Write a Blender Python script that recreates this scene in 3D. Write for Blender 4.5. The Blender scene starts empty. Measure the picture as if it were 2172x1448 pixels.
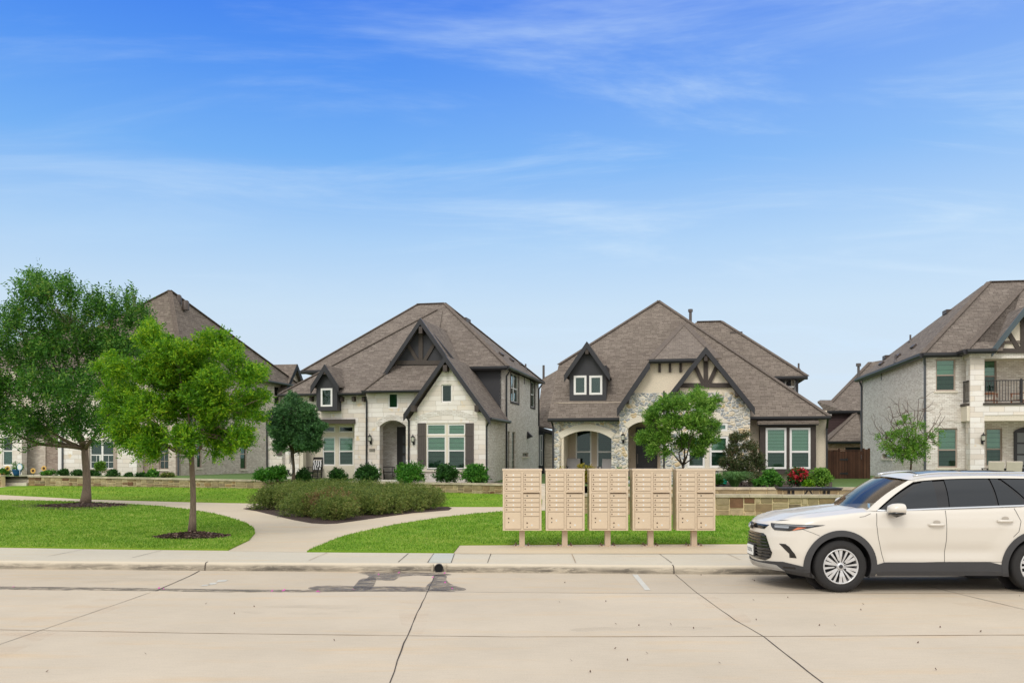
import bpy, bmesh, math, random
import numpy as np
from mathutils import Vector, Matrix, noise as mnoise
from mathutils.geometry import tessellate_polygon
random.seed(7)
R = math.radians
S = bpy.context.scene
COL = S.collection

# ------------------------------------------------------------ camera
F = 1900.0; CX = 1086.0; HY = 968.0; HC = 2.0      # focal length / horizon measured on the photograph
cam = bpy.data.cameras.new('camera'); camo = bpy.data.objects.new('camera', cam); COL.objects.link(camo)
camo.location = (0, 0, HC); camo.rotation_euler = (R(90), 0, 0)
cam.sensor_width = 36; cam.lens = 36 * F / 2172; cam.shift_y = (HY - 724) / 2172
cam.clip_start = 0.1; cam.clip_end = 3000
S.camera = camo
S.render.resolution_x = 1024; S.render.resolution_y = 682

# ------------------------------------------------------------ world
SUN_EL, SUN_AZ = 44, 200
w = bpy.data.worlds.new('World'); S.world = w; w.use_nodes = True
nt = w.node_tree; N = nt.nodes; L = nt.links
for n in list(N): N.remove(n)
out = N.new('ShaderNodeOutputWorld'); bg = N.new('ShaderNodeBackground'); bg.inputs[1].default_value = 1.0
L.new(bg.outputs[0], out.inputs[0])
sky = N.new('ShaderNodeTexSky'); sky.sky_type = 'NISHITA'; sky.sun_disc = False
sky.sun_elevation = R(SUN_EL); sky.sun_rotation = R(SUN_AZ); sky.air_density = 1.0; sky.ozone_density = 2.0; sky.dust_density = 0.4
sks = N.new('ShaderNodeVectorMath'); sks.operation = 'SCALE'; sks.inputs['Scale'].default_value = 0.1
L.new(sky.outputs[0], sks.inputs[0])
tc = N.new('ShaderNodeTexCoord'); sep = N.new('ShaderNodeSeparateXYZ'); L.new(tc.outputs['Generated'], sep.inputs[0])
ramp = N.new('ShaderNodeValToRGB'); L.new(sep.outputs['Z'], ramp.inputs[0])
cr = ramp.color_ramp
def hexl(r, g, b):
    f = lambda c: (c/255/12.92) if c/255 <= .04045 else ((c/255+.055)/1.055)**2.4
    return (f(r), f(g), f(b), 1)
stops = [(0.0, (213,225,236)), (0.08, (214,227,240)), (0.16, (205,227,246)), (0.23, (175,212,249)),
         (0.31, (118,180,249)), (0.39, (84,152,247)), (0.455, (62,130,243)), (0.50, (120,166,240)), (0.56, (236,236,238)), (1.0, (255,253,250))]
cr.elements[0].position = 0; cr.elements[0].color = hexl(*stops[0][1])
cr.elements[1].position = 1; cr.elements[1].color = hexl(*stops[-1][1])
for p, c in stops[1:-1]:
    e = cr.elements.new(p); e.color = hexl(*c)
mixs = N.new('ShaderNodeMix'); mixs.data_type = 'RGBA'; mixs.inputs[0].default_value = 0.88
L.new(sks.outputs[0], mixs.inputs[6]); L.new(ramp.outputs[0], mixs.inputs[7])
# wispy high cloud on a plane high above: direction / z
dv = N.new('ShaderNodeVectorMath'); dv.operation = 'DIVIDE'; L.new(tc.outputs['Generated'], dv.inputs[0])
zc = N.new('ShaderNodeMath'); zc.operation = 'ADD'; zc.inputs[1].default_value = 0.12; L.new(sep.outputs['Z'], zc.inputs[0])
cmb = N.new('ShaderNodeCombineXYZ'); 
for i in range(3): L.new(zc.outputs[0], cmb.inputs[i])
L.new(cmb.outputs[0], dv.inputs[1])
mp = N.new('ShaderNodeMapping'); mp.inputs['Rotation'].default_value = (0, 0, R(-45)); mp.inputs['Scale'].default_value = (0.7, 1.9, 0.0)
mp.inputs['Location'].default_value = (3.9, 6.2, 0)
L.new(dv.outputs[0], mp.inputs[0])
n1 = N.new('ShaderNodeTexNoise'); n1.inputs['Scale'].default_value = 1.0; n1.inputs['Detail'].default_value = 7; n1.inputs['Roughness'].default_value = 0.62; n1.inputs['Distortion'].default_value = 0.8
L.new(mp.outputs[0], n1.inputs[0])
r2 = N.new('ShaderNodeMapRange'); r2.inputs[1].default_value = 0.46; r2.inputs[2].default_value = 0.82; r2.interpolation_type = 'SMOOTHSTEP'
L.new(n1.outputs[0], r2.inputs[0])
# more veil towards the right, clearer towards the left
rx = N.new('ShaderNodeMapRange'); rx.inputs[1].default_value = -0.5; rx.inputs[2].default_value = 0.5; rx.inputs[3].default_value = 0.35; rx.inputs[4].default_value = 0.8
L.new(sep.outputs['X'], rx.inputs[0])
mul = N.new('ShaderNodeMath'); mul.operation = 'MULTIPLY'; L.new(r2.outputs[0], mul.inputs[0]); L.new(rx.outputs[0], mul.inputs[1])
veil = N.new('ShaderNodeMapRange'); veil.inputs[1].default_value = -0.15; veil.inputs[2].default_value = 0.6; veil.inputs[3].default_value = 0.0; veil.inputs[4].default_value = 0.24
L.new(sep.outputs['X'], veil.inputs[0])
mx2 = N.new('ShaderNodeMath'); mx2.operation = 'ADD'; mx2.use_clamp = True; L.new(mul.outputs[0], mx2.inputs[0]); L.new(veil.outputs[0], mx2.inputs[1])
mixc = N.new('ShaderNodeMix'); mixc.data_type = 'RGBA'; L.new(mx2.outputs[0], mixc.inputs[0]); L.new(mixs.outputs[2], mixc.inputs[6]); mixc.inputs[7].default_value = hexl(208,230,250)
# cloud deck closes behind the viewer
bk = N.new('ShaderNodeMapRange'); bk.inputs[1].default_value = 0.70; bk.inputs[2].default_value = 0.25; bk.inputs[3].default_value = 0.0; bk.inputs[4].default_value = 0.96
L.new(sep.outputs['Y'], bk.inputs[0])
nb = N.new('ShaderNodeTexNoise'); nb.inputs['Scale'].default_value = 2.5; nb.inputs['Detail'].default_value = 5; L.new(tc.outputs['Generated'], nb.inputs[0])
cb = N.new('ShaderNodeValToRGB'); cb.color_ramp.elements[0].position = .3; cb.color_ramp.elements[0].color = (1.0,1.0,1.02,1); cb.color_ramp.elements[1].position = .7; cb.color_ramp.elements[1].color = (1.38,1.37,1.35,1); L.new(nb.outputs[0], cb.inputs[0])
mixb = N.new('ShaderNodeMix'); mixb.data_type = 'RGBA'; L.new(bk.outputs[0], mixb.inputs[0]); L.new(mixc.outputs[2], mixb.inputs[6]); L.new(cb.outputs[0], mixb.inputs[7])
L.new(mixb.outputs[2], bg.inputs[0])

# ------------------------------------------------------------ sun (thin high overcast: soft)
sl = bpy.data.lights.new('sun', 'SUN'); sl.energy = 1.25; sl.angle = R(20); sl.color = (1.0, 0.95, 0.88)
so = bpy.data.objects.new('sun', sl); COL.objects.link(so)
az, el = R(SUN_AZ), R(SUN_EL)
d = Vector((math.sin(az)*math.cos(el), math.cos(az)*math.cos(el), math.sin(el)))
so.rotation_euler = d.to_track_quat('Z', 'Y').to_euler()

S.view_settings.view_transform = 'Standard'; S.view_settings.look = 'None'
S.view_settings.exposure = 0.04; S.view_settings.gamma = 1.0
S.render.engine = 'CYCLES'

# ------------------------------------------------------------ helpers
def P(px, py, Y):
    return Vector(((px-CX)/F*Y, Y, HC-(py-HY)*Y/F))
def tag(o, label=None, cat=None, group=None, kind=None):
    if label: o['label'] = label
    if cat: o['category'] = cat
    if group: o['group'] = group
    if kind: o['kind'] = kind
    return o
def empty(name, loc=(0,0,0), rz=0.0):
    o = bpy.data.objects.new(name, None); o.empty_display_size = .2; COL.objects.link(o)
    o.location = loc; o.rotation_euler = (0,0,rz); return o
def planar_uv(me):
    uvl = me.uv_layers.new(name='UVMap')
    for p in me.polygons:
        n = p.normal
        if abs(n.z) > 0.97: t = Vector((1,0,0)); b = Vector((0,1,0))
        else:
            t = Vector((0,0,1)).cross(n); t.normalize(); b = n.cross(t)
        for li in p.loop_indices:
            c = me.vertices[me.loops[li].vertex_index].co
            uvl.data[li].uv = (c.dot(t), c.dot(b))
class MB:
    def __init__(s): s.v = []; s.f = []; s.m = []; s.mi = 0
    def add(s, vs, fs):
        k = len(s.v); s.v += [tuple(x) for x in vs]
        for f in fs: s.f.append(tuple(i+k for i in f)); s.m.append(s.mi)
        return s
    def box(s, a, b, M=None):
        x0,y0,z0 = a; x1,y1,z1 = b
        vs = [(x0,y0,z0),(x1,y0,z0),(x1,y1,z0),(x0,y1,z0),(x0,y0,z1),(x1,y0,z1),(x1,y1,z1),(x0,y1,z1)]
        if M: vs = [M @ Vector(v) for v in vs]
        return s.add(vs, [(0,3,2,1),(4,5,6,7),(0,1,5,4),(1,2,6,5),(2,3,7,6),(3,0,4,7)])
    def bar(s, p0, p1, w, h, up=(0,0,1)):
        p0 = Vector(p0); p1 = Vector(p1); d = (p1-p0).normalized(); u = Vector(up)
        sd = d.cross(u)
        if sd.length < 1e-4: sd = d.cross(Vector((0,1,0)))
        sd.normalize(); up2 = sd.cross(d)
        vs = []
        for p in (p0, p1):
            for a, b in ((-1,-1),(1,-1),(1,1),(-1,1)): vs.append(p+sd*(a*w/2)+up2*(b*h/2))
        return s.add(vs, [(0,3,2,1),(4,5,6,7),(0,1,5,4),(1,2,6,5),(2,3,7,6),(3,0,4,7)])
    def tube(s, pts, rad, n=8, cap=True):
        pts = [Vector(p) for p in pts]; k = len(s.v)
        if not hasattr(rad, '__len__'): rad = [rad]*len(pts)
        prev = None
        for i, p in enumerate(pts):
            d = (pts[min(i+1,len(pts)-1)]-pts[max(i-1,0)])
            if d.length < 1e-9: d = Vector((0,0,1))
            d.normalize()
            a = prev if prev is not None else (Vector((1,0,0)) if abs(d.x) < .9 else Vector((0,1,0)))
            a = (a-d*a.dot(d))
            if a.length < 1e-4: a = d.orthogonal()
            a.normalize(); prev = a; b = d.cross(a)
            for j in range(n):
                t = 2*math.pi*j/n
                s.v.append(tuple(p+(a*math.cos(t)+b*math.sin(t))*rad[i]))
        for i in range(len(pts)-1):
            for j in range(n):
                s.f.append((k+i*n+j, k+i*n+(j+1)%n, k+(i+1)*n+(j+1)%n, k+(i+1)*n+j)); s.m.append(s.mi)
        if cap:
            s.f.append(tuple(k+j for j in range(n))[::-1]); s.m.append(s.mi)
            s.f.append(tuple(k+(len(pts)-1)*n+j for j in range(n))); s.m.append(s.mi)
        return s
    def lathe(s, prof, n=16, M=None):
        pts = []
        for r, z in prof:
            for j in range(n):
                t = 2*math.pi*j/n; v = Vector((r*math.cos(t), r*math.sin(t), z)); pts.append(M @ v if M else v)
        fs = [(i*n+j, i*n+(j+1)%n, (i+1)*n+(j+1)%n, (i+1)*n+j) for i in range(len(prof)-1) for j in range(n)]
        return s.add(pts, fs)
    def prism(s, pts, off):
        """pts: coplanar 3d loop, off: extrusion vector"""
        n = len(pts); off = Vector(off); a = [Vector(p) for p in pts]
        return s.add(a+[p+off for p in a], [tuple(range(n))[::-1], tuple(range(n, 2*n))]+[(i,(i+1)%n,n+(i+1)%n,n+i) for i in range(n)])
    def build(s, name, mat, parent=None, smooth=False, uv=True, fix=True, M=None):
        me = bpy.data.meshes.new(name); vv = s.v
        if M: vv = [tuple(M @ Vector(v)) for v in vv]
        me.from_pydata(vv, [], s.f)
        if fix:
            bm = bmesh.new(); bm.from_mesh(me); bmesh.ops.recalc_face_normals(bm, faces=bm.faces); bm.to_mesh(me); bm.free()
        mats = mat if isinstance(mat, (list, tuple)) else [mat]
        for m in mats: me.materials.append(m)
        if len(mats) > 1:
            me.polygons.foreach_set('material_index', s.m)
        if smooth: me.polygons.foreach_set('use_smooth', [True]*len(me.polygons))
        me.update()
        if uv: planar_uv(me)
        o = bpy.data.objects.new(name, me); COL.objects.link(o)
        if parent: o.parent = parent
        return o
def build_each(mb, name, mat, parent, k=8):
    for i in range(0, len(mb.v), k):
        q = MB(); q.v = mb.v[i:i+k]; q.f = [tuple(a-i for a in f) for f in mb.f if i <= f[0] < i+k]; q.m = [0]*len(q.f); q.build(name, mat, parent)
def fast_mesh(name, verts, faces, mat, parent=None, smooth=False):
    """numpy arrays, faces all quads or all tris"""
    me = bpy.data.meshes.new(name); nv = len(verts); nf, k = faces.shape
    me.vertices.add(nv); me.vertices.foreach_set('co', verts.astype(np.float32).ravel())
    me.loops.add(nf*k); me.loops.foreach_set('vertex_index', faces.astype(np.int32).ravel())
    me.polygons.add(nf); me.polygons.foreach_set('loop_start', np.arange(nf, dtype=np.int32)*k)
    me.polygons.foreach_set('loop_total', np.full(nf, k, dtype=np.int32))
    me.update(calc_edges=True); me.materials.append(mat)
    o = bpy.data.objects.new(name, me); COL.objects.link(o)
    if parent: o.parent = parent
    return o
def copy_tree(o, parent=None):
    c = o.copy(); COL.objects.link(c); c.parent = parent
    for ch in list(o.children): copy_tree(ch, c)
    return c
def text_faces(txt, size):
    cu = bpy.data.curves.new('t', 'FONT'); cu.body = txt; cu.size = size; cu.align_x = 'CENTER'; cu.align_y = 'CENTER'; cu.resolution_u = 2
    o = bpy.data.objects.new('t', cu); COL.objects.link(o)
    dg = bpy.context.evaluated_depsgraph_get(); me = bpy.data.meshes.new_from_object(o.evaluated_get(dg))
    vs = [tuple(v.co) for v in me.vertices]; fs = [tuple(p.vertices) for p in me.polygons]
    bpy.data.objects.remove(o); bpy.data.curves.remove(cu); bpy.data.meshes.remove(me)
    return vs, fs

# ------------------------------------------------------------ materials
def new_mat(name):
    m = bpy.data.materials.new(name); m.use_nodes = True
    nt = m.node_tree; b = nt.nodes['Principled BSDF']
    return m, nt, b
def lin(c): return hexl(*c)
def node(nt, t, **kw):
    n = nt.nodes.new(t)
    for k, v in kw.items():
        if k.startswith('i_'):
            key = k[2:]; key = int(key) if key.isdigit() else key
            n.inputs[key].default_value = v
        else: setattr(n, k, v)
    return n
def ramp_node(nt, stops, src=None, interp='LINEAR'):
    n = nt.nodes.new('ShaderNodeValToRGB'); cr = n.color_ramp; cr.interpolation = interp
    cr.elements[0].position = stops[0][0]; cr.elements[0].color = stops[0][1]
    cr.elements[1].position = stops[-1][0]; cr.elements[1].color = stops[-1][1]
    for p, c in stops[1:-1]:
        e = cr.elements.new(p); e.color = c
    if src is not None: nt.links.new(src, n.inputs[0])
    return n
def mixrgb(nt, fac, a, b, blend='MIX'):
    n = nt.nodes.new('ShaderNodeMix'); n.data_type = 'RGBA'; n.blend_type = blend
    for i, x in ((0, fac), (6, a), (7, b)):
        if hasattr(x, 'links'): nt.links.new(x, n.inputs[i])
        else: n.inputs[i].default_value = x
    return n.outputs[2]
def bump(nt, b, h, strength=.4, dist=.01):
    n = nt.nodes.new('ShaderNodeBump'); n.inputs['Strength'].default_value = strength; n.inputs['Distance'].default_value = dist
    nt.links.new(h, n.inputs['Height']); nt.links.new(n.outputs[0], b.inputs['Normal'])
def coord(nt, kind='UV', scale=(1,1,1), rot=(0,0,0)):
    t = nt.nodes.new('ShaderNodeTexCoord'); m = nt.nodes.new('ShaderNodeMapping')
    m.inputs['Scale'].default_value = scale; m.inputs['Rotation'].default_value = rot
    nt.links.new(t.outputs[kind], m.inputs[0]); return m.outputs[0]
def noise(nt, vec, scale, detail=4, rough=.5, dist=0):
    n = node(nt, 'ShaderNodeTexNoise', i_Scale=scale, i_Detail=detail, i_Roughness=rough, i_Distortion=dist)
    nt.links.new(vec, n.inputs[0]); return n.outputs[0]
def flat(name, c, rough=.5, metal=0, var=.0, scale=3, coat=0, spec=.5):
    m, nt, b = new_mat(name); c = lin(c)
    if var:
        v = coord(nt, 'Object'); n = noise(nt, v, scale, 5, .6)
        lo = tuple(x*(1-var) for x in c[:3])+(1,); hi = tuple(min(1, x*(1+var)) for x in c[:3])+(1,)
        r = ramp_node(nt, [(.3, lo), (.7, hi)], n); nt.links.new(r.outputs[0], b.inputs['Base Color'])
    else: b.inputs['Base Color'].default_value = c
    b.inputs['Roughness'].default_value = rough; b.inputs['Metallic'].default_value = metal
    b.inputs['Coat Weight'].default_value = coat; b.inputs['Specular IOR Level'].default_value = spec
    return m
def brickmat(name, cols, mortar, bw, rh, ms=.012, off=.5, offf=2, sq=1., sqf=2, bias=0., rough=.85, patch=None, bumpd=.008, dirt=.12, warp=0.):
    m, nt, b = new_mat(name); v = coord(nt, 'UV')
    if warp:
        wn = node(nt, 'ShaderNodeTexNoise', i_Scale=3.0, i_Detail=2); nt.links.new(v, wn.inputs[0])
        sc = node(nt, 'ShaderNodeVectorMath', operation='MULTIPLY_ADD'); nt.links.new(wn.outputs[1], sc.inputs[0]); sc.inputs[1].default_value = (warp,warp,0); nt.links.new(v, sc.inputs[2]); v2 = sc.outputs[0]
    else: v2 = v
    br = node(nt, 'ShaderNodeTexBrick', offset=off, offset_frequency=offf, squash=sq, squash_frequency=sqf)
    br.inputs['Scale'].default_value = 1; br.inputs['Mortar Size'].default_value = ms; br.inputs['Mortar Smooth'].default_value = .3
    br.inputs['Bias'].default_value = bias; br.inputs['Brick Width'].default_value = bw; br.inputs['Row Height'].default_value = rh
    br.inputs[1].default_value = (0,0,0,1); br.inputs[2].default_value = (1,1,1,1); br.inputs[3].default_value = (0.5,0.5,0.5,1)
    nt.links.new(v2, br.inputs[0])
    r = ramp_node(nt, [(i/(len(cols)-1), lin(c)) for i, c in enumerate(cols)], br.outputs[0])
    col = r.outputs[0]
    n = noise(nt, v, 1.3, 5, .6)
    if patch:
        n2 = noise(nt, v, 2.2, 3, .5); rr = ramp_node(nt, [(.62, (0,0,0,1)), (.72, (1,1,1,1))], n2)
        col = mixrgb(nt, rr.outputs[0], col, lin(patch))
    col = mixrgb(nt, br.outputs[1], col, lin(mortar))
    n3 = noise(nt, v, 40, 3, .6)
    d = ramp_node(nt, [(.3, (1-dirt,)*3+(1,)), (.7, (1,1,1,1))], n)
    col = mixrgb(nt, 1.0, col, d.outputs[0], 'MULTIPLY')
    d2 = ramp_node(nt, [(.2, (.88,.88,.88,1)), (.8, (1.08,1.08,1.08,1))], n3)
    col = mixrgb(nt, 1.0, col, d2.outputs[0], 'MULTIPLY')
    nt.links.new(col, b.inputs['Base Color']); b.inputs['Roughness'].default_value = rough
    b.inputs['Specular IOR Level'].default_value = .25
    inv = node(nt, 'ShaderNodeMath', operation='SUBTRACT'); inv.inputs[0].default_value = 1; nt.links.new(br.outputs[1], inv.inputs[1])
    ad = node(nt, 'ShaderNodeMath', operation='MULTIPLY_ADD'); nt.links.new(n3, ad.inputs[0]); ad.inputs[1].default_value = .35; nt.links.new(inv.outputs[0], ad.inputs[2])
    bump(nt, b, ad.outputs[0], .6, bumpd)
    return m
M = {}
M['shingle'] = brickmat('shingle', [(108,99,92),(122,112,104),(132,122,113),(114,105,97),(140,130,121)], (84,76,70), .30, .13, .008, .37, 2, .7, 3, rough=.92, dirt=.08, bumpd=.012)
M['shingle2'] = brickmat('shingle_warm', [(110,100,92),(124,114,104),(136,125,115),(117,107,98)], (86,77,70), .30, .13, .008, .37, 2, .7, 3, rough=.92, dirt=.08, bumpd=.012)
M['ridge'] = brickmat('ridge_shingle', [(106,96,88),(118,107,98)], (92,83,76), .2, .2, .008, rough=.92)
M['limestone'] = brickmat('limestone', [(243,236,229),(234,225,214),(247,242,236),(226,215,203),(242,231,217)], (204,194,182), .62, .235, .009, .43, 2, 1.7, 3, patch=(234,214,180), warp=.02, bumpd=.012, dirt=.08)
M['white_brick'] = brickmat('white_brick', [(241,236,229),(216,208,198),(245,241,235)], (196,188,178), .21, .075, .007, rough=.8, dirt=.08, bumpd=.005)
M['pale_brick'] = brickmat('pale_brick', [(240,234,226),(212,203,192),(246,241,233),(226,218,207)], (196,187,176), .21, .075, .007, rough=.8, dirt=.07, bumpd=.005)
M['tan_brick'] = brickmat('tan_brick', [(214,201,187),(196,180,166),(228,217,204),(182,166,152)], (214,204,192), .21, .075, .008, rough=.85, dirt=.14, bumpd=.005)
M['red_brick'] = brickmat('red_brick', [(170,138,116),(150,112,92),(190,160,138)], (196,182,166), .21, .075, .008, rough=.85)
M['dark_brick'] = brickmat('mottled_brick', [(168,150,138),(146,130,120),(186,170,156)], (176,164,152), .21, .075, .008, rough=.85)
M['siding'] = brickmat('dark_siding', [(58,54,54),(60,56,56)], (38,36,36), 4.0, .17, .008, rough=.7, bumpd=.01, dirt=.06)
M['plum_siding'] = brickmat('plum_siding', [(74,58,58),(76,60,60)], (50,38,38), 4.0, .17, .010, rough=.7, bumpd=.01, dirt=.05)
M['fence_wood'] = brickmat('fence_wood', [(90,62,48),(72,48,37),(102,74,58),(82,56,44)], (38,26,20), .14, 5.0, .007, rough=.8, bumpd=.01, dirt=.4)
M['dark_panel'] = flat('dark_panel', (50,50,54), .6, var=.08)
M['fascia'] = flat('fascia_black', (37,37,41), .45, var=.06)
M['fascia_blue'] = flat('fascia_grey_blue', (66,80,86), .45, var=.05)
M['timber'] = flat('timber_brown', (66,57,52), .7, var=.16, scale=9)
M['timber2'] = flat('timber_dark', (70,62,56), .7, var=.16, scale=9)
M['gutter'] = flat('gutter_dark', (38,38,41), .35)
M['downspout'] = flat('downspout_grey', (72,74,78), .4)
M['wframe'] = flat('window_white', (232,230,226), .4)
M['wframe_tan'] = flat('window_tan', (168,152,138), .5)
M['shutter'] = flat('shutter_brown', (84,76,72), .65, var=.1, scale=12)
M['black'] = flat('black_metal', (28,28,30), .4)
M['door_black'] = flat('door_black', (34,32,34), .4)
M['concrete_step'] = flat('concrete_step', (206,196,180), .9, var=.1)
M['lamp_glass'] = flat('lamp_glass', (205,205,190), .15)
M['vent'] = flat('vent_brown', (74,64,58), .5)
M['pipe'] = flat('pipe_grey', (92,86,84), .5)
def pane_mat(name, tint, refl=1.0, gc=(.8,.92,.9,1)):
    m, nt, b = new_mat(name); nt.nodes.remove(b)
    o = nt.nodes['Material Output']
    tr = node(nt, 'ShaderNodeBsdfTransparent'); tr.inputs[0].default_value = tint
    gl = node(nt, 'ShaderNodeBsdfGlossy'); gl.inputs['Roughness'].default_value = .03; gl.inputs[0].default_value = gc
    fr = node(nt, 'ShaderNodeFresnel'); fr.inputs[0].default_value = 1.55
    ad = node(nt, 'ShaderNodeMath', operation='MULTIPLY_ADD'); nt.links.new(fr.outputs[0], ad.inputs[0]); ad.inputs[1].default_value = refl; ad.inputs[2].default_value = .01
    mx = node(nt, 'ShaderNodeMixShader'); nt.links.new(ad.outputs[0], mx.inputs[0]); nt.links.new(tr.outputs[0], mx.inputs[1]); nt.links.new(gl.outputs[0], mx.inputs[2])
    nt.links.new(mx.outputs[0], o.inputs[0]); return m
M['pane'] = pane_mat('window_glass', (.66,.81,.72,1), 1.3)
M['pane_dark'] = pane_mat('window_glass_screened', (.42,.53,.47,1), .8)
def blind_mat(name, c1, c2, pitch):
    m, nt, b = new_mat(name); v = coord(nt, 'UV', (0, 1/pitch, 0))
    s = node(nt, 'ShaderNodeSeparateXYZ'); nt.links.new(v, s.inputs[0])
    fr = node(nt, 'ShaderNodeMath', operation='FRACT'); nt.links.new(s.outputs[1], fr.inputs[0])
    r = ramp_node(nt, [(0, lin(c2)), (.12, lin(c2)), (.3, lin(c1)), (1, lin(c1))], fr.outputs[0])
    nt.links.new(r.outputs[0], b.inputs['Base Color']); b.inputs['Roughness'].default_value = .7; return m
M['blind'] = blind_mat('blind_pale', (218,228,216), (172,188,174), .15)
M['blind_wide'] = blind_mat('blind_wide', (206,220,206), (150,170,156), .22)
M['blind_dark'] = blind_mat('blind_dark', (78,104,84), (26,36,30), .10)
M['black_in'] = flat('dark_interior', (30,32,32), .8)
M['curtain'] = blind_mat('curtain_dim', (96,122,112), (80,104,96), .4)
# river stone: irregular rounded stones in pale mortar
def river_mat():
    m, nt, b = new_mat('river_stone'); v = coord(nt, 'UV', (4.6, 6.8, 1))
    wn = node(nt, 'ShaderNodeTexNoise', i_Scale=1.2, i_Detail=2); nt.links.new(v, wn.inputs[0])
    sc = node(nt, 'ShaderNodeVectorMath', operation='MULTIPLY_ADD'); nt.links.new(wn.outputs[1], sc.inputs[0]); sc.inputs[1].default_value = (.8,.8,0); nt.links.new(v, sc.inputs[2])
    v1 = node(nt, 'ShaderNodeTexVoronoi', feature='F1', i_Scale=1.0); v2 = node(nt, 'ShaderNodeTexVoronoi', feature='DISTANCE_TO_EDGE', i_Scale=1.0)
    for x in (v1, v2): nt.links.new(sc.outputs[0], x.inputs[0]); x.inputs['Randomness'].default_value = .95
    s = node(nt, 'ShaderNodeSeparateColor'); nt.links.new(v1.outputs['Color'], s.inputs[0])
    r = ramp_node(nt, [(0, lin((168,172,176))), (.18, lin((190,192,190))), (.36, lin((218,214,204))), (.52, lin((178,182,186))), (.68, lin((232,218,194))), (.80, lin((222,198,158))), (.9, lin((208,208,204))), (1, lin((238,230,214)))], s.outputs[0], 'CONSTANT')
    n = noise(nt, v, 6, 5, .65); rn = ramp_node(nt, [(.25, (.72,.72,.74,1)), (.75, (1.05,1.05,1.03,1))], n)
    col = mixrgb(nt, 1, r.outputs[0], rn.outputs[0], 'MULTIPLY')
    e = ramp_node(nt, [(.03, (1,1,1,1)), (.085, (0,0,0,1))], v2.outputs[0])
    col = mixrgb(nt, e.outputs[0], col, lin((236,227,210)))
    nt.links.new(col, b.inputs['Base Color']); b.inputs['Roughness'].default_value = .8; b.inputs['Specular IOR Level'].default_value = .3
    rh = ramp_node(nt, [(0, (0,0,0,1)), (.25, (1,1,1,1))], v2.outputs[0]); bump(nt, b, rh.outputs[0], .8, .05)
    return m
M['river'] = river_mat()
def stucco_mat(name, c):
    m, nt, b = new_mat(name); v = coord(nt, 'UV'); n = noise(nt, v, 22, 4, .6); n2 = noise(nt, v, .8, 4, .6)
    c = lin(c); r = ramp_node(nt, [(.3, tuple(x*.84 for x in c[:3])+(1,)), (.7, tuple(min(1,x*1.08) for x in c[:3])+(1,))], n)
    r2 = ramp_node(nt, [(.3, (.92,.92,.92,1)), (.7, (1,1,1,1))], n2)
    nt.links.new(mixrgb(nt, 1, r.outputs[0], r2.outputs[0], 'MULTIPLY'), b.inputs['Base Color']); b.inputs['Roughness'].default_value = .9
    bump(nt, b, n, .6, .012); return m
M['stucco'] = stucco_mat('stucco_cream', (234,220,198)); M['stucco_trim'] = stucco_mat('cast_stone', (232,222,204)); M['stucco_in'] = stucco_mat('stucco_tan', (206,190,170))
def island_mat(name, stops, rough=.85, nscale=8, nv=.25, bd=.01):
    m, nt, b = new_mat(name); g = node(nt, 'ShaderNodeNewGeometry')
    r = ramp_node(nt, [(p, lin(c)) for p, c in stops], g.outputs['Random Per Island'])
    v = coord(nt, 'Object'); n = noise(nt, v, nscale, 5, .65)
    rn = ramp_node(nt, [(.25, (1-nv,)*3+(1,)), (.75, (1+nv*.4,)*3+(1,))], n)
    nt.links.new(mixrgb(nt, 1, r.outputs[0], rn.outputs[0], 'MULTIPLY'), b.inputs['Base Color']); b.inputs['Roughness'].default_value = rough
    b.inputs['Specular IOR Level'].default_value = .25
    bump(nt, b, n, .5, bd); return m
M['ashlar'] = island_mat('sandstone_blocks', [(0,(172,156,122)),(.2,(152,136,104)),(.35,(186,170,136)),(.5,(136,120,92)),(.62,(170,138,94)),(.75,(126,114,92)),(.86,(162,146,114)),(.94,(118,86,64)),(1,(94,68,56))], nv=.35, nscale=5)
M['mortar'] = flat('mortar', (208,190,150), .9, var=.1)
M['capstone'] = flat('capstone', (182,170,148), .85, var=.28, scale=3)
def leaf_mat(name, stops, trans=.35):
    m, nt, b = new_mat(name); g = node(nt, 'ShaderNodeNewGeometry')
    v = coord(nt, 'Object'); n = noise(nt, v, 1.6, 3, .6)
    ad = node(nt, 'ShaderNodeMath', operation='MULTIPLY_ADD'); nt.links.new(n, ad.inputs[0]); ad.inputs[1].default_value = 1.0
    m2 = node(nt, 'ShaderNodeMath', operation='MULTIPLY_ADD'); nt.links.new(g.outputs['Random Per Island'], m2.inputs[0]); m2.inputs[1].default_value = .6; m2.inputs[2].default_value = -.3
    nt.links.new(m2.outputs[0], ad.inputs[2])
    r = ramp_node(nt, [(p, lin(c)) for p, c in stops], ad.outputs[0])
    nt.links.new(r.outputs[0], b.inputs['Base Color']); b.inputs['Roughness'].default_value = .55; b.inputs['Specular IOR Level'].default_value = .3
    tl = node(nt, 'ShaderNodeBsdfTranslucent'); nt.links.new(r.outputs[0], tl.inputs[0])
    mx = node(nt, 'ShaderNodeMixShader', i_0=trans); nt.links.new(b.outputs[0], mx.inputs[1]); nt.links.new(tl.outputs[0], mx.inputs[2])
    nt.links.new(mx.outputs[0], nt.nodes['Material Output'].inputs[0]); return m
M['leaf1'] = leaf_mat('leaf_deep', [(.1,(34,74,22)),(.38,(54,102,30)),(.6,(76,128,40)),(.82,(120,160,60)),(1,(164,164,86))], .35)
M['leaf2'] = leaf_mat('leaf_fresh', [(.1,(56,102,16)),(.38,(84,138,22)),(.6,(116,166,28)),(.84,(164,196,40)),(1,(190,208,60))], .45)
M['leaf3'] = leaf_mat('leaf_oak', [(.1,(36,70,40)),(.45,(56,98,52)),(.7,(82,126,68)),(1,(118,154,98))], .25)
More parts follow.
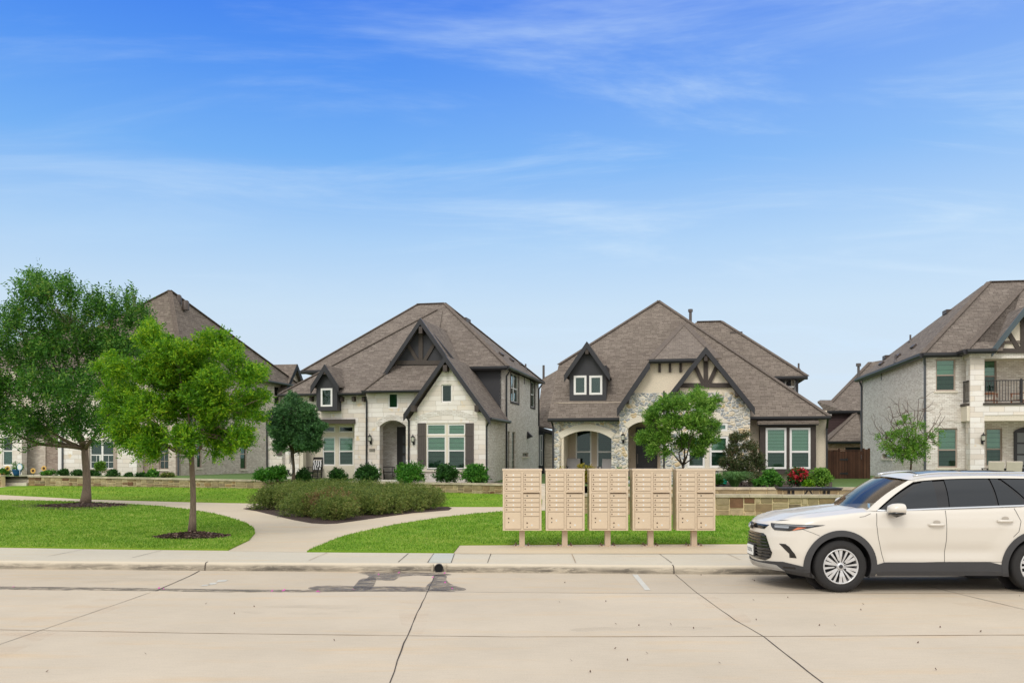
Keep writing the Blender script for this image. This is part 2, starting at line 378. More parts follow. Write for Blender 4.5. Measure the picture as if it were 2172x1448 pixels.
M['leaf4'] = leaf_mat('leaf_mid', [(.1,(54,96,30)),(.42,(92,140,42)),(.7,(126,168,60)),(1,(172,194,98))])
M['leaf5'] = leaf_mat('leaf_dusky', [(.1,(50,58,34)),(.4,(62,82,42)),(.65,(84,92,52)),(.85,(110,80,62)),(1,(130,84,72))], .25)
M['bush'] = leaf_mat('leaf_bush', [(.1,(38,86,26)),(.4,(62,122,34)),(.7,(94,152,50)),(1,(144,186,90))], .3)
M['bush_dk'] = leaf_mat('leaf_bush_dark', [(.1,(28,66,24)),(.45,(46,90,34)),(.75,(72,116,50)),(1,(116,150,84))], .3)
M['hedge'] = leaf_mat('leaf_hedge', [(.1,(62,86,32)),(.35,(92,114,46)),(.58,(118,134,60)),(.82,(142,146,78)),(1,(160,134,92))], .3)
M['hedge_red'] = leaf_mat('leaf_hedge_brown', [(.1,(88,96,44)),(.4,(116,106,58)),(.62,(142,108,74)),(.8,(150,112,84)),(1,(104,122,56))], .3)
M['grasstuft'] = leaf_mat('leaf_blade', [(.1,(60,100,50)),(.5,(92,136,72)),(1,(140,170,100))], .3)
M['rose'] = leaf_mat('rose_petals', [(.1,(150,24,34)),(.5,(186,36,50)),(1,(226,110,120))], .3)
M['yellowleaf'] = leaf_mat('leaf_yellowing', [(.1,(96,110,40)),(.5,(150,142,46)),(.8,(196,160,50)),(1,(200,110,40))], .3)
def bark_mat(name, c):
    m, nt, b = new_mat(name); v = coord(nt, 'Object', (14,14,3)); n = noise(nt, v, 3, 6, .7); c = lin(c)
    r = ramp_node(nt, [(.3, tuple(x*.55 for x in c[:3])+(1,)), (.7, tuple(x*1.15 for x in c[:3])+(1,))], n)
    nt.links.new(r.outputs[0], b.inputs['Base Color']); b.inputs['Roughness'].default_value = .9; bump(nt, b, n, .8, .02); return m
M['bark'] = bark_mat('bark', (132,114,98)); M['bark_dk'] = bark_mat('bark_dark', (86,72,62))
M['twig'] = bark_mat('twig', (96,74,60))
# ------------------------------------------------------------ ground
def gz(Y): return .14 + .008*(Y-17)
def G(px, py, up=0.0):            # pixel -> point on the gently rising lawn plane
    D = 1.986/(.008+(py-HY)/F); return Vector(((px-CX)/F*D, D, gz(D)+up))
def W(px, py, up=0.0):            # pixel -> point on the street
    D = HC*F/(py-HY); return Vector(((px-CX)/F*D, D, up))
def concrete(name, c, stain=.14, streak=True):
    m, nt, b = new_mat(name); v = coord(nt, 'Object'); c = lin(c)
    vs = coord(nt, 'Object', (.35,2.6,1)); vf = coord(nt, 'Object', (2.2,16,1))
    n1 = noise(nt, v, .45, 5, .6); n2 = noise(nt, vs, 1.3, 6, .65); n3 = noise(nt, v, 60, 3, .7); n4 = noise(nt, vf, 2.0, 4, .7)
    r1 = ramp_node(nt, [(.3, tuple(x*(1-stain) for x in c[:3])+(1,)), (.7, c)], n1)
    warm = ramp_node(nt, [(.52, (1,1,1,1)), (.72, (1.05,.96,.84,1))], n2)
    col = mixrgb(nt, 1, r1.outputs[0], warm.outputs[0], 'MULTIPLY')
    sp = ramp_node(nt, [(.25, (.86,.86,.86,1)), (.5, (1,1,1,1)), (.8, (1.06,1.06,1.06,1))], n3)
    col = mixrgb(nt, 1, col, sp.outputs[0], 'MULTIPLY')
    st = ramp_node(nt, [(.3, (.93,.93,.92,1)), (.6, (1,1,1,1))], n4)
    col = mixrgb(nt, 1, col, st.outputs[0], 'MULTIPLY')
    nt.links.new(col, b.inputs['Base Color']); b.inputs['Roughness'].default_value = .88; b.inputs['Specular IOR Level'].default_value = .3
    bump(nt, b, n3, .25, .004); return m
M['street'] = concrete('street_concrete', (200,187,168)); M['lane'] = concrete('parking_concrete', (194,181,162))
M['walk'] = concrete('sidewalk_concrete', (199,191,175), .09); M['path'] = concrete('path_concrete', (204,190,168), .1)
M['pad'] = concrete('pad_concrete', (204,189,164), .08); M['slab'] = concrete('new_slab_concrete', (186,188,182), .05)
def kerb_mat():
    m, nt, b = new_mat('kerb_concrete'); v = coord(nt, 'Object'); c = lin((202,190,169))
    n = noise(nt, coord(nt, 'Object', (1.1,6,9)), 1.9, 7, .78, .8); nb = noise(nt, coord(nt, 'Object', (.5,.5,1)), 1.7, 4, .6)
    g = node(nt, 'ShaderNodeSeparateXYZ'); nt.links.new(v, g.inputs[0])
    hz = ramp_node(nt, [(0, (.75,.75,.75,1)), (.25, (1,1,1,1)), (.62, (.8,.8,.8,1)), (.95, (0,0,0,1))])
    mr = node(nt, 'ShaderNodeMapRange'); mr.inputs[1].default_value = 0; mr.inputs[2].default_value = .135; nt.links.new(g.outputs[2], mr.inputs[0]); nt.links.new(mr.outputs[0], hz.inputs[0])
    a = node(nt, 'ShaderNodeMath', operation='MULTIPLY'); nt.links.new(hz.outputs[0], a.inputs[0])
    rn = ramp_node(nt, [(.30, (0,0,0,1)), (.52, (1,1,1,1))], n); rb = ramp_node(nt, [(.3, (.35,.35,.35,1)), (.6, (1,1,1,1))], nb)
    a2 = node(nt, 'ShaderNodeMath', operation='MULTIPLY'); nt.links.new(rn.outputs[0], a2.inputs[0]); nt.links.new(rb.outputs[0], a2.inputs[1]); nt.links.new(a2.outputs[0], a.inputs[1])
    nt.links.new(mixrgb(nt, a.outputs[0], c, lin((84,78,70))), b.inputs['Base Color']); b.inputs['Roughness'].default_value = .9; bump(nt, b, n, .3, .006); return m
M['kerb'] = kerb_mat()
def grass_mat(name, k=1.0):
    m, nt, b = new_mat(name); v = coord(nt, 'Object'); n1 = noise(nt, v, .35, 4, .6); n2 = noise(nt, v, 55, 4, .75); n3 = noise(nt, coord(nt, 'Object', (.4,1,1)), 1.8, 5, .6)
    r = ramp_node(nt, [(.25, lin((88,124,26))), (.5, lin((112,148,38))), (.75, lin((136,168,60)))], n2)
    p = ramp_node(nt, [(.32, (.80,.92,.72,1)), (.5, (1,1,1,1)), (.64, (1.28,1.08,1.5,1)), (.75, (1.45,1.12,1.9,1))], n1)
    q = ramp_node(nt, [(.35, (.9,.93,.9,1)), (.65, (1.08,1.04,1.05,1))], n3)
    col = mixrgb(nt, 1, r.outputs[0], p.outputs[0], 'MULTIPLY'); col = mixrgb(nt, 1, col, q.outputs[0], 'MULTIPLY')
    nt.links.new(col, b.inputs['Base Color']); b.inputs['Roughness'].default_value = .9; b.inputs['Specular IOR Level'].default_value = .1; bump(nt, b, n2, .7, .02); return m
M['grass'] = grass_mat('lawn_grass')
M['grass_dull'] = flat('terrace_grass', (86,112,52), .95, var=.25, scale=6)
M['bounce'] = flat('bounce_sheet_pale', (206,200,190), .95, var=.2, scale=12)  # pale neutral colour for the added light-bounce sheets between the houses
M['blade'] = leaf_mat('grass_blades', [(.1,(78,118,22)),(.36,(102,146,34)),(.58,(132,168,56)),(.82,(168,184,88)),(1,(196,198,120))], .3)
def mulch_mat():
    m, nt, b = new_mat('mulch'); v = coord(nt, 'Object'); n = noise(nt, v, 26, 5, .75)
    r = ramp_node(nt, [(.3, lin((40,29,25))), (.55, lin((72,54,46))), (.8, lin((124,102,90)))], n)
    nt.links.new(r.outputs[0], b.inputs['Base Color']); b.inputs['Roughness'].default_value = .95; bump(nt, b, n, 1, .04); return m
M['mulch'] = mulch_mat()
M['chip'] = island_mat('mulch_chips', [(0,(44,31,26)),(.5,(70,52,44)),(.85,(104,84,72)),(1,(150,130,116))], nv=.1)
def sheet(name, pts, mat, thick=0, kind='structure', zf=None):
    pts = [Vector(p) for p in pts]
    tri = tessellate_polygon([[Vector((p.x,p.y,0)) for p in pts]])
    b = MB(); n = len(pts); b.add(pts, [tuple(t) for t in tri])
    if thick:
        b.add(pts+[p-Vector((0,0,thick)) for p in pts], [(i,(i+1)%n,n+(i+1)%n,n+i) for i in range(n)])
    me_o = b.build(name, mat, fix=False)
    for p in me_o.data.polygons:
        pass
    bm = bmesh.new(); bm.from_mesh(me_o.data)
    bmesh.ops.remove_doubles(bm, verts=bm.verts, dist=1e-5)
    for f in bm.faces:
        if abs(f.normal.z) > .5 and f.normal.z < 0: f.normal_flip()
    bm.to_mesh(me_o.data); bm.free()
    return tag(me_o, kind=kind)
def smooth_poly(pts, it=2):
    for _ in range(it):
        q = []
        for i in range(len(pts)):
            a, b = pts[i], pts[(i+1)%len(pts)]; q += [a*.75+b*.25, a*.25+b*.75]
        pts = q
    return pts
# kerb line
KL = [(-60,19.5),(-30,17.3),(-16,16.4),(-9.1,15.97),(-4.5,15.68),(0,15.45),(2.75,15.27),(5,15.2),(9,15.15),(30,15.0),(60,14.8)]
def kl(X):
    for (x0,y0),(x1,y1) in zip(KL, KL[1:]):
        if x0 <= X <= x1: return y0+(y1-y0)*(X-x0)/(x1-x0)
    return KL[-1][1]
# street and parking lane
LJ = [(-60,16.9),(-22,14.5),(-8,13.72),(-4,13.45),(-1.2,13.26),(1.5,13.12),(10,13.1),(60,13.0)]
sheet('street', [(-60,-40,0),(60,-40,0)]+[(x,y,0) for x,y in LJ[::-1]], M['street'])
sheet('parking_lane', [(x,y,0) for x,y in LJ]+[(x,y+.02,0) for x,y in KL[::-1]], M['lane'])
# kerb
b = MB(); prof = [(0,-.02),(.0,.03),(.012,.085),(.035,.118),(.07,.132),(.15,.136)]
xs = [-60+i*.5 for i in range(241)]; vs = []; fs = []
for x in xs:
    for o, z in prof: vs.append((x, kl(x)+o+.008*mnoise.noise(Vector((x*2.3,o*9,3))), z+.003*mnoise.noise(Vector((x*3.1,z*9,0)))))
m_ = len(prof)
for i in range(len(xs)-1):
    for j in range(m_-1): fs.append((i*m_+j, (i+1)*m_+j, (i+1)*m_+j+1, i*m_+j+1))
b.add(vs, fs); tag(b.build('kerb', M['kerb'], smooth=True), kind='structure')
# path sheet under the lawns, sidewalk, mailbox pad
def on(x, y, up=0): return Vector((x, y, gz(y)+up))
sheet('path', [on(x, kl(x)+.14) for x in (-60,-30,-16,-9,-4,0,3,5,9,30,60)]+[on(60,60),on(-60,60)], M['path'])
sw = [G(-1500,1150),G(-400,1157),G(0,1160),G(230,1164),G(484,1167),G(651,1170),G(962,1172),G(1300,1173.5),G(1600,1173.5),G(2400,1173),G(3600,1172)]
tag(sheet('sidewalk', [on(p.x, kl(p.x)+.15, .004) for p in sw]+[p+Vector((0,0,.004)) for p in sw[::-1]], M['walk']))
sheet('mailbox_pad', [G(962,1173,.008),G(975,1156,.008),G(1300,1154,.008),G(1700,1153,.008),G(2500,1152,.008),G(2500,1173,.008),G(1600,1173.3,.008)], M['pad'])
sheet('replaced_sidewalk_slab', [G(907,1192,.008),G(957,1192.5,.008),G(964,1173,.008),G(920,1172.6,.008)], M['slab'])
# lawns
LA = [G(-1500,1150),G(-400,1157),G(0,1160),G(230,1163.5),G(484,1166)]+[G(x,y) for x,y in ((500,1158),(528,1145),(541,1130),(537,1119),(518,1108),(490,1099),(455,1090),(402,1081),(350,1075),(296,1071),(225,1067),(129,1063),(0,1061),(-400,1056),(-1500,1046))]
LB = [G(651,1169.5),G(800,1170.6),G(962,1171.5),G(975,1155.5),G(1300,1153.5),G(1700,1152.5),G(2500,1151),G(2500,1082)]+[G(x,y) for x,y in ((2100,1092),(1600,1095),(1300,1092),(1210,1090),(1150,1083.5),(1064,1085),(1017,1089),(950,1096),(901,1103),(850,1111),(798,1121),(755,1131),(720,1140),(680,1157))]
LC = [G(x,y) for x,y in ((-1500,1040),(0,1048.5),(90,1053),(180,1058),(402,1064),(560,1067),(760,1071),(940,1074),(1066,1074),(1148,1075),(1150,1060),(1100,1046),(1060,1043),(820,1038),(600,1034),(430,1032),(300,1030),(60,1027),(0,1034),(-1500,1022))]
for nm, poly in (('front_lawn', LA), ('mailbox_lawn', LB), ('upper_lawn', LC)):
    sheet(nm, [p+Vector((0,0,.03)) for p in poly], M['grass'], .06)
def in_poly(x, y, poly):
    c = np.zeros(len(x), bool); n = len(poly)
    for i in range(n):
        x0,y0 = poly[i]; x1,y1 = poly[i-1]
        t = ((y0 > y) != (y1 > y)) & (x < (x1-x0)*(y-y0)/((y1-y0)+1e-12)+x0); c ^= t
    return c
rng = np.random.default_rng(3)
holes = []
def blades(poly, n, near):
    ax = np.array([(p.x,p.y) for p in poly]); lo = ax.min(0); hi = ax.max(0)
    lo = np.maximum(lo, (-24, 10)); hi = np.minimum(hi, (24, 60))
    X = []; 
    while sum(len(a) for a in X) < n:
        x = rng.uniform(lo[0], hi[0], n); y = rng.uniform(lo[1], hi[1], n)
        k = in_poly(x, y, [(p.x,p.y) for p in poly]) & (np.abs(x) < y*.62+.5) & (rng.random(n) < np.minimum(1, (near/y)**1.4))
        for hx,hy,rx_,ry_ in holes: k &= ((x-hx)/rx_)**2+((y-hy)/ry_)**2 > 1
        X.append(np.stack([x[k],y[k]],1))
    return np.concatenate(X)[:n]
def mulch_ring(px, py, rx, ry, nm='mulch_ring'):
    c = G(px, py); b = MB(); n = 40; vs = [(c.x,c.y,c.z+.13)]
    for k, (rr, h) in enumerate(((.3,.11),(.62,.075),(.86,.045),(1,.02))):
        for j in range(n):
            t = 2*math.pi*j/n; q = rr*(1+.1*mnoise.noise(Vector((math.cos(t)*1.7,math.sin(t)*1.7,px))))
            vs.append((c.x+rx*q*math.cos(t), c.y+ry*q*math.sin(t), c.z+h+.012*random.random()+.008*ry*q*math.sin(t)))
    fs = [(0,1+j,1+(j+1)%n) for j in range(n)]+[(1+k*n+j,1+(k+1)*n+j,1+(k+1)*n+(j+1)%n,1+k*n+(j+1)%n) for k in range(3) for j in range(n)]
    b.add(vs, fs); tag(b.build(nm, M['mulch'], smooth=True), kind='structure'); holes.append((c.x,c.y,rx*.97,ry*.97))
    n = 1500; t = rng.uniform(0, 2*math.pi, n); r = np.sqrt(rng.random(n))*1.06
    ctr = np.stack([c.x+rx*r*np.cos(t), c.y+ry*r*np.sin(t), c.z+.03+.11*(1-r)**.8*np.ones(n)],1)
    a = rng.normal(size=(n,3))*(.035,.035,.012); bb = rng.normal(size=(n,3))*(.012,.012,.006)
    v = np.stack([ctr-a-bb, ctr+a-bb, ctr+a+bb, ctr-a+bb],1).reshape(-1,3)
    tag(fast_mesh('mulch_chips', v, np.arange(4*n).reshape(-1,4), M['chip']), kind='stuff')
mulch_ring(408, 1139, .85, .62); mulch_ring(176, 1073, 1.6, 1.25)
sheet('bare_soil', [G(x,y,.036) for x,y in ((20,1072),(70,1069),(140,1071),(300,1072),(290,1074),(225,1079),(150,1083),(90,1080),(40,1076))], M['mulch'])
pts = np.concatenate([blades(LA, 52000, 17), blades(LB, 62000, 17), blades(LC, 14000, 30)])
n = len(pts); h = rng.uniform(.02,.05,n)*(1+.25*(pts[:,1]/20-1)); wd = rng.uniform(.006,.012,n)*(pts[:,1]/17); an = rng.uniform(0, math.pi, n)
base = np.stack([pts[:,0], pts[:,1], .14+.008*(pts[:,1]-17)+.028],1)
dx = np.stack([np.cos(an)*wd, np.sin(an)*wd, np.zeros(n)],1); tip = base+np.stack([rng.normal(0,.018,n), rng.normal(0,.018,n), h],1)
fast_mesh('grass', np.stack([base-dx, base+dx, tip],1).reshape(-1,3), np.arange(3*n).reshape(-1,3), M['blade'])['kind'] = 'stuff'
# hedge bed
HB = [G(x,y,.012) for x,y in ((516,1078),(545,1083),(590,1094),(625,1102),(661,1108.5),(690,1110),(715,1109),(787,1099),(875,1087),(952,1081),(958,1077),(940,1070),(800,1058),(640,1052),(575,1060),(556,1070))]
sheet('hedge_bed', HB, M['mulch'], .02)
# joints: thin dark sealed gaps
def ribbon(b, pts, wd, jit=.0, up=.004):
    P_ = []
    for a, c in zip(pts, pts[1:]):
        n = max(1, int((c-a).length/.35))
        for i in range(n): P_.append(a.lerp(c, i/n))
    P_.append(pts[-1]); vs = []
    for i, p in enumerate(P_):
        d = (P_[min(i+1,len(P_)-1)]-P_[max(i-1,0)]); d.z = 0; d.normalize(); s = Vector((-d.y,d.x,0)); o = s*random.uniform(-jit,jit); ww = wd*random.uniform(.6,1.3)/2
        vs += [p+o+s*ww+Vector((0,0,up)), p+o-s*ww+Vector((0,0,up))]
    b.add(vs, [(2*i,2*i+1,2*i+3,2*i+2) for i in range(len(P_)-1)])
M['joint'] = flat('joint_dark', (64,56,50), .9, var=.3); M['joint_soft'] = flat('joint_faint', (150,128,102), .9, var=.2)
b = MB()
ribbon(b, [W(827,1448),W(850,1380),W(880,1310),W(905,1258),W(921,1222)], .012, .006)
ribbon(b, [W(1433,1218.5),W(1480,1258),W(1560,1315),W(1620,1350),W(1745,1448),W(1900,1570)], .012, .006)
ribbon(b, [W(330,1253),W(400,1222),W(424,1210)], .02, .006)
tag(b.build('road_joint', M['joint']), kind='structure')
b = MB()
ribbon(b, [Vector((x,y,0)) for x,y in LJ[1:-1]], .010, .004)
ribbon(b, [W(-900,1440),W(0,1366),W(160,1311),W(320,1256)], .008, .004)
ribbon(b, [W(1950,1238),W(2030,1258),W(2172,1292)], .01)
tag(b.build('road_joint', M['timber']), kind='structure')
b = MB(); ribbon(b, [W(-700,1325),W(0,1335),W(400,1342),W(1086,1350),W(1600,1349),W(2172,1346),W(2900,1345)], .016, .004)
tag(b.build('road_joint', M['joint_soft']), kind='structure')
b = MB()
for q in (((178,1164),(102,1179)),((345,1166),(280,1182)),((866,1173),(845,1191)),((920,1173),(907,1192)),((964,1173),(957,1192)),((1041,1174),(1034,1193))):
    ribbon(b, [G(*q[0]),G(*q[1])], .012, .002, .013)
ribbon(b, [G(1399,1174),G(1413,1184),G(1425,1193)], .01, .002, .013)
tag(b.build('sidewalk_joint', M['joint']), kind='structure')
b = MB()
for q in (((695,1171),(655,1188)),((1213,1174),(1221,1193)),((1543,1174),(1570,1186)),((484,1167.5),(651,1170.5)),((976,1174.2),(1600,1174.5))):
    ribbon(b, [G(*q[0]),G(*q[1])], .012, .002, .0145)
tag(b.build('sidewalk_joint', M['joint_soft']), kind='structure')
b = MB()
for px in (428, 1431):
    p = W(px, 1212 if px < 1000 else 1218)
    pr = [(-.004,.0),(-.004,.03),(.008,.085),(.031,.121),(.066,.136),(.152,.1405)]
    vs = []
    for o, z in pr:
        y = kl(p.x)+o-.004; vs += [(p.x-.008,y,z+.003),(p.x+.008,y,z+.003)]
    b.add(vs, [(2*i,2*i+1,2*i+3,2*i+2) for i in range(5)])
tag(b.build('kerb_joint', M['joint']), kind='structure')
# faded white parking line and paint smears
M['paint'] = flat('old_white_paint', (192,190,182), .85, var=.12)
b = MB()
b.add([W(1341,1218,.004),W(1352,1218,.004),W(1380,1251,.004),W(1368,1251,.004)], [(0,1,2,3)])
tag(b.build('parking_line', M['paint']), kind='structure')
# wet stains by the drain outlet
def stain_mat(name, c, rough, thr):
    m, nt, b = new_mat(name); b.inputs['Base Color'].default_value = lin(c); b.inputs['Roughness'].default_value = rough
    n = noise(nt, coord(nt, 'Object', (1,3,1)), 3.4, 7, .75, .9); r = ramp_node(nt, [(thr-.03, (0,0,0,1)), (thr+.2, (.85,.85,.85,1))], n)
    nt.links.new(r.outputs[0], b.inputs['Alpha']); return m
M['wet'] = stain_mat('wet_stain', (92,84,76), .5, .40); M['wet2'] = stain_mat('gutter_stain', (98,92,84), .7, .42)
M['puddle'] = stain_mat('faint_tyre_dirt', (150,132,112), .8, .5)
def st(pts, mat, up): return sheet('water_stain', smooth_poly([W(x,y,up) for x,y in pts], 2), mat)
st(((745,1213),(840,1212.5),(925,1214),(965,1218),(940,1221),(850,1220),(835,1233),(800,1229),(765,1232),(790,1220)), M['wet'], .005)
st(((765,1226),(800,1223),(795,1240),(785,1252),(745,1250),(755,1238)), M['wet'], .006)
st(((918,1218),(950,1219),(945,1230),(960,1241),(998,1250),(960,1255),(900,1252),(905,1240),(922,1228)), M['wet'], .005)
st(((640,1248),(690,1240),(770,1244),(850,1243),(930,1247),(960,1253),(850,1254),(700,1254)), M['wet'], .007)
st(((-200,1240),(0,1243.5),(250,1246),(500,1250),(770,1251),(770,1254.5),(500,1256),(250,1252),(0,1250.5),(-200,1247)), M['wet2'], .006)
b = MB()
for x0_, y0_, x1_, y1_ in ((425,1243,440,1239),(441,1240,456,1235),(458,1234,478,1229),(405,1250,422,1248)):
    b.add([W(x0_,y0_,.004),W(x1_,y0_-1.2,.004),W(x1_+6,y1_,.004),W(x0_+5,y1_+.8,.004)], [(0,1,2,3)])
tag(b.build('paint_smear', M['paint']), kind='structure')
def soft_stain(name, c, thr, mx_):
    m, nt, b = new_mat(name); b.inputs['Base Color'].default_value = lin(c); b.inputs['Roughness'].default_value = .9
    n = noise(nt, coord(nt, 'Object', (.8,2.2,1)), 1.1, 6, .6, .4); r = ramp_node(nt, [(thr, (0,0,0,1)), (thr+.3, (mx_,mx_,mx_,1))], n); nt.links.new(r.outputs[0], b.inputs['Alpha']); return m
M['rust'] = soft_stain('rust_stain', (206,160,116), .46, .10); M['grime'] = soft_stain('grime_stain', (150,138,122), .46, .14)
for q in (((-100,1420),(0,1330),(120,1290),(250,1260),(340,1256),(330,1264),(230,1296),(120,1340),(0,1400)), ((850,1262),(900,1260),(915,1270),(905,1330),(890,1350),(850,1330),(845,1290)), ((1470,1262),(1520,1262),(1580,1300),(1600,1320),(1560,1322),(1500,1290)), ((1900,1250),(2100,1258),(2200,1300),(2100,1296),(1960,1266)), ((0,1335),(160,1330),(420,1345),(300,1352),(0,1350))):
    sheet('rust_stain', smooth_poly([W(x,y,.0025) for x,y in q], 2), M['rust'])
for q in (((1560,1225),(2172,1228),(2400,1240),(2172,1252),(1700,1254),(1560,1245)), ((100,1225),(420,1226),(420,1240),(100,1236)), ((500,1285),(800,1280),(820,1300),(520,1306)), ((1200,1330),(1500,1326),(1520,1336),(1220,1342))):
    sheet('grime_stain', smooth_poly([W(x,y,.003) for x,y in q], 2), M['grime'])
# storm drain outlet in the kerb
c = W(930,1214); y0 = kl(c.x)
e = empty('drain_outlet', (c.x, y0, 0)); tag(e, 'round black drain pipe opening in the kerb above the wet stain', 'drain')
b = MB(); MR = Matrix.Rotation(R(90), 4, 'X'); b.lathe([(.066,-.06),(.066,.02),(.078,.02),(.078,-.06)], 20, Matrix.Translation((0,0,.068)) @ MR)
b.build('pipe', M['black'], e, smooth=True)
b = MB(); b.lathe([(.0,0),(.066,0)], 20, Matrix.Translation((0,-.012,.068)) @ MR); b.build('opening', flat('drain_hole', (8,8,8), .9), e)
b = MB()
for s_ in (-1,1): b.box((s_*.115-.02,-.02,-.004),(s_*.115+.02,.1,.14))
build_each(b, 'concrete_cheek', M['kerb'], e)
# litter: petals and dry leaves
def litter(name, spots, mat, sz, label):
    vs = []; 
    for x, y in spots:
        p = W(x, y, .012); a = random.uniform(0,3.14); u = Vector((math.cos(a),math.sin(a),.25))*sz; w_ = Vector((-math.sin(a),math.cos(a),.5))*sz*.6
        vs += [p-u,p-w_,p+u+Vector((0,0,.01)),p+w_]
    v = np.array([tuple(q) for q in vs]); o = fast_mesh(name, v, np.arange(len(vs)).reshape(-1,4), mat); tag(o, label, name, kind='stuff')
M['petal'] = flat('petal_pink', (196,70,160), .6); M['dryleaf'] = flat('dry_leaf', (84,62,48), .8)
litter('petals', [(29,1245),(337,1248),(347,1250),(577,1254),(603,1252),(673,1255),(750,1251),(803,1219),(846,1215),(918,1225),(944,1236),(959,1249),(677,1256),(943,1216),(600,1253.5)], M['petal'], .022, 'small pink petals fallen along the wet gutter line')
lf = [(1187,1278),(1285,1276),(1198,1236),(1487,1220),(1306,1324),(1355,1327),(1423,1325),(1471,1333),(1604,1315),(1598,1273),(1831,1282),(1826,1294),(1738,1327),(1771,1327),(1994,1331),(1305,1376),(1372,1386),(1331,1401),(1212,1402),(1252,1426),(1526,1407),(1985,1421),(1947,1364),(437,1281),(539,1287),(709,1359),(309,1388),(100,1425),(1597,1230),(1671,1268),(2163,1265),(2080,1340),(1600,1232),(497,1302)]
litter('dry_leaves', lf, M['dryleaf'], .015, 'dry brown leaf scraps scattered on the road')
M['paint'].name = 'old_white_paint'
# upper terraces behind the retaining walls
def zt(X): return float(np.interp(X, [-60,-26,-10,0,7,60], [1.05,.965,.765,.765,.9,.9]))
# ------------------------------------------------------------ vegetation
def leaves(centers, dirs, size, aspect=.45, droop=.0, rs=.9):
    """one rhombic leaf per centre; dirs biases the axis"""
    n = len(centers); a = dirs+rng.normal(size=(n,3))*rs; a[:,2] -= droop
    a /= np.linalg.norm(a, axis=1, keepdims=True)+1e-9
    r = rng.normal(size=(n,3)); b = np.cross(a, r); b /= np.linalg.norm(b, axis=1, keepdims=True)+1e-9
    s = (size*rng.uniform(.65,1.35,n))[:,None]
    v = np.stack([centers-a*s*.5, centers+b*s*aspect*.5, centers+a*s*.5, centers-b*s*aspect*.5],1)
    return v.reshape(-1,3)
def sprays(lobes, n_sprays, per, spray_len, size, base, up=.35, aspect=.35, spread=.25, shell=.55, pinnate=True):
    """lobes: array (cx,cy,cz,r); leaves sit along outward-pointing twigs"""
    lob = np.array(lobes, float); wgt = lob[:,3]**2.0; wgt /= wgt.sum()
    k = rng.choice(len(lob), n_sprays, p=wgt); c = lob[k,:3]; r = lob[k,3]
    d = rng.normal(size=(n_sprays,3)); d /= np.linalg.norm(d, axis=1, keepdims=True)
    rad = (shell+(1-shell)*rng.random(n_sprays)**.6)*r
    p0 = c+d*rad[:,None]*np.array([1,1,.85])
    o = p0-np.array(base); o /= np.linalg.norm(o, axis=1, keepdims=True)+1e-9
    dr = d*.7+o*.6+np.array([0,0,up])+rng.normal(size=(n_sprays,3))*spread; dr /= np.linalg.norm(dr, axis=1, keepdims=True)
    t = np.tile(np.linspace(0,1,per), n_sprays)
    D = np.repeat(dr, per, 0); Lp = spray_len*rng.uniform(.5,1.3,n_sprays)
    cen = np.repeat(p0, per, 0)+D*(t*np.repeat(Lp,per))[:,None]
    side = np.cross(D, np.repeat(rng.normal(size=(n_sprays,3)), per, 0)); side /= np.linalg.norm(side, axis=1, keepdims=True)+1e-9
    sg = np.where(np.arange(len(cen))%2==0, 1, -1)[:,None]
    cen = cen+side*sg*size*.45; cen[:,2] -= t*t*np.repeat(Lp,per)*.22
    return cen, (D*.6+side*sg*1.0)
def foliage(name, parent, lobes, base, mat, n_sprays, per, spray_len, size, **kw):
    rs = kw.pop('rs', .45); droop = kw.pop('droop', .15); asp = kw.pop('aspect', .38)
    cen, dr = sprays(lobes, n_sprays, per, spray_len, size, base, **kw)
    v = leaves(cen, dr, size, asp, droop, rs)
    off = np.array(parent.matrix_world.translation if False else parent.location); v = v-off
    return fast_mesh(name, v, np.arange(len(v)).reshape(-1,4), mat, parent)
def branchy(b, p0, p1, r0, r1, wob=.12, n=5, seed=0, sides=7):
    p0 = Vector(p0); p1 = Vector(p1); L_ = (p1-p0).length; pts = []; rr = []
    for i in range(n+1):
        t = i/n; p = p0.lerp(p1, t)
        o = Vector((mnoise.noise(Vector((t*2.3,seed,1))), mnoise.noise(Vector((t*2.3,seed,7))), mnoise.noise(Vector((t*2.3,seed,13)))*.6))*wob*L_*math.sin(math.pi*min(1,t*1.0))
        p = p+o+Vector((0,0,-.10*L_*math.sin(math.pi*t)*(1 if p1.z > p0.z else 0)))
        pts.append(p); rr.append(r0+(r1-r0)*t**.8)
    b.tube(pts, rr, sides); return pts
def crown_lobes(pxs, Y, ccx, depth, copies=2, k=1.0, puffs=0):
    out = []
    for (x, y, r) in pxs:
        rr = r/F*Y
        halfw = depth
        for c in range(copies):
            q = P(x, y, Y); fx = abs(x-ccx[0])/ccx[1]; fy = abs(y-ccx[2])/ccx[3]
            room = halfw*math.sqrt(max(.05, 1-min(1, fx*fx*.8+fy*fy*.6)))
            dy = random.uniform(-room, room) if c else random.uniform(-room, -room*.2)
            s = (Y+dy)/Y
            c0 = (q.x*s, Y+dy, HC+(q.z-HC)*s, rr*k*random.uniform(.85,1.1))
            if puffs:
                out.append((c0[0], c0[1], c0[2], c0[3]*.62))
                for _ in range(puffs):
                    d_ = Vector((random.gauss(0,1), random.gauss(0,1), random.gauss(.25,.9))).normalized()*c0[3]*random.uniform(.45,.85)
                    out.append((c0[0]+d_.x, c0[1]+d_.y, c0[2]+d_.z, c0[3]*random.uniform(.24,.46)))
            else: out.append(c0)
    return out
def lower(l, dy): return [(x, y+dy*max(0, min(1, (900-y)/200)), r) for x, y, r in l]
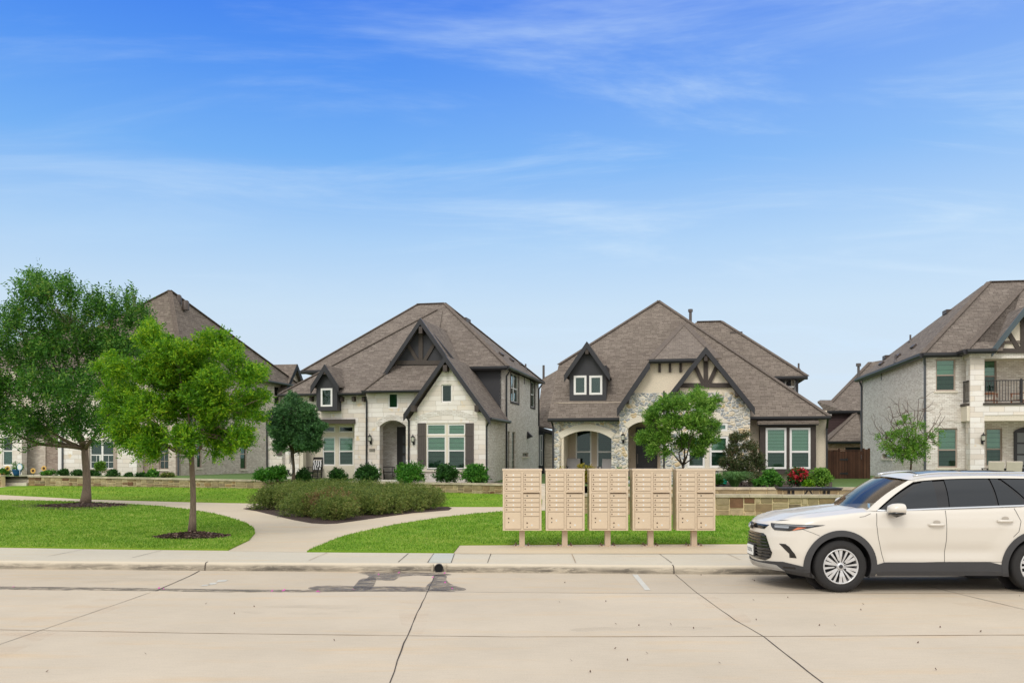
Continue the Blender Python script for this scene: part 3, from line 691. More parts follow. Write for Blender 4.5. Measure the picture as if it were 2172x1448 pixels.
def tree(name, label, group, px, py, Y, gbase, fork_py, trunk_r, lobes, leafmat, bark, n_sp, per, sl, size, lean=0, nbr=None, fork_px=None, **kw):
    z0 = gbase; base = Vector(((px-CX)/F*Y, Y, z0))
    e = empty(name, base); tag(e, label, 'tree', group)
    fork = P(fork_px or px, fork_py, Y)
    tb = MB(); n = 7; pts = []; rr = []
    for i in range(n+1):
        t = i/n; p = base.lerp(fork, t); p.x += .25*trunk_r*math.sin(t*5+px); pts.append(p); rr.append(trunk_r*(1.28-.36*min(1,t*4) if t < .25 else .92-.2*t))
    tb.tube([p-base for p in pts], rr, 12)
    tb.build('trunk', bark, e, smooth=True, uv=False)
    bb = MB(); sel = random.sample(lobes, min(len(lobes), nbr or len(lobes)))
    # main limbs to a few high points, then sub-branches
    big = sorted(lobes, key=lambda q: -q[3])[:30]; mains = random.sample(big, 7); ends = []
    for i, q in enumerate(mains):
        tgt = Vector(q[:3]); st_ = fork.lerp(base, random.uniform(0,.05))
        pp = branchy(bb, st_-base, tgt-base, trunk_r*.55, trunk_r*.12, .16, 6, i+px)
        ends += [(p, trunk_r*.35*(1-j/7)) for j, p in enumerate(pp[1:])]
    for i, q in enumerate(sel):
        tgt = Vector(q[:3])-base
        o = min(ends, key=lambda a: (a[0]-tgt).length+(1.5 if a[0].z > tgt.z+.3 else 0))
        pp = branchy(bb, o[0], tgt, max(.012, o[1]*.5), .008, .18, 4, i*3+px, 5)
        for _ in range(5):
            s = random.choice(pp[1:]); dd = Vector((random.gauss(0,1),random.gauss(0,1),random.gauss(.4,.7))).normalized()*q[3]*random.uniform(.6,1.05)
            branchy(bb, s, s+dd, .010, .003, .15, 3, i*7+_, 4)
    br = bb.build('branches', bark, e, smooth=True, uv=False)
    foliage('crown', e, lobes, tuple(fork), leafmat, n_sp, per, sl, size, **kw)
    return e
T1 = [(85,608,36),(58,645,40),(112,625,34),(150,622,32),(40,692,44),(100,690,50),(160,680,50),(215,660,44),(262,662,42),(296,682,32),(-10,745,50),(50,752,52),(110,750,55),(170,745,55),(228,740,50),(275,738,40),(-32,820,50),(28,830,52),(98,830,55),(168,830,55),(233,822,50),(-20,892,46),(42,900,46),(108,900,46),(178,898,44),(240,896,44),(32,932,24),(88,932,20),(150,928,20),(222,932,26),(75,590,16),(272,628,16),(30,655,18),(140,602,14),(66,580,9),(92,586,10),(128,600,9),(22,676,14),(10,715,14),(205,632,12),(240,625,11),(300,650,12),(312,668,10),(150,596,9),(48,612,10),(180,632,10),(-20,700,16),(60,955,10),(120,945,9),(190,952,10)]
T2 = [(320,700,34),(370,728,34),(455,722,34),(464,700,16),(488,748,28),(262,775,38),(228,768,18),(320,782,46),(390,792,48),(450,800,46),(518,790,30),(548,782,16),(252,850,40),(310,862,50),(380,862,52),(450,870,50),(512,868,38),(545,838,18),(266,920,32),(325,932,36),(390,930,38),(455,930,36),(505,922,30),(322,678,16),(280,945,18),(330,962,14),(480,952,18),(540,888,18),(316,668,10),(350,700,12),(440,690,10),(470,685,9),(500,722,12),(532,768,9),(560,776,8),(562,840,9),(212,768,10),(236,746,10),(232,880,12),(240,905,10),(300,962,10),(400,965,10),(520,940,12),(455,965,9),(350,742,34),(400,742,32),(425,748,30),(380,765,40),(415,790,40),(350,800,36),(420,840,40)]
tree('shade_tree', 'tall dark green shade tree at the far left of the front lawn', 'trees on the front lawn', 182, 1073, 31.6, gz(31.6)+.1, 948, .155,
     crown_lobes(lower(T1,14), 31.6, (140,200,780,200), 3.2, 2, 1., 6), M['leaf1'], M['bark'], 6300, 11, .62, .112, nbr=70, up=.95, spread=.28, shell=.3)
tree('shade_tree', 'bright yellow-green young shade tree in the mulch ring nearer the road', 'trees on the front lawn', 408, 1138, 20.6, gz(20.6)+.1, 958, .078,
     crown_lobes(lower(T2,24), 20.6, (390,180,830,150), 1.75, 2, 1., 6), M['leaf2'], M['bark'], 11500, 11, .23, .070, nbr=52, up=.5, spread=.25)
T3 = [(625,860,24),(600,880,28),(650,882,30),(590,915,26),(625,915,32),(662,915,28),(598,940,20),(640,940,26),(675,905,16),(668,942,18),(582,905,14),(622,845,14)]
tree('oak_tree', 'small dark round-headed oak in front of the white stone house', None, 622, 1018, 42.3, .78, 958, .085,
     crown_lobes(T3, 42.3, (628,60,900,62), 1.2, 3, 1., 4), M['leaf3'], M['bark_dk'], 6500, 9, .2, .10, nbr=26, up=.1, spread=.5)
T4 = [(1478,842,22),(1440,858,24),(1500,865,24),(1410,860,20),(1520,850,12),(1385,890,24),(1425,895,32),(1475,900,34),(1512,905,20),(1370,925,20),(1405,930,26),(1455,938,28),(1500,935,22),(1385,955,14),(1415,960,12),(1480,960,14),(1392,868,12)]
tree('bushy_tree', 'mid green low-branching tree in front of the river stone house', None, 1448, 1030, 35.0, .9, 985, .06,
     crown_lobes(T4, 35.0, (1445,88,900,75), 1.3, 3, 1., 4), M['leaf4'], M['bark_dk'], 4600, 9, .22, .09, nbr=30, up=.4, spread=.4)
T5 = [(1562,932,14),(1555,958,18),(1590,950,16),(1545,985,18),(1575,985,22),(1603,975,16),(1560,1008,20),(1590,1010,18),(1610,990,10),(1582,925,8)]
tree('crape_myrtle', 'dusky reddish-green crape myrtle against the river stone gable', None, 1572, 1034, 34.5, .9, 1010, .03,
     crown_lobes(T5, 34.5, (1575,42,970,55), .6, 2), M['leaf5'], M['bark_dk'], 1900, 8, .22, .075, nbr=20, up=.9, spread=.2, shell=.2)
# sparse sapling by the pale brick house
T6 = [(1890,920,9),(1905,898,8),(1950,905,10),(1922,890,9),(1970,925,9),(1990,915,7),(1868,930,7),(1880,945,12),(1905,925,14),(1925,945,18),(1945,935,16),(1895,955,14),(1935,960,18),(1960,950,12),(1915,965,16),(1950,968,10),(1928,915,10),(1985,940,6)]
e = tree('sapling', 'sparse half-leafed sapling in front of the pale brick side wall', None, 1929, 1010, 37.0, .9, 968, .045,
     crown_lobes(T6, 37.0, (1925,70,935,60), .8, 2), M['leaf4'], M['twig'], 900, 8, .22, .09, nbr=18, up=.3, spread=.5, fork_px=1934, shell=.2)
bb = MB(); fk = P(1934,960,37)-Vector(e.location)
for i, (x, y) in enumerate(((1869,907),(1888,862),(1905,858),(1925,850),(1949,845),(1962,868),(1995,878),(1978,905),(2005,882),(1858,905),(1940,870),(1915,880),(1872,930),(1895,885))):
    t = P(x, y, 37+random.uniform(-.8,.8))-Vector(e.location)
    pp = branchy(bb, fk, t, .03, .010, .2, 6, i*5+2, 5)
    for k in range(7):
        s = random.choice(pp[2:]); branchy(bb, s, s+Vector((random.gauss(0,.28),random.gauss(0,.28),random.gauss(.2,.25))), .011, .005, .2, 3, i+k*3, 4)
bb.build('bare_twigs', M['twig'], e, smooth=True, uv=False)
# shrubs
def shrub(name, label, group, px, py, Y, wpx, hpx, mat, n=500, per=7, size=.09, sl=.16, z0=None, cat='shrub', up=.5, flowers=None, spiky=.0, depth=1.0):
    c = P(px, py, Y)
    if z0 is not None: c.z = z0
    rw = wpx/F*Y/2; rh = hpx/F*Y/2
    e = empty(name, c); tag(e, label, cat, group)
    lobes = []
    for i in range(9):
        a = random.uniform(0,6.28); q = random.uniform(.1,.55)
        lobes.append((c.x+math.cos(a)*q*rw, c.y+math.sin(a)*q*rw*depth, c.z+rh*(.55+random.uniform(-.1,.75)), min(rw,rh)*random.uniform(.42,.62)))
    lobes.append((c.x, c.y, c.z+rh*.9, min(rw,rh)*.8)); lobes.append((c.x-rw*.5, c.y, c.z+rh*.6, min(rw,rh)*.5)); lobes.append((c.x+rw*.5, c.y, c.z+rh*.6, min(rw,rh)*.5))
    bb = MB()
    for i, q in enumerate(lobes): branchy(bb, (0,0,0), Vector(q[:3])-c, .016, .005, .15, 3, i+px, 5)
    bb.build('stems', M['bark_dk'], e, smooth=True, uv=False)
    foliage('leaves', e, lobes, (c.x,c.y,c.z-.1), mat, n, per, sl, size, up=up, spread=.35, shell=.35, aspect=.45)
    if flowers:
        fl = [(q[0],q[1],q[2]+rh*.15,q[3]) for q in lobes ][-3:-2]
        foliage('flowers', e, fl or lobes[:2], (c.x,c.y,c.z-.1), flowers[0], flowers[2], 4, .08, size*1.0, up=.4, spread=.5, shell=.75, aspect=.8)
    return e
# ------------------------------------------------------------ house kit
class Frame:
    def __init__(s, name, label, px, D, vp, cat='house', group=None):
        s.a = math.atan((vp-CX)/F); s.c = math.cos(s.a); s.s = math.sin(s.a); s.O = ((px-CX)/F*D, D)
        s.e = empty(name, (s.O[0], s.O[1], 0), -s.a); tag(s.e, label, cat, group)
    def q(s, px, py, v):
        k = (px-CX)/F; ox = s.O[0]+v*s.s; oy = s.O[1]+v*s.c
        u = (k*oy-ox)/(s.c+k*s.s); t = oy-u*s.s
        return Vector((u, v, HC-(py-HY)*t/F))
    def qs(s, px, py, u):
        k = (px-CX)/F; ox = s.O[0]+u*s.c; oy = s.O[1]-u*s.s
        v = (k*oy-ox)/(s.s-k*s.c); t = oy+v*s.c
        return Vector((u, v, HC-(py-HY)*t/F))
    def hip(s, A, pB, du):
        lo, hi = 0., 25.
        for _ in range(50):
            m = (lo+hi)/2; x = s.O[0]+(A.x+m*du)*s.c+(A.y+m)*s.s; y = s.O[1]-(A.x+m*du)*s.s+(A.y+m)*s.c
            X = CX+F*x/y
            if (X < pB[0]) == (du > 0): lo = m
            else: hi = m
        z = HC-(pB[1]-HY)*y/F
        return Vector((A.x+lo*du, A.y+lo, z))
class PL:
    def __init__(s, fr, kind, val): s.fr = fr; s.k = kind; s.val = val
    def px(s, x, y):
        if s.k == 'F': p = s.fr.q(x, y, s.val); return (p.x, p.z)
        p = s.fr.qs(x, y, s.val); return (p.y, p.z)
    def m(s, a, d, z):
        if s.k == 'F': return Vector((a, s.val+d, z))
        if s.k == 'R': return Vector((s.val-d, a, z))
        return Vector((s.val+d, a, z))
    def box(s, b, a0, a1, d0, d1, z0, z1):
        p = s.m(a0, d0, z0); q = s.m(a1, d1, z1)
        b.box((min(p.x,q.x),min(p.y,q.y),min(p.z,q.z)), (max(p.x,q.x),max(p.y,q.y),max(p.z,q.z)))
    def rect(s, x0, y0, x1, y1):
        a0, z1 = s.px(x0, y0); _, z0 = s.px(x0, y1); a1, _ = s.px(x1, y0)
        return (min(a0,a1), max(a0,a1), z0, z1)
def plate(pl, outline, holes, th, mat, name='wall', d0=0.0, b=None):
    own = b is None
    if own: b = MB()
    loops = [outline]+holes
    tri = tessellate_polygon([[Vector((a, z, 0)) for a, z in lp] for lp in loops])
    pts = [q for lp in loops for q in lp]; n = len(pts)
    b.add([pl.m(a, d0, z) for a, z in pts]+[pl.m(a, d0+th, z) for a, z in pts], [tuple(t) for t in tri]+[tuple(i+n for i in t)[::-1] for t in tri])
    k = 0
    for lp in loops:
        m = len(lp); vs = [pl.m(a, d0, z) for a, z in lp]+[pl.m(a, d0+th, z) for a, z in lp]
        b.add(vs, [(i, (i+1)%m, m+(i+1)%m, m+i) for i in range(m)])
    if own:
        o = b.build(name, mat, pl.fr.e, fix=False)
        bm = bmesh.new(); bm.from_mesh(o.data); bmesh.ops.remove_doubles(bm, verts=bm.verts, dist=1e-5); bmesh.ops.recalc_face_normals(bm, faces=bm.faces); bm.to_mesh(o.data); bm.free()
        return o
def window(pl, r, style='hung', frame='wframe', pane='pane', blind='blind', fw=.055, d=.07, mid=.5, sill=None, mull=0, grid=False, trim=None, name='window', lowpane=None):
    a0, a1, z0, z1 = r; b = MB()
    if trim: 
        t = .11
        for q in ((a0-t,a1+t,z1,z1+t),(a0-t,a1+t,z0-t,z0),(a0-t,a0,z0,z1),(a1,a1+t,z0,z1)): pl.box(b, q[0], q[1], -.025, d, q[2], q[3])
        b.mi = 1
    def fr_(x0, x1, y0, y1, dd=0):
        pl.box(b, x0, x1, d+dd, d+.05+dd, y1-fw, y1); pl.box(b, x0, x1, d+dd, d+.05+dd, y0, y0+fw)
        pl.box(b, x0, x0+fw, d+dd, d+.05+dd, y0+fw, y1-fw); pl.box(b, x1-fw, x1, d+dd, d+.05+dd, y0+fw, y1-fw)
    n = mull+1; wdt = (a1-a0)/n; panes = []
    for i in range(n):
        x0 = a0+i*wdt; x1 = x0+wdt; fr_(x0, x1, z0, z1)
        zm = z0+(z1-z0)*mid
        if style == 'hung':
            pl.box(b, x0+fw, x1-fw, d-.012, d+.045, zm-fw*.5, zm+fw*.5)
        if grid:
            pl.box(b, (x0+x1)/2-.012, (x0+x1)/2+.012, d+.015, d+.03, z0+fw, zm-fw*.5)
            pl.box(b, x0+fw, x1-fw, d+.016, d+.029, (z0+zm)/2-.012, (z0+zm)/2+.012)
        panes.append((x0+fw, x1-fw, z0+fw, z1-fw))
    w_ = b.build(name, [M[trim], M[frame]] if trim else M[frame], pl.fr.e)
    if trim: pass
    pb = MB(); lb = MB()
    for x0, x1, y0, y1 in panes:
        if style == 'hung':
            zm = z0+(z1-z0)*mid
            pl.box(pb, x0, x1, d+.02, d+.026, zm, y1); pl.box(lb, x0, x1, d+.02, d+.026, y0, zm)
        else: pl.box(pb, x0, x1, d+.02, d+.026, y0, y1)
    pb.build('pane', M[pane], w_)
    if lb.v: lb.build('pane', M[lowpane or 'pane_dark'], w_)
    if blind:
        b = MB(); pl.box(b, a0-.02, a1+.02, d+.1, d+.11, z0-.02, z1+.02); b.build('blind', M[blind], w_)
    if sill:
        b = MB(); pl.box(b, a0-.08, a1+.08, -.05, .06, z0-.09, z0-.002); b.build('sill', M[sill], w_)
    return w_
def hole(r): a0,a1,z0,z1 = r; return [(a0,z0),(a0,z1),(a1,z1),(a1,z0)]
def archpts(a0, a1, zb, zs, zc, n=14):
    pts = [(a0, zb), (a0, zs)]; c = (a0+a1)/2; h = (a1-a0)/2; rise = zc-zs; Rr = (h*h+rise*rise)/(2*rise); zc0 = zc-Rr; th = math.asin(min(1, h/Rr))
    if rise > h: 
        for i in range(1, n): t = math.pi*i/n; pts.append((c-h*math.cos(t), zs+rise*math.sin(t)))
    else:
        for i in range(1, n): t = -th+2*th*i/n; pts.append((c+Rr*math.sin(t), zc0+Rr*math.cos(t)))
    return pts+[(a1, zs), (a1, zb)]
def arch_trim(pl, a0, a1, zs, zc, wd, mat, d0=-.03, d1=.1, name='arch'):
    inner = archpts(a0, a1, zs-.001, zs, zc, 18)[1:-1]; c = (a0+a1)/2
    outer = []
    for (a, z) in inner:
        rise = zc-zs; h = (a1-a0)/2; Rr = (h*h+rise*rise)/(2*rise); v = Vector((a-c, z-(zc-Rr))); v.normalize(); outer.append((a+v.x*wd, z+v.y*wd))
    b = MB(); n = len(inner)
    vs = [pl.m(a, d0, z) for a, z in inner+outer]+[pl.m(a, d1, z) for a, z in inner+outer]
    fs = []
    for i in range(n-1):
        fs += [(i, i+1, n+i+1, n+i), (2*n+i, 3*n+i, 3*n+i+1, 2*n+i+1), (i, 2*n+i, 2*n+i+1, i+1), (n+i, n+i+1, 3*n+i+1, 3*n+i)]
    fs += [(0, n, 3*n, 2*n), (n-1, 3*n-1, 4*n-1, 2*n-1)]
    b.add(vs, fs); return b.build(name, mat, pl.fr.e)
def roof(fr, polys, mat='shingle', th=.1, name='roof', caps=()):
    b = MB()
    for p in polys: b.prism([Vector(q) for q in p], (0, 0, -th))
    o = b.build(name, M[mat], fr.e)
    if caps:
        c = MB()
        for p, q in caps: c.bar(Vector(p)+Vector((0,0,.012)), Vector(q)+Vector((0,0,.012)), .26, .035)
        c.build('ridge_cap', M['ridge'], o)
    return o
def gable(b, apex, ul, ur, pitch, v0, v1, th=.1):
    """two slopes meeting in a ridge that runs along v"""
    ax, az = apex
    for ue in (ul, ur):
        ze = az-pitch*abs(ue-ax)
        b.prism([Vector((ax,v0,az)),Vector((ue,v0,ze)),Vector((ue,v1,ze)),Vector((ax,v1,az))], (0,0,-th))
def rake(fr, pts, w=.24, d=.10, mat='fascia', name='fascia'):
    """boards running through pts (u,v,z), standing upright just under the roof edge"""
    b = MB()
    for p, q in zip(pts, pts[1:]):
        p = Vector(p); q = Vector(q); dr = (q-p).normalized(); nrm = Vector((0,1,0)) if abs(dr.y) < .7 else Vector((1,0,0))
        hz = math.hypot(dr.x, dr.y); k = w/max(.3, hz); dn = Vector((0,0,-k)); a = p; c = q
        vs = [a, c, c+dn, a+dn]; b.prism([v-nrm*d/2 for v in vs], nrm*d)
    return b.build(name, M[mat], fr.e)
def gutter(fr, p, q, mat='gutter', name='gutter', s=.13):
    b = MB(); p = Vector(p); q = Vector(q); d = (q-p).normalized(); n = d.cross(Vector((0,0,1)))
    prof = [(-s*.5,0),(-s*.5,-s*.55),(-s*.25,-s),(s*.5,-s),(s*.5,0)]
    vs = [x+n*a*-1+Vector((0,0,z)) for x in (p, q) for a, z in prof]
    k = len(prof); b.add(vs, [(i,(i+1)%k,k+(i+1)%k,k+i) for i in range(k)]+[tuple(range(k)), tuple(range(k,2*k))[::-1]])
    return b.build(name, M[mat], fr.e)
def downspout(fr, pts, mat='gutter', w=.075):
    b = MB()
    for p, q in zip(pts, pts[1:]): b.bar(p, q, w, w, (0,1,0))
    return b.build('downspout', M[mat], fr.e)
def lantern(pl, x, ytop, ybot):
    a, z1 = pl.px(x, ytop); _, z0 = pl.px(x, ybot); h = z1-z0; z0 += .0
    T = lambda zz: Matrix.Translation(pl.m(a, -.17, zz))
    b = MB(); c = pl.m(a, -.17, 0)
    b.lathe([(.0,1.0*h),(.012,.93*h),(.02,.86*h),(.03,.83*h),(.115,.70*h),(.10,.69*h),(.0,.69*h)], 12, T(z0))
    b.lathe([(.0,.27*h),(.05,.28*h),(.07,.33*h),(.075,.36*h),(.0,.36*h)], 12, T(z0))
    for i in range(6):
        t = math.pi/3*i; b.bar(c+Vector((.088*math.cos(t),.088*math.sin(t),z0+.7*h)), c+Vector((.066*math.cos(t),.066*math.sin(t),z0+.35*h)), .012, .012)
    w0 = pl.m(a, -.01, z0+.25*h); b.box(tuple(pl.m(a,-.03,z0+.33*h)-Vector((.05,.02,.14))), tuple(pl.m(a,-.0,z0+.33*h)+Vector((.05,.02,.2))))
    b.tube([w0, pl.m(a,-.08,z0+.12*h), pl.m(a,-.17,z0+.16*h), pl.m(a,-.17,z0+.28*h)], .012, 6)
    b.tube([pl.m(a,-.08,z0+.12*h), pl.m(a,-.11,z0+.01*h), pl.m(a,-.16,z0+.05*h)], .009, 6)
    o = b.build('wall_lantern', M['black'], pl.fr.e)
    g = MB(); g.lathe([(.07,.36*h),(.09,.69*h)], 12, T(z0)); g.build('glass', M['lamp_glass'], o, smooth=True)
    return o
def beams(pl, segs, mat, w=.16, d0=-.07, d1=.02, name='timber'):
    b = MB()
    for s in segs:
        (x0,y0),(x1,y1) = s[0], s[1]; ww = s[2] if len(s) > 2 else w
        a0, z0 = pl.px(x0, y0); a1, z1 = pl.px(x1, y1); d = Vector((a1-a0, z1-z0)).normalized(); n = Vector((-d.y, d.x))*ww/2
        q = [(a0+n.x,z0+n.y),(a1+n.x,z1+n.y),(a1-n.x,z1-n.y),(a0-n.x,z0-n.y)]
        b.prism([pl.m(a, d0, z) for a, z in q], pl.m(0, d1, 0)-pl.m(0, d0, 0)); d0 -= .004
    return b.build(name, M[mat], pl.fr.e)
def roofvent(fr, p, kind='pipe', par=None):
    b = MB(); p = Vector(p)
    if kind == 'pipe':
        b.tube([p-Vector((0,0,.15)), p+Vector((0,0,.38))], .05, 8); b.lathe([(.14,-.02),(.055,.12)], 8, Matrix.Translation(p))
        b.build('vent_pipe', M['pipe'], par or fr.e)
    elif kind == 'flue':
        b.tube([p-Vector((0,0,.3)), p+Vector((0,0,.75))], .08, 8); b.tube([p+Vector((0,0,.75)), p+Vector((0,0,.9))], .13, 8)
        b.build('flue', M['pipe'], par or fr.e)
def slot(fr, p, du, dv, par):   # low roof louvre lying on a slope, du/dv = slope directions (vectors)
    b = MB(); p = Vector(p); du = Vector(du); dv = Vector(dv); n = du.cross(dv).normalized()
    if n.z < 0: n = -n
    b.prism([p-du*.3-dv*.1, p+du*.3-dv*.1, p+du*.3+dv*.12, p-du*.3+dv*.12], n*.09)
    b.build('roof_vent', M['vent'], par)
V = lambda *a: Vector(a)
ZB = .55

# ============================================================ white stone house (middle left)
h = Frame('stone_house', 'white limestone house with a steep stone gable and brown shutters, left of the mailboxes', 950, 43, 1500)
wp = PL(h, 'F', 0.0)
Z = lambda y, pl=wp, x=950: pl.px(x, y)[1]
A = h.q(590, 836, 1.4); P1 = h.hip(A, (926, 657), 1); pf = (P1.z-A.z)/(P1.y-A.y)
C = h.q(1077, 776, 3.7); Rr = h.q(943, 643, 8.5); Rl = h.q(885, 643, 8.5); Rl.z = Rr.z; LE = h.q(640, 779, 3.7); C.z = LE.z = 6.66
BK = h.qs(1153, 808, C.x).y
E1 = h.q(945, 754, -.35); rr_ = h.q(1035, 881, -.35); pg = (E1.z-rr_.z)/(rr_.x-E1.x); ll_ = h.q(857, 879, -.35)
U1 = h.q(893, 675, 1.8); pu = 1.4
main = roof(h, [
    [(LE.x,LE.y,C.z),(C.x,C.y,C.z),Rr,Rl], [(C.x,C.y,C.z),(C.x,BK,C.z),Rr], [(C.x,BK,C.z),(LE.x,BK,C.z),Rl,Rr], [(LE.x,BK,C.z),(LE.x,LE.y,C.z),Rl],
    [A,(-1.4,A.y,A.z),(-2.65,P1.y,P1.z),P1], [A,P1,(P1.x,13,P1.z),(A.x,13,A.z)]],
    caps=[(Rl,Rr),(Rr,(C.x,C.y,C.z)),(Rl,(LE.x,LE.y,C.z)),(A,P1),(Rr,(C.x,BK,C.z))])
b = MB(); gable(b, (U1.x, U1.z), U1.x-1.95, U1.x+2.15, pu, 1.75, 6.6); b.build('roof', M['shingle'], h.e)
b = MB(); gable(b, (E1.x, E1.z), ll_.x, rr_.x+.1, pg, -.33, 4.05); b.build('roof', M['shingle'], h.e)
# entry roof
g0 = h.q(768, 829, .75); g1 = h.q(915, 829, .75); zw = h.q(880, 772, 2.2).z
roof(h, [[g0, (g1.x,g1.y,g0.z), (g1.x,2.25,zw), (g0.x+1.25,2.25,zw)], [g0, (g0.x+1.25,2.25,zw), (g0.x+1.25,4.0,zw), (g0.x,4.0,g0.z)]], caps=[(g0,(g0.x+1.25,2.25,zw))])
gutter(h, (g0.x,.72,g0.z+.01), (g1.x,.72,g0.z+.01)); gutter(h, (A.x,1.36,A.z+.01), (-4.75,1.36,A.z+.01)); gutter(h, (rr_.x+.12,-.33,rr_.z-.08), (rr_.x+.12,4.0,rr_.z-.08))
gutter(h, (LE.x,LE.y-.04,C.z+.01), (C.x,C.y-.04,C.z+.01), s=.2); gutter(h, (C.x+.04,C.y,C.z+.01), (C.x+.04,BK,C.z+.01)); gutter(h, (LE.x-.04,BK,C.z), (LE.x-.04,LE.y,C.z))
rake(h, [(ll_.x-.02,-.37,ll_.z+.02), (E1.x,-.37,E1.z+.02), (rr_.x+.12,-.37,rr_.z-.12)], .19)
rake(h, [(U1.x-1.98,1.70,U1.z-1.98*pu), (U1.x,1.70,U1.z), (U1.x+2.1,1.70,U1.z-2.1*pu)], .19)
# soffit brackets under the rakes
b = MB()
for x, y in ((945,778),(877,863),(1012,863)): p = h.q(x, y, -.3); b.box((p.x-.1,-.42,p.z-.22),(p.x+.1,.0,p.z+.08))
p = h.q(893, 697, 1.75); b.box((p.x-.09,1.66,p.z-.25),(p.x+.09,2.2,p.z+.1)); build_each(b, 'bracket', M['timber'], h.e)
# front gable wall
W2 = [wp.rect(905,899,945,922), wp.rect(950,899,986,922), wp.rect(905,925,945,994), wp.rect(950,925,986,994)]
Ws = wp.rect(936,815,958,853); Wbig = (W2[0][0]-.05, W2[1][1]+.05, W2[2][2]-.04, W2[0][3]+.04)
xl = h.q(861,900,0).x; xr = h.q(1030,900,0).x; xa = E1.x
ap = E1.z-.35; zl = ap-pg*(xa-xl); zr = ap-pg*(xr-xa)
plate(wp, [(xl,ZB),(xl,zl),(xa,ap),(xr,zr),(xr,ZB)], [hole(Wbig), hole(Ws)], .28, M['limestone'])
b = MB()   # mullion panel between the four lights
for q in ((W2[0][1],W2[1][0],Wbig[2],Wbig[3]),): wp.box(b, q[0], q[1], .03, .2, q[2], q[3])
for q in (W2[0], W2[1]): wp.box(b, q[0]-.05, q[1]+.05, .032, .2, W2[2][3], q[2])
wp.box(b, Wbig[0], W2[0][0], .03, .2, Wbig[2], Wbig[3]); wp.box(b, W2[1][1], Wbig[1], .03, .2, Wbig[2], Wbig[3]); wp.box(b, W2[0][0], W2[1][1], .031, .2, W2[0][3], Wbig[3])
wp.box(b, Wbig[0]-.08, Wbig[1]+.08, -.06, .1, Wbig[2]-.1, Wbig[2]); b.build('window_surround', M['stucco_trim'], h.e)
for i, r in enumerate(W2): window(wp, r, 'fixed' if i < 2 else 'hung', blind='blind_wide', mid=.56, d=.05)
window(wp, Ws, 'fixed', blind='curtain', pane='pane_dark')
for x0, x1 in ((886,903.5),(987.5,1005)):
    r = wp.rect(x0, 897, x1, 986); b = MB(); wp.box(b, r[0], r[1], -.05, 0, r[2], r[3])
    n = 4; w_ = (r[1]-r[0])/n
    for i in range(n): wp.box(b, r[0]+i*w_+.01, r[0]+(i+1)*w_-.01, -.062, -.05, r[2], r[3])
    for t in (.14, .72): wp.box(b, r[0], r[1], -.08, -.06, r[2]+(r[3]-r[2])*t-.05, r[2]+(r[3]-r[2])*t+.05)
    b.build('shutter', M['shutter'], h.e)
arch_trim(wp, W2[0][0]-.55, W2[1][1]+.55, wp.px(945,896)[1]-.02, wp.px(945,880)[1], .26, M['white_brick'], -.012, .05, 'brick_arch')
# side walls of the gable wing and the two storey block
wr = PL(h, 'R', xr)
plate(wr, [(.28,ZB),(.28,zr+.02),(4.1,zr+.02),(4.1,ZB)], [], .25, M['white_brick'])
sw_ = [wr.rect(1083.2,788.5,1100,850.4), wr.rect(1125.4,807.3,1134.4,862), wr.rect(1077,914,1082,996), wr.rect(1086.5,915,1093.5,995), wr.rect(1108.4,960,1121,968)]
plate(wr, [(4.1,ZB),(4.1,C.z-.1),(BK-.3,C.z-.1),(BK-.3,ZB)], [hole(r) for r in sw_], .25, M['white_brick'])
window(wr, sw_[0], 'hung', mull=1, trim='timber', blind='curtain', mid=.48, fw=.06); window(wr, sw_[1], 'hung', trim='timber', blind='curtain', mid=.5, fw=.06)
window(wr, sw_[2], 'hung', blind='curtain', frame='wframe_tan', fw=.05, pane='pane_dark', mid=.25); window(wr, sw_[3], 'hung', blind='curtain', frame='wframe_tan', fw=.05, pane='pane_dark', mid=.25)
window(wr, sw_[4], 'fixed', blind='black_in', frame='wframe_tan', sill='stucco_trim', d=.12)
b = MB(); a_, z_ = wr.px(1119.5, 922); b.prism([wr.m(a_-.25,-.002,z_-.22), wr.m(a_-.25,-.002,z_+.2), wr.m(a_-.25,-.3,z_-.1)], (0,.4,0)); b.build('side_light', M['black'], h.e)
b = MB(); a_, z_ = wr.px(1111.8, 806); wr.box(b, a_-.06, a_+.12, -.02, .02, z_-.22, z_+.22); b.build('wall_vent', M['vent'], h.e)
wm = PL(h, 'F', C.y+.4)
plate(wm, [(LE.x+.45,3.6),(LE.x+.45,C.z-.1),(xr-.18,C.z-.1),(xr-.18,3.6)], [], .2, M['dark_panel'], 'upper_wall')
b = MB(); wm.box(b, xr-.18, xr, 0, .26, 3.6, C.z-.1); b.build('brick_corner', M['white_brick'], h.e)
wl = PL(h, 'L', LE.x+.45); plate(wl, [(C.y+.4,4.5),(C.y+.4,C.z-.1),(BK-.3,C.z-.1),(BK-.3,4.5)], [], .2, M['dark_panel'], 'upper_wall')
wbk = PL(h, 'F', BK-.5); plate(wbk, [(LE.x+.45,ZB),(LE.x+.45,C.z-.1),(xr,C.z-.1),(xr,ZB)], [], .2, M['white_brick'])
# upper dark gable with timbering
wu = PL(h, 'F', 2.2)
plate(wu, [(U1.x-2.0,zw-.3),(U1.x,U1.z-.1+.0),(U1.x+2.05,zw-.3)], [], .12, M['dark_panel'], 'gable_panel')
beams(wu, [((893,698),(893,768),.22),((862,724),(888,768),.17),((925,724),(899,768),.17),((828,769),(955,769),.2)], 'timber2')
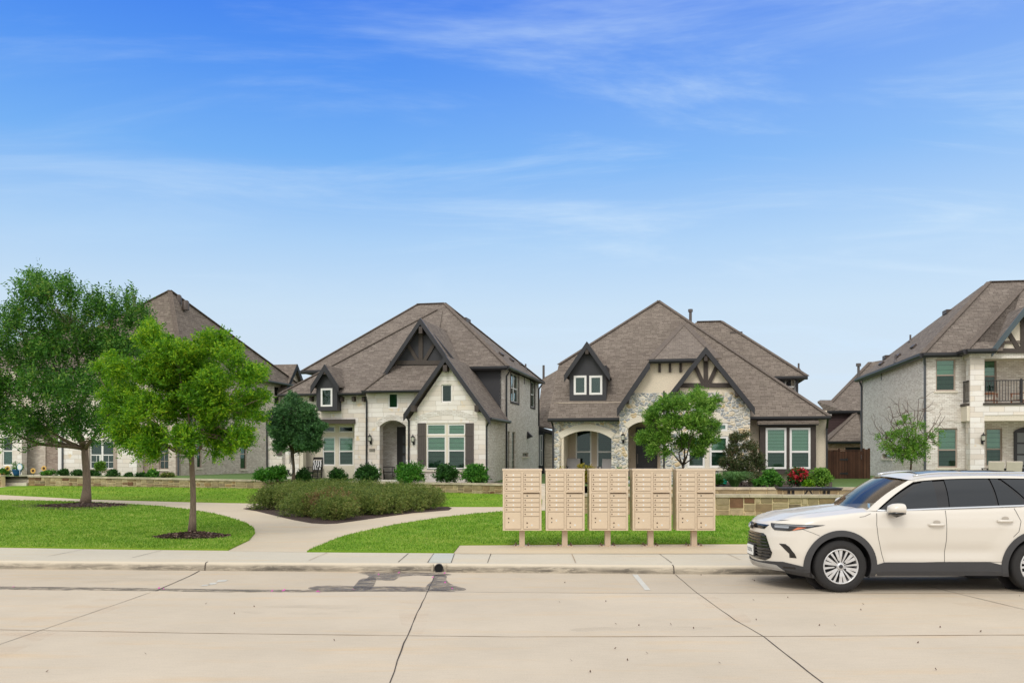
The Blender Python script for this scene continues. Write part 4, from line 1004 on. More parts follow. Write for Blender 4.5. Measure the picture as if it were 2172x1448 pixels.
# entry bay: arch, lantern, number plate
we = PL(h, 'F', 1.2); el = h.q(777,900,1.2).x; ztop = g0.z-.02
wn = we.rect(823,833,844.5,866); a0 = we.px(805,900)[0]; a1 = we.px(861,900)[0]; zs = we.px(833,904)[1]; zc_ = we.px(833,891)[1]
plate(we, [(el,ZB),(el,ztop),(a1+1.2,ztop),(a1+1.2,ZB)], [hole(wn), archpts(a0, a1, .84, zs, zc_)], .5, M['limestone'])
window(we, wn, 'fixed', blind='blind_dark', fw=.07, d=.03)
arch_trim(we, a0, a1, zs, zc_, .28, M['white_brick'], -.015, .4, 'brick_arch')
lantern(we, 787, 918, 944); lantern(wp, 878, 919, 945)
b = MB(); r = we.rect(783.5,951,795.5,957.5); we.box(b, r[0], r[1], -.02, .01, r[2], r[3]); pn = b.build('number_plate', flat('plate_stone', (150,144,132), .7), h.e)
vs, fs = text_faces('12578', .15); b = MB(); b.add([we.m((r[0]+r[1])/2+x*.8, -.024, (r[2]+r[3])/2+y) for x, y, z in vs], fs); b.build('digits', M['black'], pn)
# inside the porch
pb_ = PL(h, 'F', 2.9)
b = MB(); b.box((a0-.5,1.7,.5),(a1+1.2,2.9,.80)); b.build('porch_floor', M['concrete_step'], h.e)
plate(pb_, [(a0-.6,.6),(a0-.6,4.4),(a1+1.2,4.4),(a1+1.2,.6)], [], .2, M['white_brick'])
b = MB(); b.box((a0-.6,1.7,.6),(a0-.5,2.9,4.4)); b.box((a0-.6,1.7,4.2),(a1+1.2,2.9,4.4)); b.build('porch_lining', M['white_brick'], h.e)
r = pb_.rect(843,905,870,1012); dr = MB(); pb_.box(dr, r[0], r[1], -.08, 0, .80, r[3]); D_ = dr.build('door', M['door_black'], h.e)
g = MB()
for i in range(4):
    z0 = 1.15+i*.52; pb_.box(g, r[0]+.32, r[0]+.62, -.095, -.08, z0, z0+.38)
g.build('pane', flat('frosted_pane', (74,78,84), .2), D_)
# left wing with deep porch opening under a timber lintel
wlw = PL(h, 'F', 1.8); l0 = h.q(598,900,1.8).x; l1 = el+.02
ro = (wlw.px(634,900)[0], wlw.px(752,900)[0], .75, wlw.px(700,897)[1])
plate(wlw, [(l0,ZB),(l0,A.z+.2),(l1,A.z+.2),(l1,ZB)], [hole(ro)], .3, M['limestone'])
b = MB(); x0 = wlw.px(632,890)[0]; x1 = wlw.px(754,890)[0]; z1 = wlw.px(700,889)[1]; z0 = wlw.px(700,898.5)[1]; wlw.box(b, x0, x1, -.14, .12, z0, z1); b.build('lintel', M['timber2'], h.e)
wrc = PL(h, 'F', 2.75)
wr_ = [wrc.rect(684,903,711,917), wrc.rect(718,903,750,917), wrc.rect(684,926,711,987), wrc.rect(718,926,750,987)]
for i, q in enumerate(wr_): wr_[i] = q
plate(wrc, [(ro[0]-.5,.6),(ro[0]-.5,4.3),(ro[1]+.6,4.3),(ro[1]+.6,.6)], [hole(r) for r in wr_], .2, M['stucco_trim'])
for i, r in enumerate(wr_): window(wrc, r, 'fixed' if i < 2 else 'hung', blind='black_in' if i < 2 else 'blind_wide', pane='pane_dark' if i < 2 else 'pane', mid=.5, fw=.07, d=.03)
b = MB(); b.box((ro[0]-.5,2.1,.45),(ro[1]+.6,2.75,.78)); b.box((ro[0]-.52,1.6,.45),(ro[1]+.1,1.8,.7)); b.build('porch_floor', M['concrete_step'], h.e)
b = MB(); b.box((ro[0]-.5,2.1,4.2),(ro[1]+.6,2.75,4.3)); b.box((ro[1]+.02,2.1,.78),(ro[1]+.3,2.75,4.2)); b.build('porch_lining', M['stucco_trim'], h.e)
b = MB(); wlw.box(b, wlw.px(634,950)[0]-.0, wlw.px(642,950)[0], .05, .4, .7, ro[3]); b.build('porch_post', M['stucco_trim'], h.e)
wls = PL(h, 'L', l0); plate(wls, [(1.8,ZB),(1.8,A.z+.2),(13,A.z+.2),(13,ZB)], [], .2, M['white_brick'])
# lower annex on the far left with a shuttered window
wx = PL(h, 'F', 2.6); x0 = wx.px(567,930)[0]; zt_ = wx.px(580,888)[1]
plate(wx, [(x0,ZB),(x0,zt_),(l0+.02,zt_),(l0+.02,ZB)], [], .2, M['limestone'])
e0 = h.q(552,886,2.2); roof(h, [[e0,(l0,2.2,e0.z),(l0,3.4,e0.z+.9),(e0.x+1,3.4,e0.z+.9)],[e0,(e0.x+1,3.4,e0.z+.9),(e0.x+1,8,e0.z+.9),(e0.x,8,e0.z)]]); gutter(h, (e0.x,2.18,e0.z), (l0,2.18,e0.z))
r = wlw.rect(587,905,600,966)
b = MB(); r = wx.rect(588,905,601,966); wx.box(b, r[0], r[1], -.06, 0, r[2], r[3]); b.build('shutter', M['shutter'], h.e)
downspout(h, [(x0+.05,2.45,e0.z-.1),(x0+.05,2.5,.6)])
# wall dormer
wd = PL(h, 'F', 1.25); r = wd.rect(671,800,715,871); wr1 = wd.rect(680.5,823.5,705,862)
ap_ = h.q(690.5,773,1.05); xd = (r[0]+r[1])/2; pd = 1.45
plate(wd, [(r[0],r[2]),(r[0],ap_.z-.2-pd*(xd-r[0])),(xd,ap_.z-.2),(r[1],ap_.z-.2-pd*(r[1]-xd)),(r[1],r[2])], [hole(wr1)], .12, M['dark_panel'], 'dormer_wall')
b = MB(); b.box((r[0],1.37,r[2]),(r[0]+.1,3.2,5.6)); b.box((r[1]-.1,1.37,r[2]),(r[1],3.2,5.6)); b.box((r[0]+.1,1.7,r[2]),(r[1]-.1,1.8,5.4)); b.build('dormer_side', M['dark_panel'], h.e)
window(wd, wr1, 'fixed', blind='black_in', pane='pane', fw=.09, d=-.015)
b = MB(); gable(b, (xd, ap_.z), xd-.74, xd+.74, pd, 1.05, 3.6, .08); b.build('dormer_roof', M['shingle'], h.e)
rake(h, [(xd-.76,1.0,ap_.z-.76*pd), (xd,1.0,ap_.z), (xd+.76,1.0,ap_.z-.76*pd)], .2)
b = MB(); b.box((xd-.06,.98,ap_.z-.5),(xd+.06,1.3,ap_.z-.2))
for x in (608,660,725,750,771): p = h.q(x, 845, 1.6); b.box((p.x-.06,1.5,p.z-.14),(p.x+.06,1.8,p.z+.1))
build_each(b, 'bracket', M['timber'], h.e)
p = h.q(777,836,1.1); downspout(h, [(p.x,1.0,p.z-.1),(p.x+.02,1.1,p.z-.4),(p.x,1.12,.65)])
p = h.q(866,882,-.1); downspout(h, [(p.x,-.33,p.z),(p.x+.02,-.06,p.z-.25),(p.x,-.05,.65)])
downspout(h, [(rr_.x+.08,-.2,rr_.z-.15),(xr+.04,.05,rr_.z-.5),(xr+.04,.05,.65)]); downspout(h, [(C.x,4.3,C.z-.15),(xr+.05,4.35,C.z-.45),(xr+.05,4.35,.65)]); downspout(h, [(C.x,BK-.45,C.z-.15),(xr+.05,BK-.5,C.z-.45),(xr+.05,BK-.5,3.9)])
sl_ = V(Rr.x-C.x, 0, Rr.z-C.z).normalized()
for x, y in ((1063,753),(1085,765),(1104,773)):
    for vv in np.linspace(4, 13, 90):
        p = V(0, vv, 0); k = (h.q(x, y, vv)); zz = C.z+(C.x-k.x)*(Rr.z-C.z)/(C.x-Rr.x)
        if k.z < zz: slot(h, (k.x, k.y, zz+.02), (0,1,0), sl_, main); break
roofvent(h, h.qs(1115, 785, C.x-.6), 'pipe', main)
b = MB(); p = h.q(980, 676, 9.5); b.box((p.x-.3,p.y-.5,p.z-.3),(p.x+.4,p.y+.5,p.z)); b.build('roof_vent', M['vent'], main)
HW = h

# ============================================================ river stone house (middle right)
h = Frame('river_stone_house', 'cream stucco and river stone house with half-timbered gable, behind the mailboxes', 1460, 41, 1450)
gl = h.q(1162, 886, .1); gr = h.q(1761, 884, .1); gr.z = gl.z = (gl.z+gr.z)/2
Pk = h.hip(gr, (1397, 638), -1); pm = (Pk.z-gr.z)/(Pk.y-gr.y)
# left rake top, on the front plane at the gutter's end
rt = None
for vv in np.linspace(.5, 8, 200):
    z = gl.z+pm*(vv-gl.y); k = h.q(1185, 773, vv)
    if z > k.z: rt = V(k.x, vv, z); break
glu = (gl.x+rt.x)/2
main = roof(h, [[gl, gr, Pk, rt], [gr, (gr.x,11,gr.z), (Pk.x+1,12,Pk.z), Pk], [(rt.x,rt.y,rt.z), Pk, (Pk.x,12,Pk.z), (rt.x,15,rt.z)]],
    mat='shingle2', caps=[(gr,Pk),(rt,Pk)])
b = MB(); lw = PL(h, 'L', gl.x+.5); plate(lw, [(.5,ZB),(.5,gl.z),(rt.y,rt.z-.1),(9,rt.z-.1),(9,ZB)], [], .2, M['stucco'])
C2 = h.q(1713, 797, 5.5); R2 = h.hip(C2, (1530, 681), -1); R2l = h.q(1478, 681, R2.y); R2l.z = R2.z
L2 = R2l.x-(C2.x-R2.x)
back = roof(h, [[(L2,C2.y,C2.z), C2, R2, R2l], [C2, (C2.x,16,C2.z), (R2.x,12,R2.z), R2]], mat='shingle2', caps=[(C2,R2),(R2,R2l)])
gutter(h, (gr.x-7,C2.y-.04,C2.z), (C2.x,C2.y-.04,C2.z), s=.18)
wb = PL(h, 'F', C2.y+.45); cr_ = C2.x-.4; wq = wb.rect(1665,805,1688,836)
plate(wb, [(cr_-5.0,4.0),(cr_-5.0,C2.z-.1),(cr_-.35,C2.z-.1),(cr_-.35,4.0)], [hole(wq)], .2, M['dark_panel'], 'upper_wall'); window(wb, wq, 'hung', fw=.08, mid=.5, d=.0)
b = MB(); wb.box(b, cr_-.35, cr_-.12, 0, .2, 3.5, C2.z-.1); b.build('stucco_strip', M['stucco'], h.e); b = MB(); wb.box(b, cr_-.12, cr_, -.03, .2, 3.5, C2.z-.1); b.build('corner_board', M['fascia'], h.e)
gutter(h, (gl.x,.06,gl.z+.01), (h.q(1313,886,.06).x,.06,gl.z+.01), s=.17); gutter(h, (h.q(1590,884,.06).x,.06,gl.z+.01), (gr.x+.02,.06,gl.z+.01), s=.15)
# left arcade
wa = PL(h, 'F', .5); x0 = wa.px(1173,900)[0]; x1 = wa.px(1315,900)[0]; a0 = wa.px(1191,930)[0]; a1 = wa.px(1297,930)[0]; zs = wa.px(1244,930)[1]; zc_ = wa.px(1244,913)[1]
plate(wa, [(x0,ZB),(x0,gl.z-.05),(x1,gl.z-.05),(x1,ZB)], [archpts(a0,a1,.92,zs,zc_)], .5, M['river']); arch_trim(wa, a0, a1, zs, zc_, .3, M['stucco_trim'], -.03, .3)
wi = PL(h, 'F', 2.4); w1 = wi.rect(1221,911,1254.5,992); w2 = wi.rect(1266,911,1300,992)
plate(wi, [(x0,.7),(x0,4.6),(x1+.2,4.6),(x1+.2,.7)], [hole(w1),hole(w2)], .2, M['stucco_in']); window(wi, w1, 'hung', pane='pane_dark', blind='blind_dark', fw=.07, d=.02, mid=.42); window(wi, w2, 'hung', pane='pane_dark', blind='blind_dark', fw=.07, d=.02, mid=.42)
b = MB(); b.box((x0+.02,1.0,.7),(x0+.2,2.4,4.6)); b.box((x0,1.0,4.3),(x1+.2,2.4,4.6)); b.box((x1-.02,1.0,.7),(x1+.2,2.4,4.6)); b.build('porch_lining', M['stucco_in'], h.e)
b = MB(); b.box((x0,.5,.5),(x1+3.2,2.4,.9)); b.build('porch_floor', M['concrete_step'], h.e)
p = h.q(1170,890,.3); downspout(h, [(p.x,.15,p.z),(p.x+.05,.44,p.z-.3),(p.x+.05,.44,.8)])
# central clipped gable with arched entry
wc = PL(h, 'F', 0.); px = wc.px
a0 = px(1332,900)[0]; a1 = px(1401,900)[0]; zs = px(1366,908)[1]; zc_ = px(1366,894)[1]
plate(wc, [(px(1314,900)[0],ZB),px(1314,868),px(1338,833),px(1412,833),(px(1412,900)[0],ZB)], [archpts(a0,a1,.9,zs,zc_)], .45, M['river']); arch_trim(wc, a0, a1, zs, zc_, .26, M['stucco_trim'], -.03, .3)
plate(wc, [px(1338,833),px(1382,769),px(1500,769),px(1500,833)], [], .3, M['stucco'], d0=.02)
r0 = h.q(1309,866,-.4); r1 = h.q(1379,763,-.4); r2_ = h.q(1500,763,-.4)
b = MB(); b.prism([r0, r1, V(r1.x,6,r1.z), V(r0.x,3.5,r0.z)], (0,0,-.1)); pk = None
# small hip above the clipped gable
for vv in np.linspace(1, 9, 200):
    z = gr.z+pm*(vv-gr.y); k = h.q(1451, 685, vv)
    if z > k.z: pk = V(k.x, vv, z); break
b.prism([r1, V(r2_.x,r1.y,r1.z), V(2*pk.x-r1.x,r1.y,r1.z), pk], (0,0,-.1)); b.prism([r1, pk, V(pk.x,7,pk.z), V(r1.x,6,r1.z)], (0,0,-.1)); b.prism([V(2*pk.x-r1.x,r1.y,r1.z), pk, V(pk.x,7,pk.z), V(2*pk.x-r1.x,6,r1.z)], (0,0,-.1))
o = b.build('roof', M['shingle2'], h.e); c = MB(); c.bar(r1, pk, .3, .04); c.bar(V(2*pk.x-r1.x,r1.y,r1.z), pk, .3, .04); c.build('ridge_cap', M['ridge'], o)
rake(h, [(r0.x,r0.y-.03,r0.z), (r1.x,r1.y-.03,r1.z)], .22); gutter(h, (r1.x-.05,r1.y-.03,r1.z+.02), (r2_.x,r1.y-.03,r1.z+.02), s=.19)
b = MB()
for x in (1399,1421,1443.5): p = h.q(x,770,0); b.box((p.x-.055,-.07,p.z-.42),(p.x+.055,.05,p.z+.05))
p = h.q(1331,845,0); b.box((p.x-.07,-.38,p.z-.25),(p.x+.07,.0,p.z+.1)); build_each(b, 'bracket', M['timber'], h.e)
lantern(wc, 1322, 915, 942)
pbk = PL(h, 'F', 1.9); r = pbk.rect(1349,906,1394,1015)
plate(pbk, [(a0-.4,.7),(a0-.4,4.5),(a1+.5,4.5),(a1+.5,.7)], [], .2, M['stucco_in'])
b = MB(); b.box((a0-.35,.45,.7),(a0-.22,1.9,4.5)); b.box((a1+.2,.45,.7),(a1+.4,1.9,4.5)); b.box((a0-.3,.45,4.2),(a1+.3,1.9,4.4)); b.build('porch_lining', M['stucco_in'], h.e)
b = MB(); pbk.box(b, r[0], r[1], -.06, 0, .9, r[3]); D_ = b.build('door', M['door_black'], h.e)
b = MB()
for i in range(2):
    for z0, z1 in ((1.05,1.75),(1.95,2.9)):
        xx = r[0]+.12+i*.44; pbk.box(b, xx, xx+.32, -.075, -.06, z0, z1)
b.build('door_panel', M['fascia'], D_)
p = pbk.m(r[0]+.08,-.1,1.9); b = MB(); b.box((p.x-.03,p.y-.05,p.z-.25),(p.x+.03,p.y+.03,p.z+.25)); b.build('handle', M['pipe'], D_)
p = wc.m(px(1338,970)[0]-.0,.0,px(1338,970)[1]); b = MB(); b.box((a0-.22,1.2,p.z-.1),(a0-.18,1.3,p.z+.1)); b.build('doorbell', M['black'], h.e)
# right half-timbered gable
wg = PL(h, 'F', -.6); px = wg.px; xl = px(1411,900)[0]; xr = px(1591,900)[0]; ap = h.q(1497,735,-1.0); e1 = h.q(1596,858,-1.0); pg = (ap.z-e1.z)/(e1.x-ap.x); e0x = h.q(1411,838,-1.0).x
zst = px(1500,832)[1]
WG = [wg.rect(1460,897,1495,914), wg.rect(1505,897,1543,914), wg.rect(1458,925,1495,991), wg.rect(1505,925,1544,991)]
zr = ap.z-.3-pg*(xr-ap.x)
plate(wg, [(xl,ZB),(xl,zst),(ap.x+(ap.z-.3-zst)/pg,zst),(xr,zr),(xr,ZB)], [hole(r) for r in WG], .35, M['river'])
plate(wg, [(ap.x-(ap.z-.3-zst)/pg,zst),(ap.x,ap.z-.3),(ap.x+(ap.z-.3-zst)/pg,zst)], [], .25, M['stucco'], d0=.03)
for i, r in enumerate(WG): window(wg, r, 'fixed' if i < 2 else 'hung', blind='blind', fw=.09, d=-.02, mid=.52)
b = MB(); a_ = WG[2][0]-.2; c_ = WG[3][1]+.2; wg.box(b, a_, c_, -.07, .05, WG[2][2]-.14, WG[2][2]-.003); wg.box(b, WG[2][1]+.01, WG[3][0]-.01, -.045, .05, WG[2][2], WG[1][3]); wg.box(b, a_, c_, -.04, .05, WG[2][3]+.01, WG[0][2]-.01)
zz = WG[1][3]; b.prism([wg.m(a_+.1,-.05,zz+.01), wg.m((a_+c_)/2,-.05,zz+.75), wg.m(c_-.1,-.05,zz+.01)], (0,.08,0)); b.build('window_surround', M['stucco_trim'], h.e)
b = MB(); gable(b, (ap.x, ap.z), e0x-.05, e1.x+.05, pg, -.98, 5.0); b.build('roof', M['shingle2'], h.e)
rake(h, [(e0x-.12,-1.02,ap.z-pg*(ap.x-e0x+.12)), (ap.x,-1.02,ap.z), (e1.x+.1,-1.02,ap.z-pg*(e1.x+.1-ap.x))], .2)
beams(wg, [((1497,748),(1497,814),.2),((1474,775),(1491,812),.17),((1521,775),(1504,812),.17),((1440,817),(1560,817),.2)], 'timber')
b = MB()
for x, y in ((1497,752),(1438,826),(1563,826)): p = h.q(x,y,-.95); b.box((p.x-.08,-1.0,p.z-.28),(p.x+.08,-.6,p.z+.1))
build_each(b, 'bracket', M['timber'], h.e)
wgr = PL(h, 'L', xl); plate(wgr, [(-.25,ZB),(-.25,zst),(.4,zst),(.4,ZB)], [], .2, M['river']); downspout(h, [(xl-.06,-.5,zst+.1),(xl-.06,-.5,.9)])
wgr = PL(h, 'R', xr); plate(wgr, [(-.25,ZB),(-.25,zr),(1.0,zr),(1.0,ZB)], [], .2, M['river'])
# bay side
wy = PL(h, 'F', .9); x1 = wy.px(1754,900)[0]
plate(wy, [(xr-.1,ZB),(xr-.1,gl.z+.3),(x1,gl.z+.3),(x1,ZB)], [], .25, M['stucco'])
wyr = PL(h, 'R', x1); plate(wyr, [(1.15,ZB),(1.15,gl.z+.3),(10,gl.z+.3),(10,ZB)], [], .2, M['stucco'])
by = PL(h, 'F', .3); r = by.rect(1612,894,1731,1001); v1 = by.rect(1624,907,1668,994); v2 = by.rect(1675,907,1719,994)
plate(by, [(r[0],r[2]),(r[0],r[3]),(r[1],r[3]),(r[1],r[2])], [hole(v1),hole(v2)], .12, M['timber'], 'bay_front')
b = MB(); b.box((r[0],.42,r[2]),(r[0]+.1,.9,r[3])); b.box((r[1]-.1,.42,r[2]),(r[1],.9,r[3])); b.box((r[0]-.06,.22,r[2]-.08),(r[1]+.06,.9,r[2])); b.box((r[0]+.1,.55,r[2]),(r[1]-.1,.6,r[3])); b.build('bay_side', M['timber'], h.e)
window(by, v1, 'hung', fw=.09, d=-.02, mid=.42); window(by, v2, 'hung', fw=.09, d=-.02, mid=.42)
b0 = h.q(1607,895,-.05); b1 = h.q(1737,895,-.05); zt2 = h.q(1670,877,.75).z
roof(h, [[b0,(b1.x,b1.y,b0.z),(b1.x,.8,zt2),(b0.x,.8,zt2)]], mat='shingle2', name='bay_roof'); b = MB(); b.box((b0.x,.02,b0.z-.14),(b1.x,.3,b0.z-.02)); b.box((b0.x-.2,.7,zt2-.04),(b1.x+.05,.9,zt2+.03)); b.build('bay_fascia', M['fascia'], h.e)
downspout(h, [(gr.x-.1,.1,gr.z-.1),(x1-.02,.82,gr.z-.5),(x1-.02,.82,.8)])
# dormer on the left slope
for vv in np.linspace(.3, 4, 300):
    z = gl.z+pm*(vv-gl.y); k = h.q(1247, 850, vv)
    if z > k.z: dvv = vv; break
wd = PL(h, 'F', dvv); r = wd.rect(1208,780,1286,849.5); q1 = wd.rect(1217,796.5,1244,837); q2 = wd.rect(1250,796.5,1277.5,837); ap = h.q(1245,724,dvv-.3); le = h.q(1199,795,dvv-.3); pd = (ap.z-le.z)/(ap.x-le.x); xm = ap.x
plate(wd, [(r[0],r[2]),(r[0],ap.z-.2-pd*(xm-r[0])),(xm,ap.z-.2),(r[1],ap.z-.2-pd*(r[1]-xm)),(r[1],r[2])], [hole(q1),hole(q2)], .12, M['dark_panel'], 'dormer_wall')
window(wd, q1, 'fixed', blind='black_in', fw=.1, d=-.015, pane='pane'); window(wd, q2, 'fixed', blind='black_in', fw=.1, d=-.015, pane='pane')
b = MB(); b.box((r[0],dvv+.12,r[2]),(r[0]+.1,dvv+2.8,r[3]+.1)); b.box((r[1]-.1,dvv+.12,r[2]),(r[1],dvv+2.8,r[3]+.1)); b.build('dormer_side', M['dark_panel'], h.e)
b = MB(); gable(b, (xm, ap.z), le.x-.02, 2*xm-le.x+.02, pd, dvv-.3, dvv+5, .08); b.build('dormer_roof', M['shingle2'], h.e)
rake(h, [(le.x-.05,dvv-.34,le.z), (xm,dvv-.34,ap.z), (2*xm-le.x+.05,dvv-.34,le.z)], .19)
b = MB(); b.box((xm-.08,dvv-.36,ap.z-.6),(xm+.08,dvv,ap.z-.25)); build_each(b, 'bracket', M['timber'], h.e)
roofvent(h, R2l+V(-.35,-.1,-.2), 'flue', back); roofvent(h, h.q(1694,785,9), 'pipe', back)
for x, y in ((1562,706),): p = h.q(x, y, 9.0); b = MB(); b.box((p.x-.35,8.6,p.z-.45),(p.x+.3,9.4,p.z+.02)); b.build('roof_vent', M['vent'], back)
HR = h
# ============================================================ pale brick house (far right)
h = Frame('pale_brick_house', 'pale painted-brick two-storey house with balcony, behind the white car', 1962, 41, 1395)
wf = PL(h, 'F', 0.); px = wf.px; x0 = 0.0
ev = h.q(1957,751,-.4); ev.z = 6.68
pkx = h.hip(ev, (2098,598), 1); bkv = h.qs(1817,805,ev.x).y
main = roof(h, [[ev,(14,ev.y,ev.z),(14,pkx.y,pkx.z),pkx], [ev,pkx,(pkx.x,pkx.y+1.0,pkx.z),(ev.x,bkv,ev.z)], [(ev.x,bkv,ev.z),(pkx.x,pkx.y+1,pkx.z),(14,pkx.y+1,pkx.z),(14,bkv,ev.z)]], caps=[(ev,pkx),(pkx,(14,pkx.y,pkx.z))])
gutter(h, (ev.x,ev.y-.04,ev.z+.01), (h.q(2040,752,-.4).x,ev.y-.04,ev.z+.01), 'fascia', s=.2); gutter(h, (ev.x-.04,bkv,ev.z+.01), (ev.x-.04,ev.y,ev.z+.01), 'fascia', s=.2)
zt_ = ev.z-.08; F1 = [wf.rect(1985,762,2027,829), wf.rect(1989,908,2031,991)]
xe = px(2048,900)[0]
plate(wf, [(x0,ZB),(x0,zt_),(xe,zt_),(xe,ZB)], [hole(r) for r in F1], .25, M['pale_brick'])
for r in F1: window(wf, r, 'hung', frame='wframe_tan', blind='blind_wide', sill='stucco_trim', fw=.06, mid=.5 if r is F1[0] else .45, lowpane='pane_dark')
arch_trim(wf, F1[1][0]-.1, F1[1][1]+.1, px(2010,898)[1], px(2010,893)[1], .3, M['pale_brick'], -.02, .05, 'brick_arch')
wl = PL(h, 'L', x0); ws = wl.rect(1891.5,962,1870.5,972)
plate(wl, [(.25,ZB),(.25,zt_),(bkv-.3,zt_),(bkv-.3,ZB)], [hole(ws)], .25, M['pale_brick']); window(wl, ws, 'fixed', blind='black_in', frame='wframe_tan', sill='stucco_trim', d=.12)
b = MB(); a_, z_ = wl.px(1870,797); wl.box(b, a_-.06, a_+.1, -.02, .02, z_-.22, z_+.22)
a_, z_ = wl.px(1881,924); wl.box(b, a_-.1, a_+.1, -.06, .02, z_-.2, z_+.2); b.build('wall_vent', M['vent'], h.e)
wk = PL(h, 'F', bkv-.5); plate(wk, [(x0,ZB),(x0,zt_),(12,zt_),(12,ZB)], [], .2, M['pale_brick'])
# porch block
vp_ = -.85; wp = PL(h, 'F', vp_); px = wp.px
c0 = px(2058,900)[0]; c1 = px(2088,900)[0]; XR = 9.5
zslab0 = px(2120,892)[1]; zslab1 = px(2120,857)[1]; zb1 = px(2120,880)[1]; ztop = px(2120,760)[1]; zc0 = px(2120,748)[1]
b = MB(); b.box((c0,vp_,ZB),(c1,vp_+.6,ztop)); b.build('column', M['limestone'], h.e)
b = MB(); b.box((6.6,vp_,ZB),(7.2,vp_+.6,ztop)); b.build('column', M['limestone'], h.e)
b = MB(); b.box((c0-.02,vp_+.02,ztop+.0),(XR,vp_+.35,zc0+.05)); b.box((c0-.02,vp_+.35,ztop),(c0+.3,.0,zc0+.05)); b.build('beam', M['pale_brick'], h.e)
b = MB(); b.box((c1,vp_+.02,zb1),(6.6,vp_+.4,zslab1-.04)); b.build('balcony_band', M['limestone'], h.e)
b = MB(); b.box((c1,vp_+.05,zslab0),(6.6,vp_+.5,zb1)); b.box((c0-.12,vp_+.06,zslab0),(c0-.0,.0,zslab1-.06)); b.box((c0,vp_+.6,zslab0),(c0+.2,0,zslab1-.06)); b.build('balcony_band', M['stucco_trim'], h.e)
b = MB(); b.box((c0+.2,vp_+.4,zslab0+.1),(XR,1.4,zslab1-.1)); b.build('balcony_floor', M['concrete_step'], h.e)
b = MB(); b.box((c1-.06,vp_-.03,zslab1-.04),(6.6,vp_+.45,zslab1+.06)); b.box((c0-.16,vp_+.1,zslab1-.05),(c0+.06,.0,zslab1+.06)); b.build('balcony_coping', M['timber2'], h.e)
wb = PL(h, 'F', 1.2)
q1 = wb.rect(2087,763,2114,832); q2 = wb.rect(2091,908,2126,988)
plate(wb, [(xe-.2,ZB),(xe-.2,zt_),(XR,zt_),(XR,ZB)], [hole(q1),hole(q2)], .2, M['pale_brick'])
b = MB(); b.box((xe-.02,.25,ZB),(xe+.15,1.2,zt_)); b.build('porch_lining', M['pale_brick'], h.e)
window(wb, q1, 'hung', frame='wframe_tan', blind='blind_wide', fw=.06, mid=.5, sill='stucco_trim'); window(wb, q2, 'hung', frame='wframe_tan', blind='blind_wide', fw=.06, mid=.45)
b = MB(); b.box((xe-.1,-.8,ztop+.1),(XR,1.2,ztop+.2)); b.build('balcony_ceiling', M['stucco_trim'], h.e)
b = MB(); b.box((xe-.1,vp_,.5),(XR,1.2,.92)); b.build('porch_floor', M['concrete_step'], h.e)
r = wb.rect(2150,908,2200,1010); b = MB(); b.prism([wb.m(a,-.08,z) for a,z in archpts(r[0],r[1],.92,r[3]-.15,r[3]+.05)], (0,.08,0)); D_ = b.build('door', M['door_black'], h.e)
b = MB()
for i in range(4): wb.box(b, r[0]+.12, r[0]+.5, -.095, -.08, 1.1+i*.52, 1.1+i*.52+.44)
b.build('pane', flat('door_frosted', (108,112,112), .3), D_)
lantern(wp, 2083, 915, 944)
# railing
rl = MB(); zr0 = zslab1+.16; zr1 = px(2120,806)[1]
def rail(p, q):
    p = Vector(p); q = Vector(q); n = int((q-p).length/.115)
    rl.bar(p+V(0,0,zr1), q+V(0,0,zr1), .045, .04); rl.bar(p+V(0,0,zr0), q+V(0,0,zr0), .035, .035)
    for i in range(n+1): s = p.lerp(q, i/n); rl.bar(s+V(0,0,zr0), s+V(0,0,zr1), .02, .02)
rail((c1,vp_+.2,0), (6.6,vp_+.2,0)); rail((c0-.03,-.05,0), (c0-.03,vp_+.15,0))
p_ = px(2170,850)[0]; rl.box((p_-.035,vp_+.165,zr0-.15),(p_+.035,vp_+.235,zr1+.08)); rl.build('railing', M['black'], h.e)
# porch roof: hip corner and half-timbered gable
pe = h.q(2050,748,-1.3); pe.z = zc0+.12; ap = h.q(2176,648,-1.3); pg = (ap.z-pe.z)/(ap.x-h.q(2106,748,-1.3).x); xg0 = ap.x-(ap.z-pe.z)/pg; xg1 = 2*ap.x-xg0
ph = .9; L_ = 3.6
roof(h, [[pe,(xg0+.4,pe.y,pe.z),(pe.x+L_,pe.y+L_,pe.z+ph*L_)], [pe,(pe.x+L_,pe.y+L_,pe.z+ph*L_),(pe.x+L_,6,pe.z+ph*L_),(pe.x,3.0,pe.z)], [(pe.x+.4,pe.y+.4,pe.z+.36),(12,pe.y+.4,pe.z+.36),(12,pe.y+L_,pe.z+ph*L_),(pe.x+L_,pe.y+L_,pe.z+ph*L_)]], caps=[(pe,(pe.x+L_,pe.y+L_,pe.z+ph*L_))])
gutter(h, (pe.x,pe.y-.04,pe.z+.01), (xg0+.1,pe.y-.04,pe.z+.01), 'fascia', s=.2); gutter(h, (pe.x-.04,-.3,pe.z+.01), (pe.x-.04,pe.y,pe.z+.01), 'fascia', s=.2)
b = MB(); gable(b, (ap.x, ap.z), xg0, xg1, pg, -1.25, 5); b.build('roof', M['shingle'], h.e)
rake(h, [(xg0-.05,-1.3,pe.z), (ap.x,-1.3,ap.z), (xg1,-1.3,pe.z)], .2, mat='fascia_blue')
wgt = PL(h, 'F', vp_); plate(wgt, [(xg0+.2,zc0),(ap.x,ap.z-.25),(xg1-.2,zc0)], [], .2, M['stucco_trim'], 'gable_panel')
beams(wgt, [((2169,674),(2169,742),.2),((2138,705),(2160,741),.18),((2200,705),(2178,741),.18),((2115,744),(2240,744),.2)], 'timber2')
